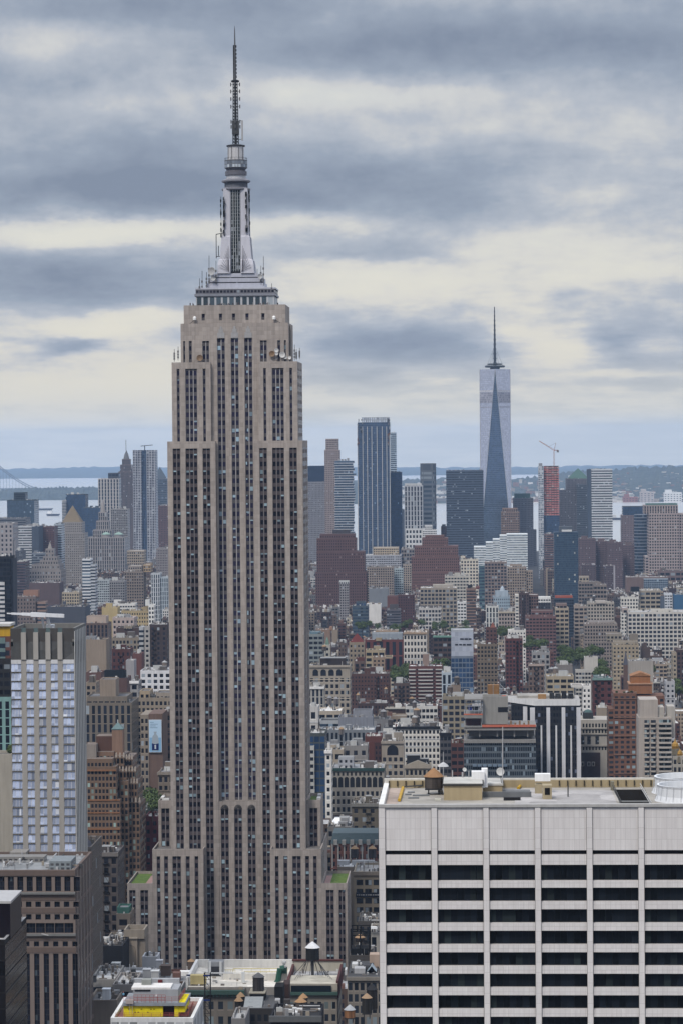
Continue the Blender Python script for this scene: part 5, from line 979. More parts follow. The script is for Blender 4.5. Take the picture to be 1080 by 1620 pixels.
m = MB(); m.box(X0+1, X1-2, 5493, 5512, z, z+5, (.3, .31, .33)); m.build('crown', plain(), t)
p = at(876, 737, 5515); zj = at(876, 713, 5515).z; t = thing('tower_crane', 'red and white tower crane with raised jib on top of the red netted tower', 'crane', (p.x, 5515, p.z))
m = MB(); RW = (.42, .17, .14)
for sx in (-1, 1):
    for sy in (-1, 1): m.bar((p.x+sx, 5515+sy, p.z-3), (p.x+sx, 5515+sy, zj), .28, RW)
for j in range(8): z_ = p.z+(zj-p.z)*j/8; m.bar((p.x-1, 5514, z_), (p.x+1, 5514, z_+(zj-p.z)/8), .2, RW, 3)
m.build('crane_mast', plain(), t)
q = at(852, 697.5, 5515); m = MB(); m.bar((p.x+1, 5515, zj), q, .75, (.5, .3, .27)); m.bar((p.x+1, 5515, zj+2.5), (q.x, q.y, q.z+.6), .35, (.5, .3, .27)); m.build('jib', plain(), t)
m = MB(); m.bar((p.x, 5515, zj), (p.x+3.5, 5515, zj+15), .5, RW); m.bar((p.x+3.5, 5515, zj+15), (p.x-10, 5515, zj+8), .2, DKM, 3); m.build('a_frame', plain(), t)
m = MB(); m.bar((p.x, 5515, zj+1), (p.x+8, 5515, zj+1), .9, RW); m.box(p.x+5, p.x+9, 5513, 5517, zj-3, zj+1, (.2, .2, .21), bot=True); m.build('counterweight', plain(), t)
# round ended dark glass tower
t, X0, X1, z = tower('office_tower', 'dark blue office tower with a rounded glass end and thin pale bands', 'the round glass tower', 1003, 1027, 814, 908, 5100, 26)
m = MB(); cx_ = (X0+X1)/2; r = (X1-X0)/2; K = 24; m.loft([[(cx_+r*math.cos(2*math.pi*i/24), 5100+r+r*math.sin(2*math.pi*i/24), z-(z+5)*(1-j/K)) for i in range(24)] for j in range(K+1)], (.24, .27, .32), uvs=1, sm=False); m.build('wall', fac(1.01, .72, (.03, .05, .085), .02, (.1, .13, .18), .3), t)

# ------------------------------------------------------------------ nearer landmarks on the right
# white topped black tower
t, X0, X1, z = tower('office_tower', 'black glass office tower striped with white columns under a broad white roof band', 'the white topped black tower', 845, 917, 1116.5, 1238, 1800, 30, 'office building')
zr = at(880, 1107.5, 1799).z; xl = at(803, 1108, 1812).x
m = MB(); m.box(X0, X1, 1800, 1832, -3, z, (.030, .030, .038), 1.9, 3.9); m.build('wall', fac(.72, .55, (.012, .014, .022), .10, (.12, .14, .2), .1), t)
m = MB(); m.box(xl+2, X0, 1806, 1832, -3, z, (.030, .030, .038), 1.9, 3.9); m.build('set_back_wing', fac(.72, .55, (.012, .014, .022), .10, (.12, .14, .2), .1), t)
m = MB(); m.face([(X0, 1799.7, z), (X1, 1799.7, z), (X1, 1799.7, zr), (X0, 1799.7, zr)], (.60, .60, .61)); m.face([(xl, 1812, z+1.2), (X0, 1799.7, z), (X0, 1799.7, zr), (xl, 1812, zr)], (.60, .60, .61)); m.face([(X1, 1799.7, z), (X1, 1832, z), (X1, 1832, zr), (X1, 1799.7, zr)], (.5, .5, .5)); m.face([(X1, 1832, z), (xl, 1832, z), (xl, 1832, zr), (X1, 1832, zr)], (.5, .5, .5)); m.face([(xl, 1832, z), (xl, 1812, z), (xl, 1812, zr), (xl, 1832, zr)], (.5, .5, .5))
m.face([(xl, 1812, zr), (X0, 1799.7, zr), (X1, 1799.7, zr), (X1, 1832, zr), (xl, 1832, zr)], (.42, .40, .38)); m.face([(X0, 1799.7, z), (xl, 1812, z+1.2), (xl, 1832, z), (X1, 1832, z), (X1, 1799.7, z)], (.04, .04, .045)); m.build('roof_band', plain(.6), t)
m = MB(); m.box(xl+6, X1-3, 1812, 1830, zr, zr+1.6, (.40, .38, .35)); m.build('roof_deck', roofmat(), t)
for fx, fy, w_, h_, c in ((.42, .3, 5, 2.2, (.42, .24, .1)), (.58, .35, 3, 3, (.05, .05, .05)), (.66, .3, 3.4, 2.6, (.06, .06, .06)), (.75, .4, 3, 4, (.03, .03, .035)), (.84, .3, 3.2, 2.6, (.04, .04, .045))):
    x = xl+(X1-xl)*fx; m = MB(); m.box(x, x+w_, 1803+fy*10, 1807+fy*10, zr, zr+h_+.6, c); m.build('roof_unit', plain(), t)
for px, ht, w_ in ((842, 1120, 1.5), (867, 1120, 1.1), (891, 1120, 1.1), (915, 1118, 1.3)):
    p = at(px, 1180, 1799); zt_ = z-1.2; m = MB(); m.box(p.x-w_, p.x+w_, 1798.2, 1799.9, -2, zt_, (.60, .60, .63)); m.build('column', plain(.6), t)
for px in (856, 879.5, 903):
    p = at(px, 1180, 1799); m = MB(); m.box(p.x-.5, p.x+.5, 1799, 1799.9, -2, at(px, 1148, 1799).z, (.60, .60, .62)); m.build('slim_column', plain(.6), t)
p = at(830, 1115, 1805); m = MB(); m.box(p.x-1.3, p.x+1.3, 1804.4, 1805.9, -2, z-1, (.60, .60, .63)); m.build('column', plain(.6), t)
# concrete building under construction
t, X0, X1, z = tower('unfinished_building', 'building under construction, bare concrete decks with orange netting above blue grey glass floors', 'the building under construction', 733, 847, 1171, 1238, 1750, 36, 'building')
CON = (.30, .29, .28)
m = MB(); m.box(X0, X1, 1750, 1786, -3, z, (.16, .19, .22), 1.3, 3.7); m.build('glass_wall', fac(.82, .66, (.025, .035, .05), .08, (.14, .18, .22), .25), t)
def zz_(py): return at(790, py, 1750).z
for i, (py, th, xa, xb) in enumerate(((1171, 1.9, 733, 847), (1153, 1.1, 733, 847), (1149.5, .7, 733, 848), (1132, 1.8, 733, 763), (1106, .9, 734, 763))):
    a, b = at(xa, py, 1749), at(xb, py, 1749); m = MB(); m.box(a.x, b.x, 1748.6, 1785, a.z-th, a.z, CON, bot=True); m.build('floor_deck', plain(), t)
def dk(xa, xb, ya, yb, name, col, dy=1.5, dep=20):
    a, b = at(xa, ya, 1750+dy), at(xb, yb, 1750+dy); m = MB(); m.box(a.x, b.x, 1750+dy, 1750+dy+dep, b.z, a.z, col, bot=True); m.build(name, plain(), t)
dk(741, 845, 1153.5, 1164.5, 'back_wall', (.22, .215, .21), 5); dk(763, 845, 1175, 1181, 'netting', (.55, .09, .04), 1.2, .2)
dk(763, 803, 1102, 1146, 'concrete_core', (.33, .32, .30), 4, 14); dk(763, 790, 1099, 1104, 'core_top', (.34, .33, .31), 5, 10); dk(787, 803, 1119, 1127, 'core_opening', (.02, .02, .025), 3.9, .08)
for xa in (734, 757, 785, 812, 833): dk(xa, xa+2, 1153, 1166, 'pillar', CON, .5, 1)
for xa in (734.5, 760): dk(xa, xa+2, 1106, 1150, 'pillar', CON, .5, 1)
dk(736, 760, 1134, 1149, 'site_clutter', (.16, .07, .075), 6, 2); dk(762, 847, 1147, 1150.5, 'safety_net', (.62, .17, .10), -1.6, .3); dk(733, 763, 1129.5, 1131.5, 'safety_net', (.62, .17, .10), -1.6, .3)
dk(740, 746, 1116, 1124, 'blue_sheet', (.03, .05, .3), .9, .2); dk(747, 756, 1117, 1124, 'dark_sheet', (.02, .02, .03), .9, .2)
for xa in (734, 741, 749, 756, 762): dk(xa, xa+.8, 1108, 1131, 'scaffold_post', (.34, .37, .42), .3, .4)
for ya in (1111, 1117, 1124): dk(734, 763, ya, ya+.9, 'scaffold_rail', (.34, .37, .42), .2, .4)
dk(771, 789, 1084, 1100, 'orange_formwork', (.34, .18, .07), 7, 6); dk(793, 800, 1101, 1106, 'orange_crate', (.62, .14, .07), 6, 3)
for xa in (764, 779, 790): dk(xa, xa+.8, 1080, 1101, 'hoist_post', (.36, .38, .40), 6.5, .4)
a, b = at(790, 1082, 1757), at(803, 1097, 1757); m = MB(); m.bar(a, b, .22, (.4, .42, .45)); m.build('hoist_brace', plain(), t)
for i in range(5): dk(806+i*7, 809+i*7, 1141+i % 2*3, 1147, 'timber_stack', (.30, .2, .12), 2, 2)
for px in (794,):
    a, b = at(px, 1171, 1748), at(px, 1236, 1748); m = MB(); m.bar(a, b, .25, (.5, .5, .5)); m.build('hoist_rail', plain(), t)
for i in range(7): a = at(747+i*8, 1211, 1749); m = MB(); m.box(a.x, a.x+2.4, 1748.4, 1749.8, a.z-.8, a.z+.5, (.20, .27, .36)); m.build('tarpaulin', plain(), t)
# orange brown brick tower with terracotta penthouse
t, X0, X1, z = tower('apartment_tower', 'orange brown brick apartment tower with a square terracotta penthouse under a low hipped roof', 'the orange brown tower', 970, 1006, 1097, 1238, 1780, 26, 'apartment building')
OB = (.25, .125, .085); m = MB(); m.box(X0, X1, 1780, 1806, -3, z, OB, 3.8, 3.05, 1.2); m.build('wall', fac(.56, .56, (.025, .03, .04), .16, (.2, .27, .3)), t)
a, b = at(1006, 1102, 1776), at(1052, 1102, 1776); m = MB(); m.box(a.x, b.x, 1783, 1806, -3, z-2, OB, 3.8, 3.05, 1.2); m.build('wing', fac(.56, .56, (.025, .03, .04), .16, (.2, .27, .3)), t)
a = at(962, 1122, 1781); m = MB(); m.box(a.x, X0-.02, 1781, 1804, -3, a.z, (.23, .115, .08), 4.2, 3.05, .8); m.build('side_wing', fac(.8, .5, (.025, .03, .04), .16, (.2, .27, .3)), t)
for i in range(5):
    zz = z-3-i*11.5; m = MB(); m.box(X0-.1, X1+.1, 1779.4, 1779.97, zz-.5, zz, (.30, .17, .12), bot=True); m.build('brick_band', plain(), t)
a, b = at(995, 1083, 1786), at(1031, 1083, 1786); zp = at(1010, 1070, 1786).z
m = MB(); m.box(a.x, b.x, 1786, 1802, z-1, a.z, (.36, .165, .085)); m.box(a.x-.5, b.x+.5, 1785.4, 1802.5, a.z, a.z+.7, (.5, .3, .2)); m.box(a.x+1, b.x-1, 1787, 1801, a.z+.7, zp, (.40, .175, .075)); m.build('penthouse', plain(), t)
m = MB(); m.sq((a.x+b.x)/2, 1794, [(zp, (b.x-a.x)/2-.6), (zp+2.2, .5)], (.40, .2, .1), ry=7.4); m.build('hipped_roof', plain(), t)
for i in range(9): x = X0+rng.random()*(X1-X0); m = MB(); m.box(x, x+1.4, 1783, 1785, z-1, z+rng.uniform(.4, 1.2), rng.choice([(.6, .6, .6), (.05, .09, .04), (.3, .2, .15)])); m.build('roof_planter', plain(), t)
# beige tower with stacked balconies
t, X0, X1, z = tower('apartment_tower', 'beige apartment tower with zigzag bay windows and long glazed balconies', 'the beige balconied tower', 1010, 1062, 1136, 1232, 1650, 24, 'apartment building')
BE = (.43, .38, .34); m = MB(); m.box(X0, X1, 1652, 1676, -3, z, BE); m.build('wall', plain(), t)
a, b = at(1011, 1107, 1654), at(1040, 1107, 1654); m = MB(); m.box(a.x, b.x, 1653, 1674, z-1, a.z, (.44, .39, .35)); m.build('tall_block', plain(), t)
a, b = at(1034, 1119, 1656), at(1050, 1119, 1656); m = MB(); m.box(a.x, b.x, 1655, 1670, z-1, a.z, (.45, .42, .38)); m.build('set_back_block', fac(.5, .5), t)
a, b = at(1055, 1118, 1656), at(1067, 1118, 1656); m = MB(); m.box(a.x, b.x, 1657, 1670, z-12, a.z, (.45, .42, .38)); m.build('set_back_block', plain(), t)
for i in range(13):
    zf = z-1.2-i*2.72
    xa, xb = X0+(X1-X0)*.60, X0+(X1-X0)*1.0
    m = MB(); m.box(xa, xb, 1650, 1651.99, zf-2.72, zf-1.75, (.45, .41, .37), bot=True); m.build('balcony', plain(), t)
    q = pane(t, 'balcony_glazing', xa+.4, xb-.3, zf-1.75, zf, 1651.95, fac(.86, .95, (.03, .04, .045), .22, (.22, .28, .3)), 6, 1)
    xa, xb = X0+(X1-X0)*.16, X0+(X1-X0)*.55; k2 = (xb-xa)/2
    for u_ in range(2):
        x = xa+u_*k2; m = MB(); m.loft([[(x, 1652, zf-2.72), (x+k2*.7, 1650.6, zf-2.72), (x+k2, 1652, zf-2.72)], [(x, 1652, zf-1.85), (x+k2*.7, 1650.6, zf-1.85), (x+k2, 1652, zf-1.85)]], (.44, .395, .35)); m.build('bay_sill', plain(), t)
        pane(t, 'bay_window', x+.3, x+k2-.5, zf-1.85, zf-.25, 1651.95, fac(.9, .95, (.03, .035, .045), .2, (.2, .24, .26)), 2, 1)
# grand stone building with a dark brick lower part
t, X0, X1, z = tower('office_block', 'ornate pale stone building with tall windows above a dark brick party wall', 'the ornate stone building', 918, 962, 1139, 1215, 1850, 26, 'office building')
m = MB(); m.box(X0, X1, 1850, 1876, -3, z, (.43, .40, .36)); m.build('wall', plain(), t)
for row, (y0, y1, w_) in enumerate(((1145, 1151, 1.1), (1155, 1160, 1.1), (1182, 1187, 1.0))):
    for i in range(8):
        x = X0+1.2+i*(X1-X0-2.4)/7.6; pane(t, 'window', x, x+w_, at(940, y1, 1850).z, at(940, y0, 1850).z, 1849.97, plain(.2), col=(.025, .028, .035))
for i, px in enumerate((921, 931, 944)): a, b = at(px-2.8, 1165, 1850), at(px+3, 1178, 1850); pane(t, 'tall_window', a.x, b.x, b.z, a.z, 1849.97, fac(.8, .8, (.03, .035, .045), .1), 2, 4)
for y in (1152.5, 1161.5, 1180): a = at(918, y, 1849.4); m = MB(); m.box(X0-.2, X1+.2, 1849.2, 1849.97, a.z-.5, a.z+.3, (.40, .37, .33), bot=True); m.build('string_course', plain(), t)
a, b = at(917, 1191, 1849.5), at(949, 1232, 1849.5); m = MB(); m.box(a.x, b.x, 1849.3, 1849.9, b.z, a.z, (.075, .045, .045)); m.build('brick_party_wall', plain(), t)
for px, py in ((931, 1209), (938, 1209), (921, 1209)): a = at(px, py, 1849.2); m = MB(); m.box(a.x-1, a.x+1, 1849.1, 1849.29, a.z-1.4, a.z+1.4, (.45, .42, .4)); m.box(a.x-.6, a.x+.6, 1849.0, 1849.09, a.z-1, a.z+1, (.04, .03, .035)); m.build('framed_window', plain(), t)
a, b = at(922, 1128, 1856), at(938, 1138, 1856); m = MB(); m.box(a.x, b.x, 1856, 1866, z-1, a.z, (.06, .065, .07)); m.cyl((a.x+b.x)/2, 1861, [(a.z, 2.6), (a.z+1.2, 2), (a.z+1.8, .3)], (.12, .2, .2), 10); m.build('roof_lantern', plain(), t)
B('office_block', 'plain tan rear block behind the ornate stone building', None, 944, 963, 1120, 1136, 1930, 18, (.36, .30, .24), 'n', bulk=1)
# building with two gilded domes at the right edge
t, X0, X1, z = tower('church', 'pale stone building at the right edge topped by two golden domes', 'the gold domed building', 1064, 1112, 1196, 1232, 1880, 30, 'building')
m = MB(); m.box(X0, X1, 1880, 1910, -3, z, (.42, .39, .34), 3, 5, 1.5); m.build('wall', STY['P'](), t)
for px, py, r in ((1068.5, 1186, 2.6), (1074, 1198, 2.9)):
    a = at(px, py, 1877); m = MB(); m.cyl(a.x, 1883, [(a.z-4, r*1.15), (a.z, r*1.1)], (.38, .33, .24), 12); m.cyl(a.x, 1883, [(a.z, r*.95), (a.z+1.6, r), (a.z+3.2, r*.8), (a.z+4.4, r*.3), (a.z+6.4, .12)], (.50, .28, .06), 14); m.build('gold_dome', plain(.35, .5), t)
# ------------------------------------------------------------------ pale hotel tower on the left
D = 950
t, X0, X1, z = tower('hotel_tower', 'grey concrete hotel tower with five columns of mirrored lavender windows and a dark flared crown', 'the lavender windowed tower', 16.5, 117.5, 994, 1360, D, 27)
def LX(px, py=1150): return at(px, py, D).x
def LZ(py): return at(67, py, D).z
CN = (.40, .375, .345); zc0 = LZ(1043.5)
cols = [(17.3, 33.5), (41.5, 53.0), (60.8, 72.3), (80, 91.3), (99, 117)]
cols = [(LX(a+1.2), LX(b+1.2)) for a, b in cols]; panes_ = [3, 2, 2, 2, 3]
P14 = (LZ(1050.5)-LZ(1352.5))/21.2; rows = [(LZ(1050.5)-i*P14) for i in range(23)]
m = MB(); ops = []
for i, zt_ in enumerate(rows):
    for a, b in cols: ops.append((a, b, zt_-P14*.98+.05, zt_+(1.4 if i == 0 else 0)))
XA, XB = X0+.02, X1
wall_open(m, XA, XB, 105, zc0, D, ops, .45, CN)
m.face([(XA, D, 105), (XA, D+27, 105), (XA, D+27, zc0), (XA, D, zc0)], CN); m.face([(XB, D+27, 105), (XA, D+27, 105), (XA, D+27, z), (XB, D+27, z)], CN)
nb = 7
m.face([(XB, D, 105), (XB, D+27, 105), (XB, D+27, z-1), (XB, D, z-1)], CN, [(0, 60), (nb, 60), (nb, 0), (0, 0)], 1)
m.build('wall', [plain(.85, 0, .3), fac(.55, 1.01, (.025, .028, .035), .0, gr=.4)], t)
for i in range(nb+1):
    y = D+27*i/nb; m = MB(); m.box(XB-.02, XB+.10, max(D, y-.9), min(D+27, y+.9), 105, z-1, (.58, .57, .55)); m.build('side_fin', plain(), t)
M_LAV = fac(.88, .97, (.45, .50, .64), .08, (.45, .47, .52), .55, .06, var=.7)  # pale sky reflection put partly into the panes' base colour
stuffm = MB(); cnt = 0
for i, zt_ in enumerate(rows):
    for (a, b), n in zip(cols, panes_):
        y = D+.12; lo, hi_ = zt_-P14*.86, zt_-.05
        cnt += 1
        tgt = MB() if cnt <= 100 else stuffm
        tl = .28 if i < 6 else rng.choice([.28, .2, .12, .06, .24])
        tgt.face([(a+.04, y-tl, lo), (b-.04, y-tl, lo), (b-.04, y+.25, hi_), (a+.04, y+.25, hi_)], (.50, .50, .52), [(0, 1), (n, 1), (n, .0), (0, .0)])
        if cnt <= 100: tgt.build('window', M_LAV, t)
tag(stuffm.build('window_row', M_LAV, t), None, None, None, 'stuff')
m = MB()
for i, zt_ in enumerate(rows):
    for a, b in cols: m.face([(a, D+.44, zt_-P14), (b, D+.44, zt_-P14), (b, D+.44, zt_+1.5), (a, D+.44, zt_+1.5)], (.035, .035, .038))
tag(m.build('window_recess', plain(), t), None, None, None, 'stuff')
for a, b in cols:      # white spandrels above the first row
    m = MB(); m.face([(a+.03, D+.02, rows[0]+.02), (b-.03, D+.02, rows[0]+.02), (b-.03, D+.02, rows[0]+1.38), (a+.03, D+.02, rows[0]+1.38)], (.58, .58, .60)); m.build('white_spandrel', plain(.5), t)
# crown: piers with dark sloping panels between
for a, b in zip([c[1] for c in cols[:-1]], [c[0] for c in cols[1:]]):
    m = MB(); m.box(a, b, D-.35, D+2.2, zc0-.02, z-1.4, (.42, .395, .365)); m.build('crown_pier', plain(), t)
    p_ = at(0, 996, D); m = MB(); m.box(a+.1, b-.1, D+.3, D+.45, z-1.35, z+.1, (.16, .22, .23)); m.build('glass_balustrade', plain(.2), t)
for a, b in [(XA, cols[0][1])]+cols[1:4]+[(cols[4][0], XB)]:
    m = MB(); m.loft([[(a+.02, D+1.6, zc0-.3), (b-.02, D+1.6, zc0-.3), (b-.02, D+2.6, zc0-.3), (a+.02, D+2.6, zc0-.3)], [(a+.02, D+1.4, zc0+1.2), (b-.02, D+1.4, zc0+1.2), (b-.02, D+2.6, zc0+1.2), (a+.02, D+2.6, zc0+1.2)], [(a-.02, D-.1, z), (b+.02, D-.1, z), (b+.02, D+.5, z), (a-.02, D+.5, z)]], (.15, .14, .135)); m.build('crown_panel', plain(.6, 0, .3), t)
m = MB(); m.box(XA, XB, D+.5, D+26.5, zc0-2, z-4.5, (.16, .16, .16)); m.build('roof', roofmat(), t)
for y0_, y1_, x0_, x1_ in ((D+26, D+26.9, XA, XB), (D+.5, D+26, XA, XA+.7), (D+.5, D+26, XB-.7, XB-.03)):
    m = MB(); m.box(x0_, x1_, y0_, y1_, z-6, z-.06, (.24, .235, .225)); m.build('parapet', plain(), t)
# white window cleaning crane on its roof
p = at(78, 994, D+10); q0, q1 = at(101.5, 974.5, D+6), at(11, 970.5, D+6); t = thing('roof_crane', 'long white telescopic window cleaning crane lying across the top of the hotel tower', 'crane', (p.x, D+10, z-4.5))
WH = (.66, .67, .70)
def seg(f0, f1, h, name):
    a = q0.lerp(q1, f0); b = q0.lerp(q1, f1); m = MB(); m.loft([[(a.x, a.y-h, a.z-h), (a.x, a.y+h, a.z-h), (a.x, a.y+h, a.z+h), (a.x, a.y-h, a.z+h)], [(b.x, b.y-h, b.z-h), (b.x, b.y+h, b.z-h), (b.x, b.y+h, b.z+h), (b.x, b.y-h, b.z+h)]], WH); m.build(name, plain(.45), t)
seg(0, .32, .58, 'boom'); seg(.32, .58, .72, 'boom_joint'); seg(.58, .74, .46, 'boom_section'); seg(.74, .92, .34, 'boom_tip'); seg(.92, 1, .2, 'boom_hook')
for f_, px in ((.37, 68), (.41, 72), (.30, 81)):
    a = q0.lerp(q1, f_); b = at(px+2, 997, D+10); m = MB(); m.bar(a, (b.x, b.y, z-4.5), .32 if px != 81 else .6, WH); m.build('leg', plain(.45), t)
a = at(79, 994, D+9); m = MB(); m.box(a.x-1.2, a.x+1.4, D+8, D+11, z-4.5, z+.6, (.60, .62, .64)); m.build('carriage', plain(.45), t)

# ------------------------------------------------------------------ brown granite office block below it
D = 880; KB = plain(.8, 0, .3); GR = (.200, .150, .130); GR2 = (.27, .215, .19)
t, X0, X1, z = tower('office_block', 'brown granite office block at lower left with long dark window slots and grey roof', 'the brown granite block', -60, 118.5, 1377, 1620, D, 40, 'office building')
def KX(px, py=1500): return at(px, py, D).x
def KZ(py): return at(60, py, D).z
M_DG = fac(.92, .93, (.010, .013, .022), .03, (.06, .08, .1), 0, .1)
ops = []; wins = []
def win(a, b, y0, y1, n=1, m_=1):
    o = (KX(a), KX(b), KZ(y1), KZ(y0)); ops.append(o); wins.append((*o, n, m_))
for i in range(-4, 8):
    a = 13.5+i*14.9; win(a, a+9.6, 1387.5, 1411, 3, 3)
for i in range(-4, 7):
    for y in (1427, 1447): a = 26.8+i*15.0; win(a, a+8.6, y, y+9, 3, 1)
for i in range(-5, 5): win(42+i*15, 56.4+i*15, 1461, 1477, 3, 2)
for i in range(-5, 6): a = 38.5+i*15.2; win(a, a+8.2, 1490, 1498.5, 2, 1)
for i in range(-5, 6): a = 38.5+i*15.2; win(a, a+8.4, 1509.5, 1660, 2, 17)
m = MB(); wall_open(m, X0, X1, KZ(1660), z, D, ops, .7, GR2)
m.face([(X0, D, -3), (X1, D, -3), (X1, D, KZ(1660)), (X0, D, KZ(1660))], GR2)
m.face([(X1, D+40, -3), (X0, D+40, -3), (X0, D+40, z), (X1, D+40, z)], GR); m.face([(X0, D+40, -3), (X0, D, -3), (X0, D, z), (X0, D+40, z)], GR)
m.face([(X1, D, -3), (X1, D+40, -3), (X1, D+40, z), (X1, D, z)], GR, [(0, z/7), (12, z/7), (12, -.6), (0, -.6)], 1); m.rim(X0, X1, D, D+40, z, 1.2, .8, GR)
m.build('wall', [KB, fac(.5, .8, (.018, .02, .028), .12, (.1, .11, .12), 0, .2)], t)
for o in wins: pane(t, 'window', *o[:4], D+.69, M_DG, o[4], o[5], (.075, .062, .058))
for y0, y1, pr in ((1377.5, 1386, .3), (1412, 1415, 1.0), (1418, 1425, .15), (1437, 1445, .15), (1477.5, 1481, .8), (1482, 1488, .15), (1499.5, 1508, .15)):
    m = MB(); m.box(X0, X1+.1, D-pr, D-.003, KZ(y1), KZ(y0), GR if pr < .5 else (.24, .24, .235), bot=True); m.build('band', KB, t)
m = MB(); m.face([(X0, D+.5, z-1.1), (X1-.5, D+.5, z-1.1), (X1-.5, D+39, z-1.1), (X0, D+39, z-1.1)], (.30, .31, .32)); m.build('roof', roofmat(), t)
for i in range(5):
    y = D+5+i*7; m = MB(); m.box(X1-.02, X1+.12, y-.9, y+.9, 40, z-1, (.30, .25, .225)); m.build('side_pier', KB, t)
for (a, b, y0, y1, dy, dep, c, n_) in ((16, 41, 1350, 1368, 34, 8, (.30, .28, .26), 'roof_house'), (-20, 70, 1361, 1372, 24, 6, (.28, .27, .26), 'plant_screen'), (78, 112, 1363, 1374, 8, 12, (.26, .29, .31), 'skylight_frame')):
    p, q = at(a, y0, D+dy), at(b, y1, D+dy); m = MB(); m.box(p.x, q.x, D+dy, D+dy+dep, z-1.2, max(p.z, z+.6), c, 1.6, 1.3, .4); m.build(n_, fac(.6, .6, (.06, .06, .065), 0) if n_ != 'roof_house' else plain(), t)
p, q = at(66, 1480.5, D-1), at(77, 1480, D-1)
m = MB(); m.bar((p.x, D-1.4, p.z+.6), (q.x, D-1.4, q.z), .16, (.5, .5, .5)); m.build('roof_davit', plain(), t)
# ------------------------------------------------------------------ black slab in the lower left corner
D = 600
t, X0, X1, z = tower('office_tower', 'black glass office slab in the lower left corner with a pale gravel roof edge', 'the black corner slab', -60, 8, 1487, 1620, D, 29, 'office building')
m = MB(); m.box(X0, X1, D, D+29, 0, z, (.022, .018, .020), 2.2, 3.4, 1, top=False); m.rim(X0, X1, D, D+29, z, .8, .6, (.30, .30, .31)); m.build('wall', fac(.94, .90, (.009, .008, .009), .0, gr=.12), t)
m = MB()
for i in range(26):       # thin metal lines at every floor of the flank
    zz = z-2.0-i*2.4; m.box(X1-.01, X1+.05, D+.3, D+28.7, zz-.07, zz+.07, (.10, .095, .09))
m.build('floor_trim', plain(.5), t)
m = MB(); m.face([(X0, D+.5, z-.7), (X1-.5, D+.5, z-.7), (X1-.5, D+28.5, z-.7), (X0, D+28.5, z-.7)], (.46, .45, .45)); m.build('roof', roofmat(), t)
a, b = at(-60, 1430, D+6), at(16, 1430, D+6); m = MB(); m.box(a.x, b.x, D+6, D+21, z-.8, a.z, (.020, .014, .022), top=False); m.box(a.x, b.x+.15, D+5.85, D+21, a.z, a.z+.5, (.48, .47, .47)); m.build('penthouse', plain(.3), t)
# slices at the left edge
B('office_tower', 'black tower at the left edge with bright white window bands on its left side', 'the black banded tower', -30, 16, 880, 990, 2300, 24, (.030, .034, .048), 'd', 3, 3.6, bulk=0, tiers=[(-30, 7, 921, -1, 8, (.55, .55, .56), 'r'), (16, 20.5, 884, 4, 20, (.09, .10, .13), 'n')], cat='skyscraper')
B('office_block', 'teal glass and brick building with an orange painted rooftop box at the left edge', 'the orange topped building', -40, 16.5, 1007, 1190, 1150, 26, (.20, .09, .075), 'G', 3, 3.4, bulk=0, tiers=[(-40, 8, 1009, -.3, 4, (.19, .27, .27), 'h'), (-40, 15.5, 991, 2, 10, (.60, .36, .035), 'n'), (-40, 16.5, 1042, -1, 8, (.045, .045, .05), 'B'), (-40, 17, 1103, -2, 8, (.24, .40, .39), 's')])
m = MB(); a, b = at(-40, 991, 1150), at(16, 987, 1150); m.box(a.x, b.x, 1151, 1163, a.z-.1, b.z, (.55, .54, .52)); tt = m.build('roof_slab', plain(), [o for o in C.objects if o.get('label', '').startswith('teal glass and brick')][0])
t_, *_ = B('office_block', 'blank beige panel clad wall at the left edge below the orange topped building', 'the blank beige wall', -60, 19, 1193, 1362, 990, 12, (.44, .41, .36), 'n', 5, 6, bulk=0)

# ------------------------------------------------------------------ big white office block, lower right
D = 560; TR = (.67, .645, .64)
t, X0, X1, z = tower('office_block', 'big white travertine office block with wide black ribbon windows filling the lower right', 'the big white block', 599.3, 1112, 1272.5, 1620, D, 36, 'office building')
def GX(px, py=1400): return at(px, py, D).x
def GZ(py): return at(840, py, D).z
M_TRAV, k, b = newmat('travertine'); c, P = wallnodes(k, .22)
uv = k.n('ShaderNodeUVMap'); u, v, _ = k.sep(uv.outputs[0])
br = k.n('ShaderNodeTexBrick'); br.offset = 0.0; k.l(uv.outputs[0], br.inputs['Vector'])
br.inputs['Color1'].default_value = (1, 1, 1, 1); br.inputs['Color2'].default_value = (.93, .92, .92, 1); br.inputs['Mortar'].default_value = (.74, .73, .73, 1)
br.inputs['Scale'].default_value = 1.0; br.inputs['Mortar Size'].default_value = .016; br.inputs['Brick Width'].default_value = .62; br.inputs['Row Height'].default_value = 1.0
n_ = k.noise(k.vec(k.m('MULTIPLY', u, 9), k.m('MULTIPLY', v, .35), 0.0), 1.0, 4, .65); n2 = k.m('ADD', .84, k.m('MULTIPLY', n_, .32))
c = k.mix(1.0, c, br.outputs[0], 'MULTIPLY'); c = k.mix(1.0, c, k.vec(n2, n2, n2), 'MULTIPLY'); k.l(c, b.inputs['Base Color']); b.inputs['Roughness'].default_value = .7
UVS = (X0, 1.6, GZ(1277), (GZ(1277)-GZ(1346))/4)
bays = [(609.3, 682.3), (691.4, 764.2), (773.2, 846), (855, 927.8), (936.8, 1009.5), (1018.5, 1091.5)]
ops = []; wn = []
for a, b_ in bays:
    a, b_ = GX(a), GX(b_)
    ops.append((a, b_, GZ(1352.6), GZ(1345.8))); wn.append((*ops[-1], 'slot'))
    for r_ in range(10):
        y = 1369+r_*34.15 if r_ else 1368.8; y2 = (1394 if r_ == 0 else 1405+ (r_-1)*34.15+23); y = 1368.8 if r_ == 0 else 1405+(r_-1)*34.05; y2 = 1394 if r_ == 0 else y+21.8
        ops.append((a, b_, GZ(y2), GZ(y))); wn.append((*ops[-1], 'window'))
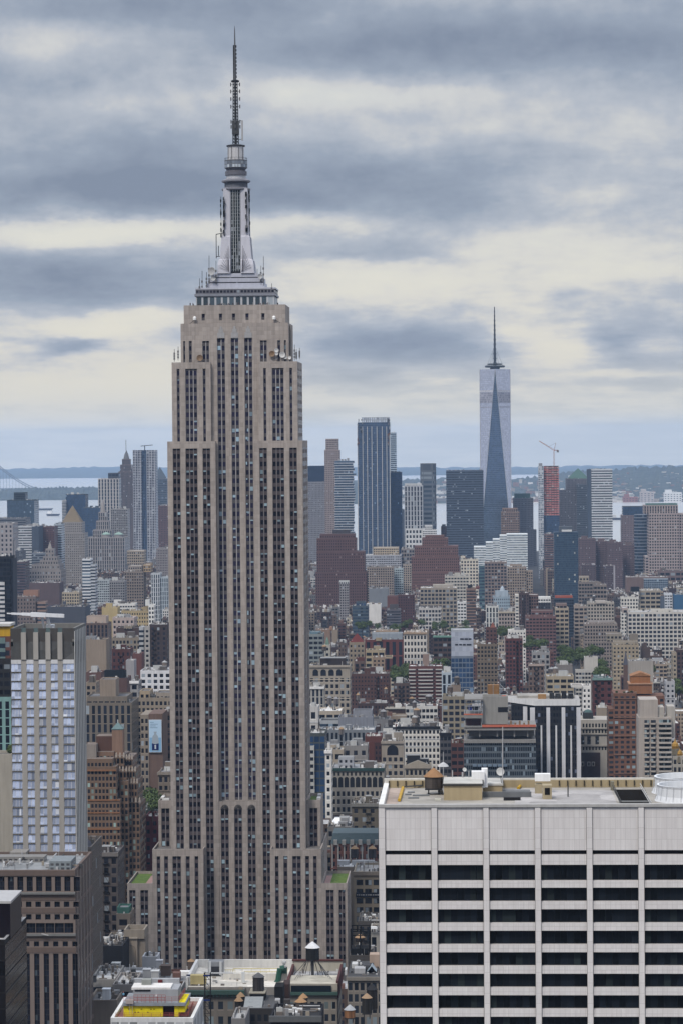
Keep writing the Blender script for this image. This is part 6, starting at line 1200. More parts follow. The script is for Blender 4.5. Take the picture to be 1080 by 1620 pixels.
m = MB(); zlow = GZ(1735); wall_open(m, X0, X1, zlow, z, D, ops, 1.1, TR, 0, UVS)
m.face([(X0, D, 0), (X1, D, 0), (X1, D, zlow), (X0, D, zlow)], TR)
for q in ([(X1, D, 0), (X1, D+36, 0), (X1, D+36, z), (X1, D, z)], [(X1, D+36, 0), (X0, D+36, 0), (X0, D+36, z), (X1, D+36, z)], [(X0, D+36, 0), (X0, D, 0), (X0, D, z), (X0, D+36, z)]): m.face(q, TR, [(0, 40), (22, 40), (22, 0), (0, 0)])
m.build('wall', M_TRAV, t)
M_BW = fac(.965, 1.0, (.0065, .009, .013), .12, (.011, .018, .02), 0, .06, var=1.4)
for o in wn:
    if o[4] == 'window': pane(t, 'window', *o[:4], D+1.0, M_BW, 7, 1, (.018, .02, .022))
    else: pane(t, 'louvre_slot', *o[:4], D+1.05, plain(.6), 1, 1, (.018, .018, .02))
for a, b_ in bays:        # columns stand proud of the panels
    pass
edges = [(599.3, 609.3)]+[(bays[i][1], bays[i+1][0]) for i in range(5)]
for a, b_ in edges:
    a, b_ = GX(a), GX(b_); m = MB(); m.face([(a, D-.28, zlow), (b_, D-.28, zlow), (b_, D-.28, GZ(1277)), (a, D-.28, GZ(1277))], TR, [(0, 28), (.6, 28), (.6, 0), (0, 0)])
    for x in (a, b_): m.face([(x, D-.28, zlow), (x, D, zlow), (x, D, GZ(1277)), (x, D-.28, GZ(1277))], TR)
    m.face([(a, D-.28, GZ(1277)), (b_, D-.28, GZ(1277)), (b_, D, GZ(1277)), (a, D, GZ(1277))], TR)
    for x in (a-.06, b_+.0): m.box(x, x+.06, D-.31, D-.285, zlow, GZ(1277), (.20, .19, .19))
    m.build('column', M_TRAV, t)
m = MB(); m.box(X0-.1, X1, D-.4, D+.75, z-.55, z, (.47, .46, .45), bot=True); m.build('parapet', plain(), t)
m = MB(); m.box(X0-.12, X0+.85, D+.76, D+35.3, z-1.5, z+.02, (.66, .655, .64)); m.build('parapet', plain(), t)
m = MB(); m.box(X0-.1, X1, D+35.3, D+36.1, z-1.2, z+.9, (.56, .54, .50)); m.build('parapet', plain(), t)
m = MB(); m.box(X0+.9, X1, D+34.9, D+35.29, z-1.2, z+.55, (.42, .34, .21)); m.build('rear_parapet_lining', plain(), t)
ZR = z-.95
def roofp(px, py):
    y = D+5
    for _ in range(60): p = at(px, py, y); y += (p.z-ZR)*3
    return at(px, py, y)
pa_, pb_ = roofp(978, 1266), roofp(1013, 1244); px0_, px1_, py0_, py1_ = pa_.x, pb_.x, D+2.2, D+31
m = MB()
for xa_, xb_, ya_, yb_ in ((X0+.8, px0_, D+.7, D+35), (px1_, X1, D+.7, D+35), (px0_, px1_, D+.7, py0_), (px0_, px1_, py1_, D+35)): m.face([(xa_, ya_, ZR), (xb_, ya_, ZR), (xb_, yb_, ZR), (xa_, yb_, ZR)], (.40, .375, .34))
m.build('roof', roofmat(), t)
m = MB(); zp_ = ZR-6
for q_ in ([(px0_, py0_, zp_), (px1_, py0_, zp_), (px1_, py1_, zp_), (px0_, py1_, zp_)], [(px0_, py1_, zp_), (px1_, py1_, zp_), (px1_, py1_, ZR), (px0_, py1_, ZR)], [(px0_, py0_, zp_), (px0_, py1_, zp_), (px0_, py1_, ZR), (px0_, py0_, ZR)], [(px1_, py1_, zp_), (px1_, py0_, zp_), (px1_, py0_, ZR), (px1_, py1_, ZR)], [(px1_, py0_, zp_), (px0_, py0_, zp_), (px0_, py0_, ZR), (px1_, py0_, ZR)]): m.face(q_, (.045, .042, .042))
m.build('equipment_pit', plain(), t)
a, b_ = roofp(612, 1262), roofp(634, 1250); m = MB(); m.face([(X0+1, D+1, ZR+.02), (b_.x-.5, D+1, ZR+.02), (b_.x+.8, D+34, ZR+.02), (X0+1, D+34, ZR+.02)], (.42, .34, .295)); m.build('paved_strip', roofmat(), t)
a, b_ = roofp(820, 1255), roofp(990, 1252); m = MB(); m.face([(a.x-1, D+1.2, ZR+.03), (px0_-.6, D+1.2, ZR+.03), (px0_-.6, D+30, ZR+.03), (a.x-1, D+30, ZR+.03)], (.43, .41, .405)); m.build('membrane', roofmat(), t)
def rbox(px0, px1, pyb, pyt, dep, col, name, mat=None, dy=0, parent=None):
    a, c_ = roofp(px0, pyb), roofp(px1, pyb); y = a.y+dy; tz = at(px0, pyt, y).z; m = MB(); m.box(a.x, c_.x, y, y+dep, ZR, tz, col, bot=True); return m.build(name, mat or plain(), parent or t), a.x, c_.x, y, tz
o, a, b_, y, tz = rbox(701.5, 762, 1266.5, 1243.5, 11, (.46, .37, .23), 'penthouse'); m = MB(); m.box(a-.3, b_+.3, y-.3, y+11.3, tz, tz+.35, (.07, .07, .07)); m.box(a-.1, b_+.1, y-.1, y+11, tz+.35, tz+.5, (.50, .49, .46)); m.build('penthouse_roof', roofmat(), t)
o, a2, b2, y2, tz2 = rbox(763, 794, 1256, 1243.5, 10, (.43, .345, .215), 'penthouse_wing'); m = MB(); m.box(a2-.1, b2+.2, y2-.2, y2+10, tz2+.05, tz2+.45, (.49, .48, .45)); m.build('penthouse_roof', roofmat(), t)
rbox(763, 840, 1262, 1253.5, .8, (.20, .21, .225), 'duct'); rbox(763, 838, 1255, 1251, 2, (.30, .31, .33), 'duct')
rbox(796, 823, 1267, 1262.5, 1.2, (.03, .03, .035), 'roof_unit'); rbox(687, 697, 1266.8, 1264.2, .7, (.55, .54, .47), 'roof_unit'); rbox(692, 700, 1256, 1251, 1.5, (.6, .6, .6), 'roof_unit')
for px0, px1, py in ((644, 655, 1255), (652, 678, 1260), (645, 662, 1264), (640, 650, 1258.5)): rbox(px0, px1, py, py-1.6, 1.3, (.22, .23, .24), 'roof_hatch')
YE = (.60, .36, .03)
for pts in (((631, 1269), (637, 1249)), ((819, 1250), (822, 1246.5))):
    p, q = roofp(*pts[0]), roofp(*pts[1]); m = MB(); m.bar((p.x, p.y, ZR+.35), (q.x, q.y, ZR+.35), .32, YE, 6); m.build('yellow_pipe', plain(.5), t)
for i in range(7):
    p, q = roofp(636+i*6, 1249-i*.45), roofp(642+i*6, 1248.5-i*.45); m = MB(); m.bar((p.x, p.y, ZR+.5), (q.x, q.y, ZR+.5), .2, (.14, .14, .14)); m.build('roof_pipe', plain(), t)
o, a, b_, y, tz = rbox(858, 872.5, 1265, 1243, 3, (.43, .36, .24), 'stair_house'); m = MB(); m.box(a+.4, b_-.4, y-.06, y-.01, ZR+.9, tz-.5, (.015, .015, .015)); m.build('door', plain(), t)
rbox(846, 857, 1256, 1242, 3, (.42, .35, .23), 'stair_house'); rbox(850.5, 860, 1244, 1231, 2, (.03, .03, .035), 'equipment_cabinet')
m = MB(); p = at(858, 1230, D+26); m.box(p.x-1.6, p.x+1.5, D+25, D+27, p.z-.7, p.z+.75, (.74, .74, .74), bot=True); m.build('white_cabinet', plain(), t)
m = MB(); p = at(757.5, 1226, y+30); p = at(758, 1235, D+22); m.box(p.x-1.6, p.x+1.0, D+21, D+23, tz2, at(758, 1221, D+21).z, (.72, .72, .73)); m.box(p.x+.4, p.x+1.6, D+22, D+24, tz2, at(758, 1217.5, D+21).z, (.70, .70, .71)); m.build('white_cabinet', plain(), t)
o, a, b_, y, tz = rbox(966, 971, 1251, 1237, 1.5, (.26, .24, .18), 'vent_cowl')
for px, py, pt, r in ((898, 1261, 1243, .13), (731, 1240, 1222, .18), (715, 1240, 1219, .12), (741, 1240, 1220, .1), (794.5, 1240, 1150, .1), (700.5, 1250, 1190, .07), (1017, 1245, 1232, .1)):
    p = roofp(px, py) if py > 1242 else at(px, py, D+24); q = at(px, pt, p.y); m = MB(); m.bar(p, q, r, (.42, .42, .43) if px != 898 else (.1, .1, .1), 6); m.build('pole', plain(), t)
for px, py, r in ((734, 1218, .42), (790.5, 1221.5, .85)):
    p = at(px, py, D+25); m = MB(); m.dish(p, r, (.25, -1, .3), (.55, .55, .54)); m.bar(p, (p.x+.3, p.y+.5, tz2), .1, (.2, .2, .2)); m.build('dish', plain(.5), t)
p = at(700.5, 1210, D+25); m = MB(); m.cyl(p.x, p.y, [(p.z-.35, 1.15), (p.z+.15, .7), (p.z+.5, .1)], (.5, .5, .51), 10); m.build('umbrella_aerial', plain(), t)
for i in range(22):
    p = at(615+i*13.2+(190 if i > 5 else 0), 1239, D+34.7); m = MB(); m.box(p.x-.12, p.x+.12, D+34.6, D+34.88, z-.6, z+.5, (.08, .07, .05)); m.build('floodlight', plain(), t)
# sunken pit and the two white fan drums
a, b_ = pa_, pb_
for xx in (a.x, b_.x):
    for zz in (.5, 1.1): m = MB(); m.bar((xx, D+1.3, ZR+zz), (xx-.4, D+32, ZR+zz), .07, (.10, .10, .10) if xx == a.x else (.5, .5, .5)); m.build('pit_railing', plain(), t)
    for yy in range(0, 31, 4): m = MB(); m.bar((xx, D+1.5+yy, ZR), (xx, D+1.5+yy, ZR+1.1), .06, (.12, .12, .12)); m.build('rail_post', plain(), t)
m = MB(); m.bar((a.x, D+9, ZR+.3), (b_.x, D+9, ZR+.3), .2, (.30, .31, .32)); m.build('pit_beam', plain(), t)
for i, (px, py, ro, zo, yy, lab) in enumerate(((1086, 1240, 5.9, 3.2, D+13, 'white flared cooling fan drum on the white block roof, the nearer and lower one'), (1086, 1232, 6.6, 3.3, D+26, 'white cooling fan drum on the white block roof, behind the nearer one'))):
    p = at(px, py, yy); th = thing('cooling_tower', lab, 'cooling tower', (p.x, yy, ZR), 'white fan drums on the roof'); zt_ = ZR+zo
    m = MB(); m.cyl(p.x, yy, [(ZR, ro*1.08), (ZR+zo*.35, ro*.99), (zt_-.5, ro*.97), (zt_, ro*1.0), (zt_, ro*.93), (zt_-1.2, ro*.9)], (.62, .635, .66), 40, cap=False); m.build('fan_drum', plain(.5), th)
    m = MB(); m.cyl(p.x, yy, [(zt_-1.3, ro*.9), (zt_-1.2, ro*.9)], (.20, .21, .22), 24); m.build('fan_grille', plain(), th)
    m = MB()
    for j in range(24):
        q = 2*math.pi*j/24; r_ = ro*1.06; m.bar((p.x+r_*math.cos(q), yy+r_*math.sin(q), ZR), (p.x+ro*.985*math.cos(q), yy+ro*.985*math.sin(q), zt_), .045, (.42, .43, .45), 3)
    m.build('rib', plain(), th)
# wooden water tanks
def watertank(px, pyb, pyt, Y, wpx, lab, wood, cone, zleg=None, conh=.28, legs=True, hoops=True):
    p = at(px, pyb, Y); q = at(px, pyt, Y); r = wpx/2*Y/F; h = q.z-p.z; hc = h*conh; th = thing('water_tank', lab, 'water tank', (p.x, Y, zleg if zleg is not None else p.z), 'rooftop water tanks')
    pr = [(p.z, r)]
    for f_ in (.1, .25, .42, .62, .85):
        if hoops: zz = p.z+(h-hc)*f_; pr += [(zz-.07, r*(1-.03*f_)), (zz-.06, r*1.015), (zz+.06, r*1.015), (zz+.07, r*(1-.03*f_))]
    m = MB(); m.cyl(p.x, Y, pr+[(p.z+(h-hc), r*.97)], wood, 18, sm=False); m.build('barrel', tankmat(), th)
    m = MB(); m.cyl(p.x, Y, [(q.z-hc-.05, r*1.12), (q.z-hc*.5, r*.62), (q.z, .12)], cone, 16, sm=False); m.build('conical_lid', plain(.8), th)
    if legs and zleg is not None:
        for i in range(4):
            a_ = math.pi/4+i*math.pi/2; m = MB(); m.bar((p.x+.8*r*math.cos(a_), Y+.8*r*math.sin(a_), zleg), (p.x+.8*r*math.cos(a_), Y+.8*r*math.sin(a_), p.z), .16, (.05, .05, .055)); m.build('leg', plain(), th)
        m = MB(); m.box(p.x-r*.95, p.x+r*.95, Y-r*.95, Y+r*.95, p.z-.3, p.z-.01, (.05, .05, .055), bot=True); m.build('platform', plain(), th)
    return th, p
def tankmat():
    if 'tank' not in MATS:
        m, k, b = newmat('wood_staves'); c, P = wallnodes(k, .3); g = k.n('ShaderNodeNewGeometry'); n_ = k.sep(g.outputs['Normal'])
        an = k.m('MULTIPLY', k.m('ARCTAN2', n_[1], n_[0]), 9.0); w_ = k.m('GREATER_THAN', k.m('FRACT', an), .12); f = k.m('ADD', .6, k.m('MULTIPLY', w_, .4))
        wn_ = k.n('ShaderNodeTexWhiteNoise', noise_dimensions='1D'); k.l(k.m('FLOOR', an), wn_.inputs['W']); f = k.m('MULTIPLY', f, k.m('ADD', .75, k.m('MULTIPLY', wn_.outputs[0], .5)))
        k.l(k.mix(1.0, c, k.vec(f, f, f), 'MULTIPLY'), b.inputs['Base Color']); b.inputs['Roughness'].default_value = .85; MATS['tank'] = m
    return MATS['tank']
watertank(685.5, 1246.5, 1215, D+24, 29, 'weathered grey wooden water tank with orange tan cone lid on the white block roof', (.135, .115, .105), (.40, .225, .115), ZR, .42)

# ------------------------------------------------------------------ orange brown setback tower behind the left towers
D = 1500; OR = (.25, .165, .115); OM = fac(.62, .62, (.018, .02, .026), .14, (.22, .30, .28))
t, X0, X1, z = tower('art_deco_tower', 'orange brown brick setback tower with arched crowns and a green pyramid capped turret', 'the orange brick setback tower', 139, 184, 1201, 1405, D, 46, 'office building')
def ob(a, b, y, dy, dep, bay, flo, name='stepped_block', col=OR, par=1.5):
    p, q = at(a, y, D+dy), at(b, y, D+dy); m = MB(); m.box(p.x, q.x, D+dy, D+dy+dep, -3, p.z, col, bay, flo, par, tcol=(.25, .2, .17)); m.build(name, OM if bay else plain(), t); return p, q
ob(120, 178, 1201, 0, 46, 2.0, 3.3); ob(120, 184, 1213, -.6, 44, 2.0, 3.3); ob(120, 190, 1266, -1.2, 44, 2.0, 3.3)
ob(178, 196, 1196, 10, 24, 1.9, 3.3); ob(184, 200, 1218, 8, 24, 1.9, 3.3); ob(190, 203, 1236, 6, 26, 1.9, 3.3)
ob(196, 209, 1199, 14, 24, 1.8, 3.3); ob(200, 214, 1218, 13, 24, 1.8, 3.3); ob(203, 217, 1237, 12, 26, 1.8, 3.3); ob(203, 221, 1273, 11, 28, 1.8, 3.3)
ob(136, 152, 1178, 6, 10, None, 1, 'lift_house', (.33, .29, .26)); ob(152, 177, 1165, 14, 12, None, 1, 'plant_house', (.16, .085, .065)); ob(152, 180, 1190, 9, 14, 2, 3.3, 'arched_storey', (.27, .17, .12))
p, q = ob(177, 194, 1155, 14, 8, None, 1, 'turret', (.32, .205, .15))
w_ = (q.x-p.x)/2; za_ = at(186, 1143, D+18).z; m = MB(); m.sq((p.x+q.x)/2, D+14+w_, [(p.z, w_*1.05), (p.z+.4, w_*1.1), (za_, .25)], (.17, .26, .27)); m.build('pyramid_cap', plain(.6), t)
m = MB(); m.cyl((p.x+q.x)/2, D+14+w_, [(za_-.3, .35), (za_+1.4, .3), (za_+1.6, .05)], (.45, .47, .47), 8); m.build('finial', plain(), t)
for a, b, y, dy in ((178, 196, 1200, 9.9), (196, 209, 1203, 13.9), (184, 200, 1222, 7.9), (200, 214, 1222, 12.9), (203, 217, 1241, 11.9), (203, 221, 1271, 10.9)):
    p, q = at(a, y, D+dy), at(b, y+7, D+dy); n = 3
    for i in range(n):
        cx_ = p.x+(q.x-p.x)*(i+.5)/n; r = (q.x-p.x)/n*.33; m = MB(); m.face(list(reversed([(cx_+r*math.cos(math.pi*j/8), D+dy-.05, p.z-r+r*math.sin(math.pi*j/8)) for j in range(9)]+[(cx_-r, D+dy-.05, q.z), (cx_+r, D+dy-.05, q.z)])), (.02, .022, .028)); m.build('arched_window', plain(.2), t)
    for i in range(4): x = p.x+(q.x-p.x)*i/3; m = MB(); m.sq(x, D+dy+.3, [(p.z+.4, .5), (p.z+2.4, .35), (p.z+3.2, .05)], (.42, .36, .31)); m.build('pinnacle', plain(), t)
for y in (1219, 1266, 1286, 1312):
    p, q = at(130, y, D-1.4), at(190 if y > 1260 else 184, y, D-1.4); m = MB(); m.box(p.x, q.x, D-1.6, D-1.21, p.z-.5, p.z+.3, (.34, .17, .09), bot=True); m.build('terracotta_band', plain(), t)
# billboard building
D = 1700
t, X0, X1, z = tower('office_block', 'tan corner office block with a tall pale blue billboard hung on its brick party wall', 'the billboard block', 222, 257, 1131, 1255, D, 30, 'office building')
p = at(235, 1131, D); m = MB(); m.box(X0, p.x, D, D+30, -3, z, (.30, .25, .20), 2.4, 4.4, 1.5); m.build('wall', STY['P'](), t)
m = MB(); m.box(p.x+.01, X1, D+.5, D+29, -3, z+.5, (.21, .14, .115)); m.build('brick_party_wall', plain(), t)
p, q = at(235.5, 1139, D-.6), at(256, 1190.5, D-.6)
bt = thing('billboard', 'tall pale blue billboard picturing a clear water bottle with a navy label', 'billboard', ((p.x+q.x)/2, D-.6, q.z))
w_, h_ = q.x-p.x, p.z-q.z; cx_ = (p.x+q.x)/2
m = MB(); m.box(p.x, q.x, D-.6, D-.1, q.z, p.z, (.55, .60, .66), bot=True); m.build('frame', plain(.5), bt)
m = MB(); x0_, x1_ = p.x+.25, q.x-.25; zb1, zb2 = q.z+.3, p.z-.3; y_ = D-.62
m.face([(x0_, y_, zb1), (x1_, y_, zb1), (x1_, y_, zb1+(zb2-zb1)*.45), (x0_, y_, zb1+(zb2-zb1)*.45)], (.24, .44, .66)); m.face([(x0_, y_, zb1+(zb2-zb1)*.45), (x1_, y_, zb1+(zb2-zb1)*.45), (x1_, y_, zb2), (x0_, y_, zb2)], (.42, .57, .72)); m.build('poster', plain(.5, 0, .05), bt)
bz = lambda f: zb1+(zb2-zb1)*f
m = MB(); pr = [(.03, .20), (.06, .26), (.30, .27), (.42, .25), (.50, .20), (.555, .09), (.60, .085), (.60, .11), (.64, .11)]
m.face([(cx_+r*w_, y_-.02, bz(f)) for f, r in pr]+[(cx_-r*w_, y_-.02, bz(f)) for f, r in reversed(pr)], (.36, .42, .48)); m.build('bottle_picture', plain(.4, 0, .1), bt)
m = MB(); m.face([(cx_-.262*w_, y_-.04, bz(.05)), (cx_+.262*w_, y_-.04, bz(.05)), (cx_+.268*w_, y_-.04, bz(.27)), (cx_, y_-.04, bz(.24)), (cx_-.268*w_, y_-.04, bz(.27))], (.012, .03, .17)); m.box(cx_-.06*w_, cx_+.06*w_, y_-.06, y_-.045, bz(.09), bz(.22), (.5, .55, .6)); m.build('bottle_label', plain(.4, 0, .1), bt)
m = MB(); rr = random.Random(4)
for i, (f, n) in enumerate(((.93, 5), (.875, 9), (.82, 6), (.765, 8))):
    x = x0_+.5
    for j in range(n): wl = rr.uniform(.25, .5); m.box(x, x+wl, y_-.03, y_-.01, bz(f)-.22, bz(f)+.22, (.22, .32, .45)); x += wl+.16
m.build('lettering', plain(), bt)
B('brick_block', 'dark brick block with square windows right behind the billboard', None, 257, 274, 1126, 1216, 1745, 24, (.115, .08, .075), 'P', 4.4, 4.6, bulk=1)
B('townhouse', 'small tan mansard roofed corner building beside the limestone skyscraper below the billboard', None, 250, 275, 1222, 1260, 1600, 22, (.25, .205, .165), 'P', 3, 5, roof=(.28, .28, .3), cor=(.3, .26, .22))
B('brick_block', 'narrow dark red rowhouse with white window heads between the orange tower and the skyscraper', 'the narrow dark red rowhouse', 229, 250, 1292, 1375, 1540, 22, (.16, .035, .04), 'p', 3.4, 4.4, bulk=1, tiers=[(225, 230, 1298, -1, 20, (.33, .34, .37), 'n')])
B('office_block', 'low dark green corniced building below the street trees left of the skyscraper', None, 226, 250, 1282, 1292, 1570, 20, (.10, .12, .115), 'n', roof=(.45, .45, .44), bulk=3)
B('office_block', 'dim grey brown block with a cornice standing before the orange brick setback tower', 'the dim corniced block', 150, 186, 1350, 1500, 1330, 26, (.135, .115, .11), 'P', 3.2, 4.4, cor=(.24, .22, .21), bulk=2)
B('office_block', 'brown grey slab behind the brown granite block, its ribbed flank facing the avenue', 'the ribbed flank slab', 60, 144, 1341, 1500, 1010, 30, (.17, .15, .135), 's', 2.4, 4, bulk=0, roof=(.05, .055, .08))
B('loft_building', 'small stone building with a green copper mansard roof beside the low grass roof', None, 184, 206, 1446, 1482, 1230, 16, (.27, .225, .185), 'P', 5, 4.4, bulk=0, tiers=[(185, 204, 1436, 2, 10, (.09, .22, .18), 'n')])
B('office_block', 'dark scaffolded building wrapped in red netting deep in the street canyon', None, 168, 186, 1404, 1470, 1420, 20, (.10, .05, .05), 'B', 3, 3.4, bulk=1)

# ------------------------------------------------------------------ rooftops along the bottom edge
t, X0, X1, z = tower('masonry_tower', 'plain tan masonry shaft with an open parapet top before the limestone skyscraper', 'the tan masonry shaft', 194, 229, 1472, 1545, 1100, 13, 'building')
m = MB(); q = at(217, 1480, 1100); m.box(X0, q.x, 1100, 1113, -3, z-3.4, (.35, .30, .25)); m.box(q.x, X1, 1101.5, 1113, -3, z-3.0, (.29, .25, .21)); m.box(X0+.4, X1-.2, 1100.6, 1113, z-3.5, z, (.32, .28, .235), top=False); m.rim(X0+.4, X1-.2, 1100.6, 1113, z, 3.2, .6, (.32, .28, .235)); m.face([(X0+1, 1101.2, z-3), (X1-.8, 1101.2, z-3), (X1-.8, 1112, z-3), (X0+1, 1112, z-3)], (.02, .02, .022)); m.build('shaft', plain(), t)
m = MB(); r = 2.2; cx_ = (X0+q.x)/2
for j in range(12):
    a0, a1 = math.pi*j/12, math.pi*(j+1)/12; m.bar((cx_+r*math.cos(a0), 1099.95, z-8+r*math.sin(a0)), (cx_+r*math.cos(a1), 1099.95, z-8+r*math.sin(a1)), .1, (.26, .22, .19), 3)
for sx in (-1, 1): m.bar((cx_+sx*r, 1099.95, z-17), (cx_+sx*r, 1099.95, z-8), .1, (.26, .22, .19), 3)
m.build('blind_arch', plain(), t)
m = MB(); m.box(X0-.3, q.x+.2, 1099.5, 1113.2, z-3.4, z-2.9, (.36, .32, .27), bot=True); m.build('ledge', plain(), t)
def roofhouse(name, label, x0, x1, yt, yb, D, dep, col, ref=None, extra=None, cat='building', sty='n', bay=3, roof=(.45, .45, .45), cor=None):
    return B(name, label, ref, x0, x1, yt, yb, D, dep, col, sty, bay, 3.8, cat, bulk=0, roof=roof, cor=cor)
roofhouse('plant_room', 'tall light grey metal plant room with round vents among the lower left rooftops', 225, 249, 1514, 1545, 1040, 9, (.46, .47, .50))
roofhouse('loft_building', 'tan low wing with two small windows left of the tan masonry shaft', 168, 195, 1486, 1500, 1120, 16, (.25, .215, .175), sty='P', bay=5, roof=(.12, .12, .13))
roofhouse('loft_building', 'black roofed low building under the ribbed flank slab', 144, 194, 1497, 1530, 1080, 20, (.03, .032, .04), roof=(.03, .032, .04))
roofhouse('loft_building', 'pale grey roofed block with louvres at the lower left', 143, 182, 1550, 1575, 960, 26, (.34, .33, .32), sty='r', roof=(.52, .52, .52))
roofhouse('loft_building', 'beige walled block with a dark sunken terrace at the lower left', 140, 185, 1583, 1620, 930, 20, (.29, .25, .215), roof=(.2, .2, .21))
roofhouse('loft_building', 'grey concrete block with one wide dark window bay right of the sunken terrace', 178, 212, 1558, 1610, 945, 22, (.30, .28, .27), sty='B', bay=9)
roofhouse('plant_room', 'low white grey roof house with vents beside the metal plant room', 191, 226, 1541, 1560, 1000, 12, (.40, .40, .41), roof=(.56, .56, .56))
roofhouse('loft_building', 'grey roof block cluttered with shiny fans behind the yellow sheathed storey', 228, 262, 1543, 1560, 1005, 16, (.33, .34, .36), roof=(.33, .35, .38))
watertank(172.5, 1538, 1514, 1095, 15, 'small square looking fresh wood water tank left of the tan masonry shaft', (.42, .26, .12), (.42, .25, .11), at(172, 1541, 1095).z, .25)
rr = random.Random(21)
for i, (px, py, Y, w_, h_, c, lab) in enumerate(((150, 1534, 1060, 1.2, 3, (.6, .6, .6), 'thin white vent stack on the black roof at lower left'), (158, 1528, 1062, .8, 4, (.55, .55, .55), 'pale vent pipe right of the white vent stack at lower left'), (183, 1532, 1030, 3, 2.4, (.5, .51, .51), 'white capped air unit right of the fresh wood tank'),
        (232, 1540, 990, 2.6, 1.6, (.45, .46, .48), 'round grey fan housing left of the grey roof fans'), (262, 1538, 1000, 3.4, 3, (.12, .09, .08), 'dark rusted cooling unit near the white roofed building'), (245, 1542, 985, 2.6, 1.4, (.5, .51, .52), 'shiny grey fan housing behind the yellow sheathed storey'), (168, 1575, 925, 2.4, 2.8, (.55, .58, .62), 'small pale tent canopy on the sunken terrace'),
        (252, 1527, 1020, 2.2, 2.2, (.5, .5, .52), 'pale box fan right beside the metal plant room'), (147, 1548, 955, 2, 1, (.12, .13, .15), 'low dark hatch on the pale grey roof at lower left'))):
    p = at(px, py, Y); m = MB(); m.box(p.x-w_/2, p.x+w_/2, Y, Y+w_, p.z-1.5, p.z+h_*.6, c); m.box(p.x-w_/2-.15, p.x+w_/2+.15, Y-.15, Y+w_+.15, p.z+h_*.6, p.z+h_*.6+.3, tuple(v*1.15 for v in c)); tag(m.build('roof_unit', plain(.6)), lab, 'roof unit', 'rooftop machines')
# white building whose top storey is under construction
D = 800
t, X0, X1, z = tower('unfinished_building', 'white building whose top storey is being built with bright yellow sheathing and red railings', 'the yellow sheathed storey', 175, 306, 1611, 1620, D, 30, 'building')
m = MB(); m.box(X0, X1, D, D+30, 0, z, (.58, .58, .58), 2.6, 6, .9, top=False); m.rim(X0, X1, D, D+30, z, 1.1, .9, (.62, .62, .62)); m.build('wall', fac(.8, .9, (.30, .30, .31), 0, gr=.8), t)
zr_ = z-1.0; m = MB(); m.face([(X0+.8, D+.8, zr_), (X1-.8, D+.8, zr_), (X1-.8, D+29, zr_), (X0+.8, D+29, zr_)], (.30, .17, .14)); m.build('roof_deck', roofmat(), t)
def cb(xa, xb, ya, yb, dy, dep, col, name, mat=None, n=None):
    a, b = at(xa, ya, D+dy), at(xb, yb, D+dy); m = MB(); m.box(a.x, b.x, D+dy, D+dy+dep, b.z, a.z, col, n, 1.6, 0, bot=True); m.build(name, mat or plain(), t); return a, b
YL = (.72, .60, .01)
cb(195.5, 258, 1592, 1609, 3.5, 14, YL, 'yellow_sheathing'); cb(276, 283, 1592, 1609, 3.55, 14, YL, 'yellow_sheathing'); cb(258.1, 275.9, 1593, 1608, 4.6, 10, (.045, .01, .012), 'doorway')
a, b = cb(283.1, 293, 1586, 1602, 3.6, 12, YL, 'yellow_sheathing')
cb(194, 294, 1587.5, 1592.2, 2.8, 15, (.30, .32, .35), 'deck_edge'); cb(211, 282, 1566, 1588, 6, 9, (.36, .37, .39), 'grey_housing', plain(), None); cb(208, 270, 1563, 1567, 6.2, 7, (.62, .60, .58), 'white_roof'); cb(213, 284, 1549, 1568, 15, 1.2, (.40, .41, .43), 'back_wall')
cb(213, 238, 1566.5, 1569, 5.8, .2, (.03, .03, .035), 'louvre'); cb(224, 239, 1551, 1560, 10, 3, (.30, .31, .29), 'fan_unit'); cb(250, 257, 1551, 1556, 14.6, .3, (.2, .03, .03), 'red_panel')
a, b = at(246, 1574, D+5.9), at(249, 1577, D+5.9); m = MB(); m.box(a.x, b.x, D+5.8, D+5.95, b.z, a.z, (.6, .6, .6)); m.build('notice', plain(), t)
RD = (.42, .10, .09)
def rail(pts, dy, name='red_railing', h=1.6):
    m = MB()
    for (xa, ya, da), (xb, yb, db) in zip(pts, pts[1:]):
        a, b = at(xa, ya, D+da), at(xb, yb, D+db)
        for f_ in (.35, .65, 1.0): m.bar((a.x, a.y, a.z+h*f_), (b.x, b.y, b.z+h*f_), .06, RD, 4)
        for i in range(9): p = a.lerp(b, i/8); m.bar(p, (p.x, p.y, p.z+h), .06, RD, 4)
    m.build(name, plain(), t)
rail([(195, 1587, 2.9), (283, 1587, 2.9), (293, 1573, 14)], 0); rail([(183, 1610, 1.2), (297, 1610, 1.2), (306, 1591, 22)], 0, h=1.2); rail([(212, 1587, 3.4), (262, 1587, 3.4)], 0, h=2.2)
for xa in (205, 209): cb(xa, xa+.7, 1583, 1605, 2.2, .2, (.45, .38, .35), 'ladder_rail')
cb(199, 211, 1583, 1589, 2.1, 1.2, (.42, .36, .34), 'hoist_basket')
for i, px in enumerate((204, 214, 224, 234, 244, 219, 239)):
    p = at(px, 1598+(i % 2)*5, D+3.45); m = MB(); m.box(p.x-.22, p.x+.22, D+3.42, D+3.49, p.z-.05, p.z+.3, (.35, .28, .01)); m.build('printed_mark', plain(), t)
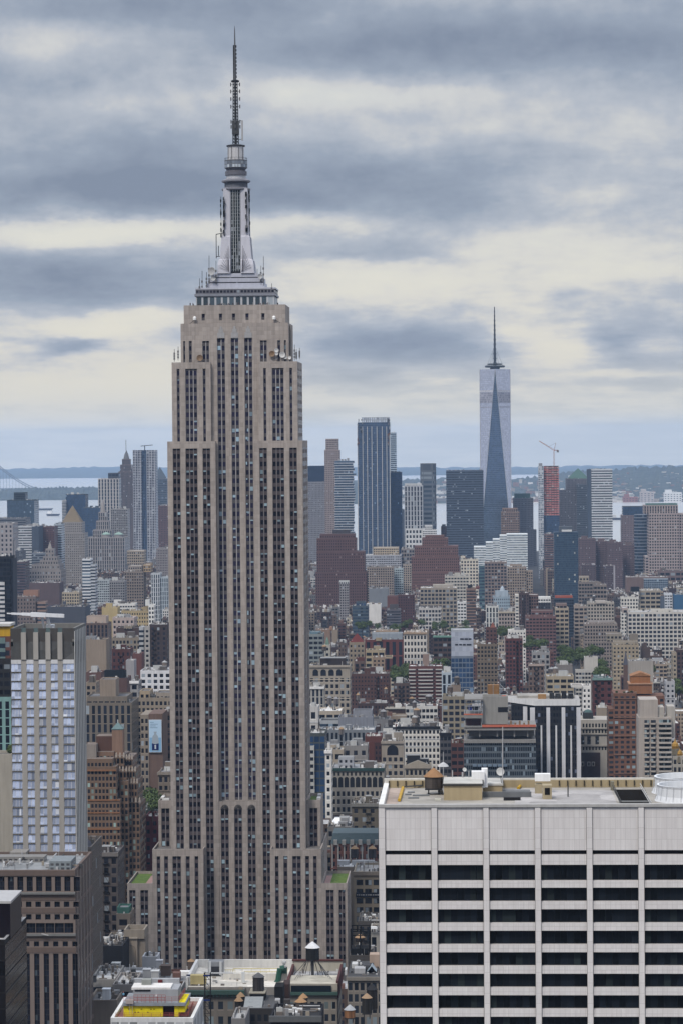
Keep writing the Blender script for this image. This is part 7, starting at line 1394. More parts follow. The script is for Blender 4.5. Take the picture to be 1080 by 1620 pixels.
def worker(px, py, Y, vest, hat, lab, lean=0.0):
    p = at(px, py, Y); th = thing('person', lab, 'person', (p.x, Y, p.z), 'workers on the unfinished roof'); me = bpy.data.meshes.new('body')
    J = [(0, 0, .95), (0, 0, 1.25), (lean, 0, 1.45), (lean, 0, 1.60), (lean, -.03, 1.72), (.11, 0, .88), (.13, -.05, .48), (.13, 0, .06), (-.11, 0, .88), (-.14, .06, .48), (-.15, .10, .06), (.20+lean, 0, 1.42), (.27+lean, -.05, 1.15), (.24+lean, -.25, 1.0), (-.20+lean, 0, 1.42), (-.28+lean, 0, 1.14), (-.30+lean, -.18, .95), (.13, -.16, .03), (-.15, -.06, .03)]
    E = [(0, 1), (1, 2), (2, 3), (3, 4), (0, 5), (5, 6), (6, 7), (0, 8), (8, 9), (9, 10), (2, 11), (11, 12), (12, 13), (2, 14), (14, 15), (15, 16), (7, 17), (10, 18)]
    rad = [.16, .16, .17, .06, .10, .10, .075, .055, .10, .075, .055, .07, .05, .04, .07, .05, .04, .05, .05]
    me.from_pydata(J, E, []); o = bpy.data.objects.new('body', me); C.objects.link(o); o.parent = th
    sv = me.skin_vertices or None
    if not me.skin_vertices:
        md = o.modifiers.new('skin', 'SKIN')
    for v, r_ in zip(me.skin_vertices[0].data if me.skin_vertices else [], rad): v.radius = (r_, r_)
    o.modifiers.new('sub', 'SUBSURF').levels = 1
    m_ = bpy.data.materials.new('work_clothes'); m_.use_nodes = True; kk = NT(m_.node_tree); out = kk.n('ShaderNodeOutputMaterial'); b_ = kk.n('ShaderNodeBsdfPrincipled'); kk.l(b_.outputs[0], out.inputs[0])
    tc_ = kk.n('ShaderNodeTexCoord'); zz = kk.sep(tc_.outputs['Object'])[2]
    c_ = kk.mix(kk.m('GREATER_THAN', zz, .95), (.03, .035, .06), (*vest, 1)); c_ = kk.mix(kk.m('GREATER_THAN', zz, 1.53), c_, (.35, .22, .16)); kk.l(c_, b_.inputs['Base Color']); me.materials.append(m_)
    m = MB(); m.cyl(p.x+lean, Y-.03, [(p.z+1.76, .145), (p.z+1.80, .15), (p.z+1.88, .12), (p.z+1.93, .03)], hat, 10); m.build('hard_hat', plain(.4), th)
worker(195.5, 1580, D+24, (.10, .28, .45), (.6, .1, .05), 'worker in blue jacket and red helmet at the roof corner left of the grey housing')
worker(291, 1607, D+5, (.55, .55, .03), (.55, .5, .1), 'worker in a yellow vest on the red deck, lower left of the pair at right', .1)
worker(297, 1602, D+10, (.6, .2, .03), (.6, .2, .05), 'worker in an orange vest on the red deck, right of the yellow vested one')
worker(300, 1588, D+18, (.03, .03, .035), (.6, .6, .6), 'worker in black with a white helmet near the back of the red deck')
# broad white roofed building with green cornice
D = 1000
t, X0, X1, z = tower('loft_building', 'broad stone building with a cluttered off white roof and a green copper cornice', 'the off white roofed building', 296, 387, 1566, 1620, D, 40, 'office building')
m = MB(); m.box(X0, X1, D, D+40, 0, z, (.22, .195, .17), 3.6, 5.2, 3.0, top=False); m.build('wall', fac(.52, .52, (.02, .026, .036), .25, (.16, .2, .22)), t)
XR = at(457, 1562, D).x
m = MB(); m.box(X0, XR, D+4, D+42, z-6, z+.1, (.30, .28, .26), tcol=(.58, .55, .50), tmi=1); m.build('roof', [plain(), roofmat()], t)
m = MB(); m.box(X0-1, X1, D-1.4, D-.01, z-1.6, z-.2, (.07, .13, .115), bot=True); m.build('cornice', plain(), t)
for i in range(18): x = X0+i*(X1-X0)/17; m = MB(); m.box(x-.2, x+.2, D-1.2, D-.02, z-2.4, z-1.6, (.06, .11, .10), bot=True); m.build('cornice_bracket', plain(), t)
zb_ = at(330, 1519, D+42).z; m = MB(); m.box(X0-1, XR, D+42, D+43, z-2, zb_, (.58, .57, .55)); m.build('rear_parapet', plain(), t)
m = MB(); m.box(X0-1, X0-.1, D+6, D+42, z-2, zb_, (.62, .61, .60)); m.build('side_parapet', plain(), t)
def wb(xa, xb, ya, yb, dy, dep, col, name, bay=None, rough=.7): a, b = at(xa, ya, D+dy), at(xb, yb, D+dy); m = MB(); m.box(a.x, b.x, D+dy, D+dy+dep, b.z, a.z, col, bay, 2, 0, bot=True); m.build(name, plain(rough), t)
wb(301, 326, 1544, 1558, 6, 3, (.50, .42, .21), 'yellow_unit'); wb(295, 301, 1543, 1545, 6.5, 1, (.03, .04, .14), 'blue_handle')
wb(329, 353, 1523, 1542, 24, 6, (.30, .31, .33), 'steel_chiller', None, .35); wb(334, 350, 1530, 1541, 23.8, .2, (.06, .06, .07), 'chiller_grille'); wb(330, 334, 1522, 1543, 23.6, .4, (.55, .56, .57), 'steel_tube', None, .3); wb(347, 351, 1522, 1543, 23.6, .4, (.55, .56, .57), 'steel_tube', None, .3)
wb(327, 369, 1539.5, 1541, 8, .6, (.55, .56, .58), 'steel_duct', None, .3); wb(353, 404, 1541, 1560, 18, 1, (.56, .54, .50), 'low_wall'); wb(404, 455, 1541, 1562, 16, 1, (.57, .55, .51), 'low_wall'); wb(370, 380, 1549, 1556, 17.8, .15, (.36, .36, .38), 'louvre'); wb(382, 387, 1539, 1562, 12, 1.4, (.55, .57, .58), 'white_duct', None, .3)
wb(356, 376, 1560, 1563, 10, 2, (.38, .40, .42), 'roof_duct'); wb(416, 423, 1551, 1556, 15.9, .1, (.35, .35, .36), 'louvre')
for (xa, xb, y) in ((369, 455, 1533), (385, 440, 1538), (350, 372, 1535)):
    a, b = at(xa, y, D+30), at(xb, y, D+30); m = MB(); m.bar(a, b, .12, (.55, .45, .12), 4)
    for i in range(7): p = a.lerp(b, i/6); m.bar(p, (p.x, p.y, p.z-1.1), .06, (.55, .45, .12), 3)
    m.build('yellow_rail', plain(), t)
m = MB(); GN = (.035, .14, .10)
a, b, c_ = at(443, 1533, D+14), at(440, 1552, D+14), at(433, 1560, D+14); m.bar(a, b, 1.0, GN, 8); m.bar(b, c_, .9, GN, 8); m.bar(a, (a.x+1.6, a.y, a.z+.2), 1.0, GN, 8); m.build('green_pipe', plain(.4), t)
wb(446, 454, 1532, 1541, 14, 2, (.03, .09, .07), 'green_box'); m = MB(); p = at(449.5, 1531, D+15); m.cyl(p.x, p.y, [(p.z, .9), (p.z+.5, .9), (p.z+.7, .5), (p.z+1.3, .5), (p.z+1.5, .85), (p.z+2.2, .8), (p.z+2.3, .2)], (.5, .5, .5), 10); m.build('vent_cowl', plain(.4), t)
# tall thin hoist mast in front
a, b = at(328.5, 1660, 930), at(328.5, 1539, 930); th = thing('hoist_mast', 'tall thin black hoist mast with blue ties rising before the off white roofed building', 'mast', (a.x, 930, 0))
m = MB()
for sx in (-.9, .9):
    for sy in (-.9, .9): m.bar((a.x+sx, 930+sy, 0), (b.x+sx, 930+sy, b.z), .16, (.025, .025, .03))
for i in range(16): z_ = b.z-i*2.2; m.bar((a.x-.9, 929.1, z_), (a.x+.9, 929.1, z_-2.2), .1, (.03, .03, .035), 3); m.bar((a.x+.9, 929.1, z_), (a.x-.9, 929.1, z_), .1, (.03, .03, .035), 3)
m.build('lattice_mast', plain(), th)
for i in range(3): z_ = b.z-.8-i*8; m = MB(); m.box(a.x-1.05, a.x+1.05, 928.6, 928.9, z_-.25, z_+.25, (.02, .05, .22), bot=True); m.build('tie_collar', plain(), th)
# stone building under the big tank
t, X0, X1, z = tower('loft_building', 'stone loft with a green copper cornice and a braced water tank frame on its roof', 'the braced tank building', 455, 533, 1567, 1620, D, 34, 'office building')
M_W3 = fac(.56, .56, (.016, .02, .028), .2, (.15, .19, .2))
m = MB(); m.box(X0, X1, D, D+34, 0, z, (.29, .26, .225), 2.4, 4.3, 3.2, top=False); m.build('wall', M_W3, t)
m = MB(); m.box(X0-.3, X1+.3, D-1.2, D-.01, z-1.6, z-.6, (.08, .15, .13), bot=True); m.build('cornice', plain(), t)
m = MB(); m.box(X0+1.2, X1-2, D-.5, D-.02, z-.55, z+1.6, (.02, .03, .04), bot=True); m.build('clerestory', plain(.2), t)
m = MB(); m.box(X0-.2, X1+.2, D+.2, D+16, z-.5, z+2.2, (.42, .39, .33), tmi=1, tcol=(.47, .44, .37)); m.box(X0, X1, D+16.01, D+34, z-.5, z+.4, (.4, .4, .4), tmi=1, tcol=(.40, .40, .41)); m.build('roof', [plain(), roofmat()], t)
zb_ = at(490, 1521, D+34).z
m = MB(); m.box(X0-.3, X1+.3, D+34, D+35, z-2, zb_, (.46, .43, .36)); m.build('rear_parapet', plain(), t)
m = MB(); m.box(X0-.5, X1+.5, D+33.6, D+35.2, zb_, zb_+.5, (.14, .05, .045)); m.build('coping', plain(), t)
for x_, c in ((X0-.5, (.15, .06, .055)), (X1-.3, (.13, .05, .05))): m = MB(); m.box(x_, x_+.8, D+1, D+33.5, z-3, zb_-1, c); m.build('side_wall', plain(), t)
th, p = watertank(494.5, 1519, 1490, D+22, 21.5, 'black water tank with a shiny silver cone lid high on a braced steel frame', (.030, .030, .032), (.60, .60, .62), None, .32)
for i in range(6):
    a_ = 2*math.pi*i/6+.3; m = MB(); m.bar((p.x+1.9*math.cos(a_), p.y+1.9*math.sin(a_), p.z), (p.x+(8 if i % 2 else 4)*math.cos(a_), p.y+5*math.sin(a_), z+.4), .14, (.10, .10, .11)); m.build('strut', plain(), th)
m = MB(); m.bar((p.x, p.y, z), (p.x, p.y, p.z), .55, (.09, .09, .10), 6); m.build('riser_pipe', plain(), th)
for i in range(4):
    a_, b_ = at(455+i*8, 1556-i*1.2, D+6), at(484, 1521+i*3, D+20); m = MB(); m.bar((X0+2+i*.8, D+8+i*2, z+2.2), (p.x-2, p.y-1, p.z-.5), .07, (.06, .06, .065), 3); m.build('stay', plain(), th); m = MB(); m.bar((X1-2-i*.8, D+8+i*2, z+2.2), (p.x+2, p.y-1, p.z-.5), .07, (.06, .06, .065), 3); m.build('stay', plain(), th)
# dark roofs between
t, X0, X1, z = tower('loft_building', 'black sided building with a corrugated shed roof between the two green corniced buildings', 'the corrugated shed building', 385, 436, 1596, 1620, 900, 22, 'building')
m = MB(); m.box(X0, X1, 900, 922, 0, z, (.055, .05, .05), 2.2, 3.6, 1.2, tcol=(.12, .12, .125)); m.build('wall', fac(.6, .6, (.012, .014, .018), .2, (.3, .3, .3)), t)
a, b = at(386, 1586, 903), at(415, 1594, 903); m = MB(); m.loft([[(a.x, 901, b.z-1), (b.x, 901, b.z-1), (b.x, 909, b.z-1), (a.x, 909, b.z-1)], [(a.x, 901, b.z+.2), (b.x, 901, b.z+.2), (b.x, 909, a.z+.6), (a.x, 909, a.z+.6)]], (.30, .315, .32)); m.build('shed_roof', plain(.5), t)
a, b = at(395, 1573, 912), at(419, 1592, 912); m = MB(); m.box(a.x, b.x, 912, 920, b.z-4, a.z, (.018, .018, .022)); m.box(a.x-.2, b.x+.2, 911.8, 920.2, a.z, a.z+.35, (.36, .33, .27)); m.build('tank_house', plain(), t); zt_ = a.z+.35
a, b = at(434, 1562, 918), at(448, 1592, 918); m = MB(); m.box(a.x, b.x, 918, 926, 0, a.z, (.016, .016, .018)); m.build('black_shaft', plain(), t)
a, b = at(447, 1558, 930), at(457, 1592, 930); m = MB(); m.box(a.x, b.x, 930, 938, 0, a.z, (.085, .05, .045)); m.build('brick_shaft', plain(), t)
for i in range(12): px = rr.uniform(415, 455); p = at(px, rr.uniform(1582, 1606), 914); m = MB(); s_ = rr.uniform(.5, 1.4); m.box(p.x-s_, p.x+s_, 912, 914, p.z-4, p.z+s_*.7, rr.choice([(.3, .3, .3), (.05, .05, .06), (.2, .17, .15), (.45, .45, .46), (.10, .09, .09)])); m.build('roof_unit', plain(), t)
watertank(409, 1567, 1539, 916, 18.5, 'charcoal grey water tank with a pointed grey lid in the middle of the bottom roofs', (.075, .068, .07), (.16, .16, .17), zt_, .24)
roofhouse('loft_building', 'black flat roof with a pale parapet at the very bottom beside the braced tank building', 428, 507, 1609, 1620, 850, 20, (.022, .022, .03), roof=(.05, .05, .055), cor=(.16, .165, .17))
roofhouse('loft_building', 'small grey block at the very bottom below the charcoal water tank', 366, 388, 1612, 1620, 880, 18, (.26, .25, .25), roof=(.4, .4, .4))
watertank(378, 1602, 1576, 905, 13, 'dark tank with tan cone lid under the charcoal tank, the nearer of two', (.04, .036, .035), (.38, .25, .15), at(378, 1616, 905).z, .3)
watertank(381, 1592, 1570, 925, 13, 'tan lidded water tank half hidden behind the nearer one under the charcoal tank', (.06, .05, .045), (.38, .25, .15), at(381, 1600, 925).z, .3)
watertank(476, 1602, 1578.5, 870, 18, 'grey brown tank with tan lid before the braced tank building, the larger of two', (.13, .11, .10), (.42, .25, .13), at(476, 1612, 870).z, .28)
watertank(480, 1595, 1572, 885, 14, 'water tank with a tan cone lid peeping out behind the larger grey brown tank', (.10, .085, .08), (.42, .25, .13), at(480, 1608, 885).z, .28)
watertank(553, 1610, 1590, 860, 17, 'short bright orange water tank with a silver cone lid at the bottom right', (.36, .175, .085), (.42, .43, .45), at(553, 1618, 860).z, .38)
watertank(580, 1603, 1572, 905, 16, 'dark tan lidded water tank at the bottom next to the big white block', (.05, .045, .042), (.40, .27, .17), at(580, 1612, 905).z, .22)
watertank(588, 1596, 1557, 930, 17, 'large dark water tank with a dark conical lid next to the big white block', (.045, .04, .04), (.04, .04, .045), at(588, 1600, 930).z, .22)
# loft block at right of the braced tank building
t, X0, X1, z = tower('loft_building', 'tan stone loft with a machinery covered roof next to the big white block', 'the machinery roofed loft', 549, 606, 1546, 1620, 980, 30, 'office building')
m = MB(); m.box(X0, X1, 980, 1010, 0, z, (.25, .22, .19), 2.1, 3.9, 1.4, tcol=(.09, .09, .095)); m.build('wall', fac(.66, .66, (.016, .02, .028), .12, (.15, .18, .2)), t)
m = MB(); m.box(X0-.4, X1, 979.2, 979.99, z-1.2, z, (.27, .245, .215), bot=True); m.build('cornice', plain(), t)
for (xa, xb, ya, yb, dy, c, n_) in ((560, 577, 1533, 1541, 6, (.42, .42, .43), 'roof_unit'), (556, 565, 1526, 1532, 16, (.5, .5, .5), 'roof_unit'), (584, 604, 1511, 1522, 16, (.46, .35, .28), 'roof_house'), (575, 590, 1528, 1536, 10, (.10, .10, .11), 'roof_unit'), (545, 548, 1535, 1545, 4, (.5, .5, .5), 'flue')):
    a, b = at(xa, ya, 980+dy), at(xb, yb, 980+dy); m = MB(); m.box(a.x, b.x, 980+dy, 985+dy, z-.2, a.z, c); m.build(n_, plain(), t)
a = at(588, 1526, 990); m = MB(); w_ = 1.6; m.loft([[(a.x-w_, 986, a.z-2), (a.x-w_, 992, a.z-2)], [(a.x, 986, a.z), (a.x, 992, a.z)], [(a.x+w_, 986, a.z-2), (a.x+w_, 992, a.z-2)]], (.40, .48, .54), cap=False, closed=False); m.build('gabled_canopy', plain(.4), t)
# black steel screen frame behind it
a, b = at(555, 1470, 1050), at(584, 1512, 1050); th = thing('steel_screen', 'open black steel screen frame around a water tank beside the low grass roof wing', 'steel frame', ((a.x+b.x)/2, 1050, b.z))
for x in (a.x, (a.x+b.x)/2, b.x):
    for y in (1050, 1058): m = MB(); m.box(x-.25, x+.25, y-.25, y+.25, b.z-5, a.z, (.014, .014, .016)); m.build('post', plain(), th)
for z_ in (a.z, a.z-2.2): m = MB(); m.box(a.x, b.x, 1049.6, 1058.4, z_-.35, z_, (.016, .016, .018), top=False); m.build('rail_frame', plain(), th)
m = MB(); m.box(a.x, b.x, 1050.4, 1058, b.z-4, b.z+2.4, (.015, .015, .017)); m.build('solid_panel', plain(), th)
watertank(569, 1490, 1478, 1054, 15, 'water tank with a broad tan lid enclosed by the open black steel screen', (.06, .05, .05), (.42, .27, .16), None, .45)
roofhouse('loft_building', 'dark roof block under the open black steel screen', 552, 590, 1512, 1545, 1046, 22, (.10, .09, .085), roof=(.05, .05, .055), sty='P')
roofhouse('loft_building', 'grey block with white pilasters and bright roof lamps next to the big white block', 584, 612, 1476, 1512, 1120, 22, (.36, .34, .31), sty='s', bay=4, roof=(.08, .08, .085))
roofhouse('loft_building', 'low dark block with roof machinery under the tan loft by the grass roof', 566, 612, 1458, 1476, 1220, 24, (.10, .09, .085), roof=(.14, .14, .145), sty='P')
m = MB(); a, b = at(584, 1467, 1118), at(596, 1470.5, 1118); m.box(a.x, b.x, 1118, 1119, b.z, a.z, (.75, .76, .78)); tag(m.build('roof_lamp', plain()), 'row of small bright white roof fittings on the dark block by the big white block', 'roof fittings')
roofhouse('loft_building', 'tan parapet walled building holding two dark tan lidded water tanks', 534, 606, 1372, 1382, 1400, 20, (.30, .25, .20), roof=(.5, .5, .5))
watertank(560.5, 1356, 1338, 1408, 12.5, 'dark tan lidded tank before the mansard roofed hotel, left of the pair', (.085, .075, .08), (.40, .26, .15), at(560, 1368, 1408).z, .26)
watertank(588.5, 1356, 1338, 1408, 12.5, 'dark tan lidded tank before the mansard roofed hotel, right of the pair', (.085, .075, .08), (.40, .26, .15), at(588, 1368, 1408).z, .26)
for xa, xb in ((534, 552), (556, 592)):
    a, b = at(xa, 1362, 1404), at(xb, 1369, 1404); m = MB(); m.box(a.x, b.x, 1404, 1407, b.z, a.z, (.46, .47, .49)); tag(m.build('roof_unit', plain(.4)), 'long pale grey machine housing under the pair of dark tanks, the %s' % ('shorter left one' if xa < 540 else 'longer right one'), 'roof unit', 'rooftop machines')
watertank(522, 1313, 1302, 1560, 7, 'small grey water tank with a tan lid beside the white terrace canopy', (.25, .22, .2), (.40, .27, .17), None, .3)
a = at(524, 1302, 1535); b = at(554, 1294, 1545); m = MB(); m.loft([[(a.x, 1532, a.z-.6), (b.x, 1532, a.z-.6), (b.x, 1548, a.z-.6), (a.x, 1548, a.z-.6)], [(a.x, 1532, a.z), (b.x, 1532, a.z), (b.x-1, 1546, b.z), (a.x+1.5, 1546, b.z)]], (.72, .72, .72)); 
for i in range(5): x = a.x+(b.x-a.x)*i/4; m.box(x-.15, x+.15, 1532.2, 1532.5, a.z-5, a.z-.6, (.55, .55, .55))
tag(m.build('terrace_canopy', plain()), 'bright white flat canopy on posts over a roof terrace below the palazzo', 'canopy')
for px, pyb, pyt, Y, w_, lab in ((497, 1106, 1094, 2200, 6, 'grey water tank, leftmost of three before the arcaded tan loft'), (521, 1114, 1100, 2180, 8, 'round grey water tank, middle of the three before the arcaded tan loft'), (532, 1114, 1102, 2170, 8, 'grey water tank, right of the three before the arcaded tan loft'), (606, 1134, 1122, 2030, 10, 'wide grey water tank behind the black corniced white loft, the left one'), (659, 1131, 1120, 2060, 11, 'brown water tank with a tan lid above the black corniced white loft'), (566, 1108, 1096, 2150, 6, 'small water tank with a tan lid below the ivy topped brick block'),
        (610, 1097, 1087, 2250, 6, 'water tank with a tan lid right of the ivy topped brick block'), (678, 1110, 1098, 2150, 11, 'round silver grey water tank below the white balconied red block'), (655, 1119, 1108, 2120, 7, 'dark pointed water tank below the white balconied red block'), (540, 1162, 1150, 1860, 8, 'brown water tank with a tan lid on the dark glazed shopfront row'), (561, 1217, 1196, 1845, 8, 'dark brown water tank before the grey mansard dormer building'), (613, 1238, 1226, 1820, 7, 'small silver water tank under the great arched window building'), (513, 1029, 1020, 2285, 8, 'white walled water tank with a tan lid on the arcaded tan loft'),
        (718, 1094, 1078, 2160, 9, 'rust brown water tank beside the mirror topped glass tower'), (803, 1098, 1086, 2100, 6, 'slim dark water tank by the orange formwork of the building under construction'), (872, 1066, 1055, 2330, 11, 'domed grey water tank right of the gothic block')):
    watertank(px, pyb, pyt, Y, w_, lab, rng.choice([(.16, .14, .14), (.12, .09, .08), (.22, .2, .2)]), (.40, .27, .16) if 'tan lid' in lab else (.30, .30, .31), at(px, pyb+4, Y).z, .3, hoops=False)

# the small stuff that covers near roofs: vents, ducts, pipe runs, hatches, coils of cable
def litter(parent, x0, x1, y0, y1, z, n, seed, cols=((.55, .55, .55), (.30, .30, .31), (.10, .10, .105), (.20, .17, .15), (.42, .42, .43), (.36, .31, .25))):
    g = random.Random(seed); m = MB()
    for i in range(n):
        x, y, c = g.uniform(x0, x1), g.uniform(y0, y1), g.choice(cols); q = g.random()
        if q < .35: w_ = g.uniform(.4, 1.6); m.box(x, x+w_, y, y+g.uniform(.4, 1.8), z, z+g.uniform(.3, 1.5), c)
        elif q < .6:
            l_ = g.uniform(2, 9); a_ = g.choice([(l_, 0), (0, l_)]); zz = z+g.uniform(.2, .8); m.bar((x, y, zz), (min(x+a_[0], x1), min(y+a_[1], y1), zz), g.uniform(.08, .28), c, 5)
        elif q < .8: m.cyl(x, y, [(z, .3), (z+g.uniform(.5, 1.3), .3), (z+1.5, .42), (z+1.7, .1)], c, 8)
        else: m.bar((x, y, z), (x, y, z+g.uniform(1.2, 3.5)), .07, c, 4)
    tag(m.build('roof_clutter', plain(.7), parent), None, None, None, 'stuff')
def named(label): return [o for o in C.objects if o.parent is None and o.get('label', '').startswith(label)][0]
for lab, n, seed in (('broad stone building with a cluttered', 70, 1), ('stone loft with a green copper cornice and', 26, 2), ('tan stone loft with a machinery', 60, 3), ('pale grey roofed block', 34, 4), ('grey concrete block with one', 26, 5), ('black roofed low building under', 34, 6), ('grey roof block cluttered', 24, 7), ('brown granite office block', 46, 8),
        ('black flat roof with a pale', 22, 9), ('black sided building', 22, 10), ('olive brick', 0, 11), ('dark roof block under', 26, 12), ('grey block with white pilasters', 24, 13), ('low dark block with roof', 40, 14), ('tan parapet walled building', 34, 15), ('dark olive brick building', 50, 16), ('small black roofed building', 30, 17), ('tan low wing', 10, 18)):
    if not n: continue
    o = named(lab); bb = [c for c in o.children if c.name.split('.')[0] == 'wall'][0]; v = np.array([tuple(q.co) for q in bb.data.vertices])+np.array(LOC[o.name])
    zt_ = v[:, 2].max(); litter(o, v[:, 0].min()+1, v[:, 0].max()-1, v[:, 1].min()+1.5, v[:, 1].max()-1.5, zt_-(.9 if n != 26 or 'stone loft' not in lab else -.3), n, seed)
o = named('big white travertine'); litter(o, X0, X0+1, 0, 0, 0, 0, 1) if False else None
# ------------------------------------------------------------------ rank and file buildings on the street grid
FC = [('tan', (.33, .265, .205)), ('brown', (.16, .11, .09)), ('red brick', (.165, .078, .066)), ('dark brick', (.10, .062, .058)), ('grey', (.26, .255, .26)), ('pale grey', (.42, .415, .42)), ('cream', (.48, .42, .335)), ('white', (.60, .585, .565)), ('charcoal', (.075, .075, .085)), ('pinkish', (.32, .235, .21))]
FW = [16, 24, 15, 18, 11, 6, 6, 8, 9, 4]
RC = [('dark', (.085, .085, .09)), ('grey', (.25, .25, .26)), ('silver', (.44, .44, .45)), ('white', (.60, .595, .58)), ('tan', (.32, .28, .235))]
FS = [('p', 2.6, 3.6), ('P', 2.8, 3.7), ('f', 2.4, 3.5), ('B', 3.6, 4.0), ('w', 4.0, 3.8), ('s', 2.6, 7.5), ('n', 3, 3.5)]
AVE = [(-182, -153), (93, 119), (-462, -436), (372, 396)]
fr = random.Random(2024); recs = []
def hits(x0, x1, y0, y1):
    for h in HAND:
        if x0 < h['x'][1]+.5 and x1 > h['x'][0]-.5 and y0 < h['y'][1]+.5 and y1 > h['y'][0]-.5: return True
    return False
Y = 1060.0
while Y < 5300:
    near = Y < 2300
    for half in (0, 1):
        dep = (26 if near else 22)+fr.uniform(-3, 4); y0 = Y+half*(30 if near else 27); y1 = y0+dep
        xl, xr = (-330-750)/F*Y-30, (1410-750)/F*Y+30; x = xl
        while x < xr:
            wd = fr.choice([6, 6.5, 7, 7.5, 8, 9, 11, 14, 18, 24] if Y > 2400 else [9, 12, 15, 18, 22, 26, 32])*fr.uniform(.9, 1.1)
            x0, x1 = x, x+wd; x = x1+(.06 if fr.random() < .8 else fr.uniform(2, 7))
            if any(x0 < b and x1 > a and not (a == -182 and Y > 1950) for a, b in AVE): continue
            if Y < 1420: h = fr.uniform(24, 62)
            elif Y < 1950: h = fr.uniform(26, 62)
            elif Y < 2500: h = fr.uniform(18, 46)
            elif Y < 4000: h = fr.uniform(13, 24) if fr.random() < .82 else fr.uniform(26, 46)
            elif Y < 4600: h = fr.uniform(16, 36)
            else: h = fr.uniform(20, 52)
            yo = y0+fr.uniform(0, 2.5)
            if hits(x0, x1, yo, y1): continue
            pxa, pxb = proj(x0, yo, h)[0], proj(x1, yo, h)[0]; ok = True; lim = 999
            for hd in HAND:          # keep every hand placed building as visible as the photograph shows it
                if hd['y'][0] > y1-1 and hd['px'][0] < pxb and hd['px'][1] > pxa:
                    zm = at((hd['px'][0]+hd['px'][1])/2, hd['yb']-2, y1).z
                    lim = min(lim, zm)
                    if h > zm-1.5: h = zm-1.5
                    if h < 6.5: h = 6.5
            if 9 < lim < (52 if Y < 2500 else 33) and fr.random() < .62: h = max(6.5, lim-fr.uniform(1.5, 6))
            ci = fr.choices(range(len(FC)), FW)[0]; jit = fr.uniform(.82, 1.2); st = fr.choices(FS, [22, 20, 16, 12, 12, 6, 12])[0]
            recs.append(dict(x0=x0, x1=x1, y0=yo, y1=y1, h=h, ci=ci, col=tuple(c*jit for c in FC[ci][1]), rc=fr.choices(range(5), [24, 26, 22, 16, 12])[0], st=(st[0], st[1]*fr.uniform(.75, 1.35), st[2]*fr.uniform(.9, 1.25)), seed=fr.randrange(1 << 30),
                             tank=(fr.random() < (.3 if Y < 2600 else .14)) and wd > 8, cor=fr.random() < .22))
    Y += 80 if near else 72
# which of them the view shows: an id picture painted from far to near
W_, H_ = 540, 810; ids = np.full((H_, W_), -1, dtype=np.int32)
items = [(r['y0'], i, r['x0'], r['x1'], r['y0'], r['y1'], r['h']) for i, r in enumerate(recs)]+[(h['y'][0], -2, h['x'][0], h['x'][1], h['y'][0], h['y'][1], h['z']) for h in HAND]
for _, i, x0, x1, y0, y1, h in sorted(items, key=lambda q: -q[0]):
    a, b, c = proj(x0, y0, h), proj(x1, y0, 0), proj(x1, y1, h)
    ya, yb, yc = a[1]/2, b[1]/2, min(a[1], c[1])/2; xa, xb = a[0]/2, b[0]/2
    ids[max(0, int(round(yc))):max(0, int(round(yb))), max(0, int(round(xa))):max(0, int(round(xb)))] = i
cnt_ = np.bincount(ids[ids >= 0], minlength=len(recs)) if (ids >= 0).any() else np.zeros(len(recs), int)
def fgeo(m, r, base=0):
    g = random.Random(r['seed']); x0, x1, y0, y1, h = r['x0'], r['x1'], r['y0'], r['y1'], r['h']; st, bay, flo = r['st']; z0 = gz(y0)-1; h = h+gz(y0)
    wi = FIDX[st]; m.box(x0, x1, y0, y1, z0, h, r['col'], bay, flo, 1.4, mi=wi, top=False)
    m.rim(x0, x1, y0, y1, h, .8, min(.45, .07*(x1-x0)), tuple(c*1.05 for c in r['col']), mi=6)
    m.face([(x0+.1, y0+.1, h-.78), (x1-.1, y0+.1, h-.78), (x1-.1, y1-.1, h-.78), (x0+.1, y1-.1, h-.78)], RC[r['rc']][1], None, 7)
    if r['cor']: m.box(x0-.1, x1+.1, y0-.8, y0-.01, h-1.0, h+.15, g.choice([tuple(c*1.25 for c in r['col']), (.09, .08, .08), (.5, .48, .44)]), mi=6, bot=True)
    for i in range(g.choice([3, 4, 5, 6, 7, 8, 9])):
        w_ = g.uniform(.9, min(5, (x1-x0)*.35)); d_ = g.uniform(.9, 4.5); bx = g.uniform(x0+.6, max(x0+.7, x1-w_-.6)); by = g.uniform(y0+1, y1-d_-1)
        m.box(bx, bx+w_, by, by+d_, h-.8, h+g.choice([.5, .9, 1.5, 2.4, 3.2]), g.choice([r['col'], (.30, .30, .31), (.5, .5, .5), (.14, .13, .13), (.62, .61, .6), (.22, .12, .1), (.38, .33, .27)]), mi=6)
    if r['tank']:
        cx, cy = g.uniform(x0+2.6, x1-2.6), g.uniform(y0+4, y1-4); z = h+g.uniform(1, 2.6); rr_ = g.uniform(1.6, 2.3); wc_ = g.choice([(.16, .12, .10), (.11, .10, .10), (.24, .2, .17)]); cc = g.choice([(.36, .235, .14), (.40, .40, .41), (.17, .16, .16)])
        m.box(cx-rr_*.8, cx+rr_*.8, cy-rr_*.8, cy+rr_*.8, h-.8, z, (.06, .06, .065), mi=6); m.cyl(cx, cy, [(z, rr_), (z+rr_*1.8, rr_*.97)], wc_, 9, mi=6, cap=False); m.cyl(cx, cy, [(z+rr_*1.8, rr_*1.1), (z+rr_*2.5, .1)], cc, 9, mi=6, cap=False)
FIDX = {'p': 0, 'P': 1, 'f': 2, 'B': 3, 'w': 4, 's': 5, 'n': 6}
FM = [STY['p'](), STY['P'](), STY['f'](), STY['B'](), STY['w'](), STY['s'](), plain(), roofmat()]
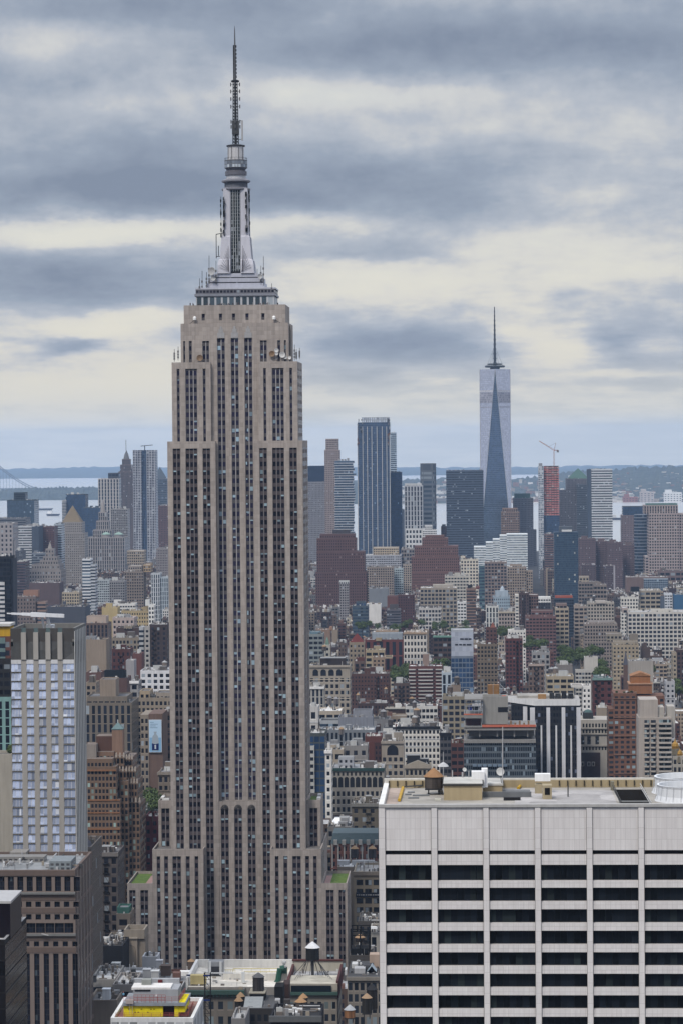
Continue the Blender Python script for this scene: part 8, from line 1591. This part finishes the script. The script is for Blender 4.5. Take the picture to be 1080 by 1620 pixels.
order = sorted(range(len(recs)), key=lambda i: -cnt_[i]); solo = [i for i in order if cnt_[i] >= 5][:285]
# each of them gets a label from what can be seen: colour, roof, what is on it, and the landmark next to it
refs = [h for h in HAND if h.get('ref') and h.get('py')]
def relate(r):
    cx = (r['x0']+r['x1'])/2; px, py = proj(cx, r['y0'], r['h']); best = []
    for h in refs:
        hx = (h['px'][0]+h['px'][1])/2; hw = (h['px'][1]-h['px'][0])/2; top, bot = h['py']
        ddx = max(0, abs(px-hx)-hw); ddy = max(0, top-py, py-bot)
        if ddx < 2: rel = 'below' if py > bot-4 else ('above and behind' if py < top+4 else 'in front of')
        elif px < hx: rel = 'left of' if ddy < 6 else ('below and left of' if py > bot else 'above and left of')
        else: rel = 'right of' if ddy < 6 else ('below and right of' if py > bot else 'above and right of')
        best.append((math.hypot(ddx, ddy), rel, h['ref']))
    best.sort(key=lambda q: q[0]); return best[0]
grp = {}
for i in solo:
    r = recs[i]; d_, rel, ref = relate(r); r['kind'] = 'tower block' if r['h'] > 48 else ('loft block' if r['x1']-r['x0'] > 14 else ('row house' if r['h'] < 26 else 'narrow block')); r['d'] = d_
    grp.setdefault((FC[r['ci']][0], r['kind'], rel, ref), []).append(i)
ORD = ['nearest', 'second nearest', 'third nearest', 'fourth nearest', 'fifth nearest', 'sixth nearest', 'seventh nearest', 'eighth nearest']
labs = {}
for (cn, kd, rel, ref), L in grp.items():
    L.sort(key=lambda i: recs[i]['d'])
    for n_, i in enumerate(L):
        r = recs[i]; tail = ' with a water tank' if r['tank'] else (' with a cornice' if r['cor'] else '')
        s = f"{cn} {kd} with {RC[r['rc']][0]} roof{tail.replace(' with', ' and')}, " + (f"{ORD[min(n_, 7)]} {rel} " if len(L) > 1 else f"{rel} ")+ref
        while len(s.split()) > 16: s = s.replace(' and a water tank', '').replace(' and a cornice', '') if ' and a ' in s else ' '.join(s.split()[:16])
        labs[i] = s
seen = {}
for i in solo:
    r = recs[i]; m = MB(); fgeo(m, r)
    loc = ((r['x0']+r['x1'])/2, r['y0'], gz(r['y0']))
    o = m.build({'tower block': 'tower_block', 'loft block': 'loft_block', 'row house': 'row_house', 'narrow block': 'narrow_block'}[r['kind']], FM, None, loc)
    tag(o, labs[i], 'building', 'ordinary city buildings')
ss = set(solo); m = MB()
for i in range(len(recs)):
    if i not in ss: fgeo(m, recs[i])
tag(m.build('low_rooftops', FM), 'mass of small far rooftops and walls filling the gaps between the larger buildings', 'rooftops', None, 'stuff')
# the streets: avenues as sheets of asphalt
for a, b in AVE[:2]:
    m = MB(); m.face([(a, 700, .12), (b, 700, .12), (b, 2000, gz(2000)+.25), (a, 2000, gz(2000)+.25)], (.045, .045, .048)); struct(m.build('avenue', plain(.9)))
# street and park trees
def crown_mesh(seed, R_=5.0):
    g = random.Random(seed); m = MB(); lumps = [(g.uniform(-.55, .55)*R_, g.uniform(-.55, .55)*R_, g.uniform(.1, .75)*R_, g.uniform(.42, .66)*R_) for _ in range(8)]
    for lx, ly, lz, lr in lumps:
        for _ in range(58):
            u = g.uniform(-1, 1); a = g.uniform(0, 2*math.pi); q = math.sqrt(1-u*u); rr_ = lr*g.uniform(.72, 1.08)
            c = Vector((lx+rr_*q*math.cos(a), ly+rr_*q*math.sin(a), lz+rr_*u*.8)); n = Vector((q*math.cos(a)+g.uniform(-.5, .5), q*math.sin(a)+g.uniform(-.5, .5), u+g.uniform(-.3, .7))).normalized()
            t1 = n.orthogonal().normalized(); t2 = n.cross(t1); s = g.uniform(.45, .95); k_ = g.uniform(.65, 1.3)
            m.face([c-t1*s, c-t2*s*.7, c+t1*s, c+t2*s*.7], (.10*k_, .145*k_, .045*k_))
    return m
protos = []
M_LEAF = plain(.75, 0, .25)
spots = []
tg = random.Random(9)
CL = [('leafy green tree in the dark tree clump below the red brick hall', 'trees below the red brick hall', 622, 652, 1058, 1074, 2560, 14), ('leafy green tree in the grove left of the mirror topped glass tower', 'trees left of the glass tower', 690, 713, 1046, 1060, 2600, 9),
      ('leafy green tree in the leafy square left of the tall tan apartment house', 'trees of the leafy square', 884, 960, 1026, 1052, 2680, 26), ('leafy green tree behind the dark brown tower and cream loft', 'trees behind the cream loft', 790, 812, 996, 1004, 3150, 7),
      ('leafy green tree in the clump left of the white banded red apartments', 'trees by the red apartments', 826, 862, 1014, 1022, 2950, 10), ('street tree at the avenue corner left of the limestone skyscraper', 'avenue street trees', 228, 248, 1262, 1276, 1590, 5), ('tree in the street gap right of the tall tan apartment house', 'trees by the tan apartments', 1014, 1030, 1052, 1066, 2560, 4),
      ('leafy tree at the right edge below the dark brick apartments', 'trees at the right edge', 1066, 1084, 1082, 1096, 2350, 4), ('leafy tree beneath the white box house terrace', 'trees by the white box house', 944, 958, 1060, 1082, 2400, 6), ('dark green tree among the low rooftops behind the red brick hall', 'trees among low roofs', 560, 760, 986, 1000, 3300, 16)]
for si in range(3):
    if si == 0 or True:
        th = thing('tree', 'leafy tree', 'tree', (0, 0, 0)); LOC[th.name] = (0, 0, 0)
        cm = crown_mesh(50+si); cm.v = [(x, y, z+8) for x, y, z in cm.v]; cm.build('crown', M_LEAF, th)
        tm = MB(); tm.cyl(0, 0, [(0, .45), (4, .32), (8.5, .2)], (.06, .045, .035), 7)
        for a_ in range(4): tm.bar((0, 0, 4+a_*.6), (2.6*math.cos(a_*1.7), 2.6*math.sin(a_*1.7), 9+a_*.4), .13, (.06, .045, .035), 5)
        tm.build('trunk', plain(), th); protos.append(th)
used = [False]*3
for lab, gname, xa, xb, ya, yb, D0, n in CL:
    for i in range(n):
        u = tg.random(); px = xa+(xb-xa)*tg.random(); py = ya+(yb-ya)*u; Dq = D0-(160 if ya > 1020 else 300)*(u-.5)
        p = at(px, py, Dq); s = tg.uniform(.75, 1.2)
        ki = tg.randrange(3)
        if used[ki]: o = copy_tree(protos[ki])
        else: o = protos[ki]; used[ki] = True
        o.location = (p.x, Dq, max(gz(Dq), p.z-9*s)); o.rotation_euler.z = tg.uniform(0, 6.28); o.scale = (s, s, s*tg.uniform(.9, 1.15)); o['label'] = lab; o['group'] = gname; o['category'] = 'tree'
    # a garden terrace or square carries each grove
    x_a, x_b = at(xa-6, yb, D0).x, at(xb+6, yb, D0).x
ob_ = at(12, 1190, 980); pl = thing('potted_tree', 'bushy green roof terrace tree at the left edge above the blank beige wall', 'tree', (ob_.x, 996, ob_.z-3))
cm = crown_mesh(77, 2.6); cm.v = [(x+ob_.x, y+996, z+ob_.z-1.6) for x, y, z in cm.v]; cm.build('crown', M_LEAF, pl)
# ------------------------------------------------------------------ the air
m, k, b = newmat('haze_air'); k.t.nodes.remove(b)
pv = k.n('ShaderNodeVolumePrincipled'); pv.inputs['Color'].default_value = (.48, .68, 1.0, 1); pv.inputs['Density'].default_value = HAZE; pv.inputs['Anisotropy'].default_value = .0
out = [n for n in k.t.nodes if n.type == 'OUTPUT_MATERIAL'][0]; k.l(pv.outputs[0], out.inputs['Volume'])
mb = MB(); mb.box(-38500, 38500, -38500, 38500, gz(math.hypot(38500, 38500))-5, 460, (.5, .5, .5), bot=True)
tag(mb.build('haze', m), 'thin blue summer haze hanging over the whole city', 'haze', None, 'stuff')
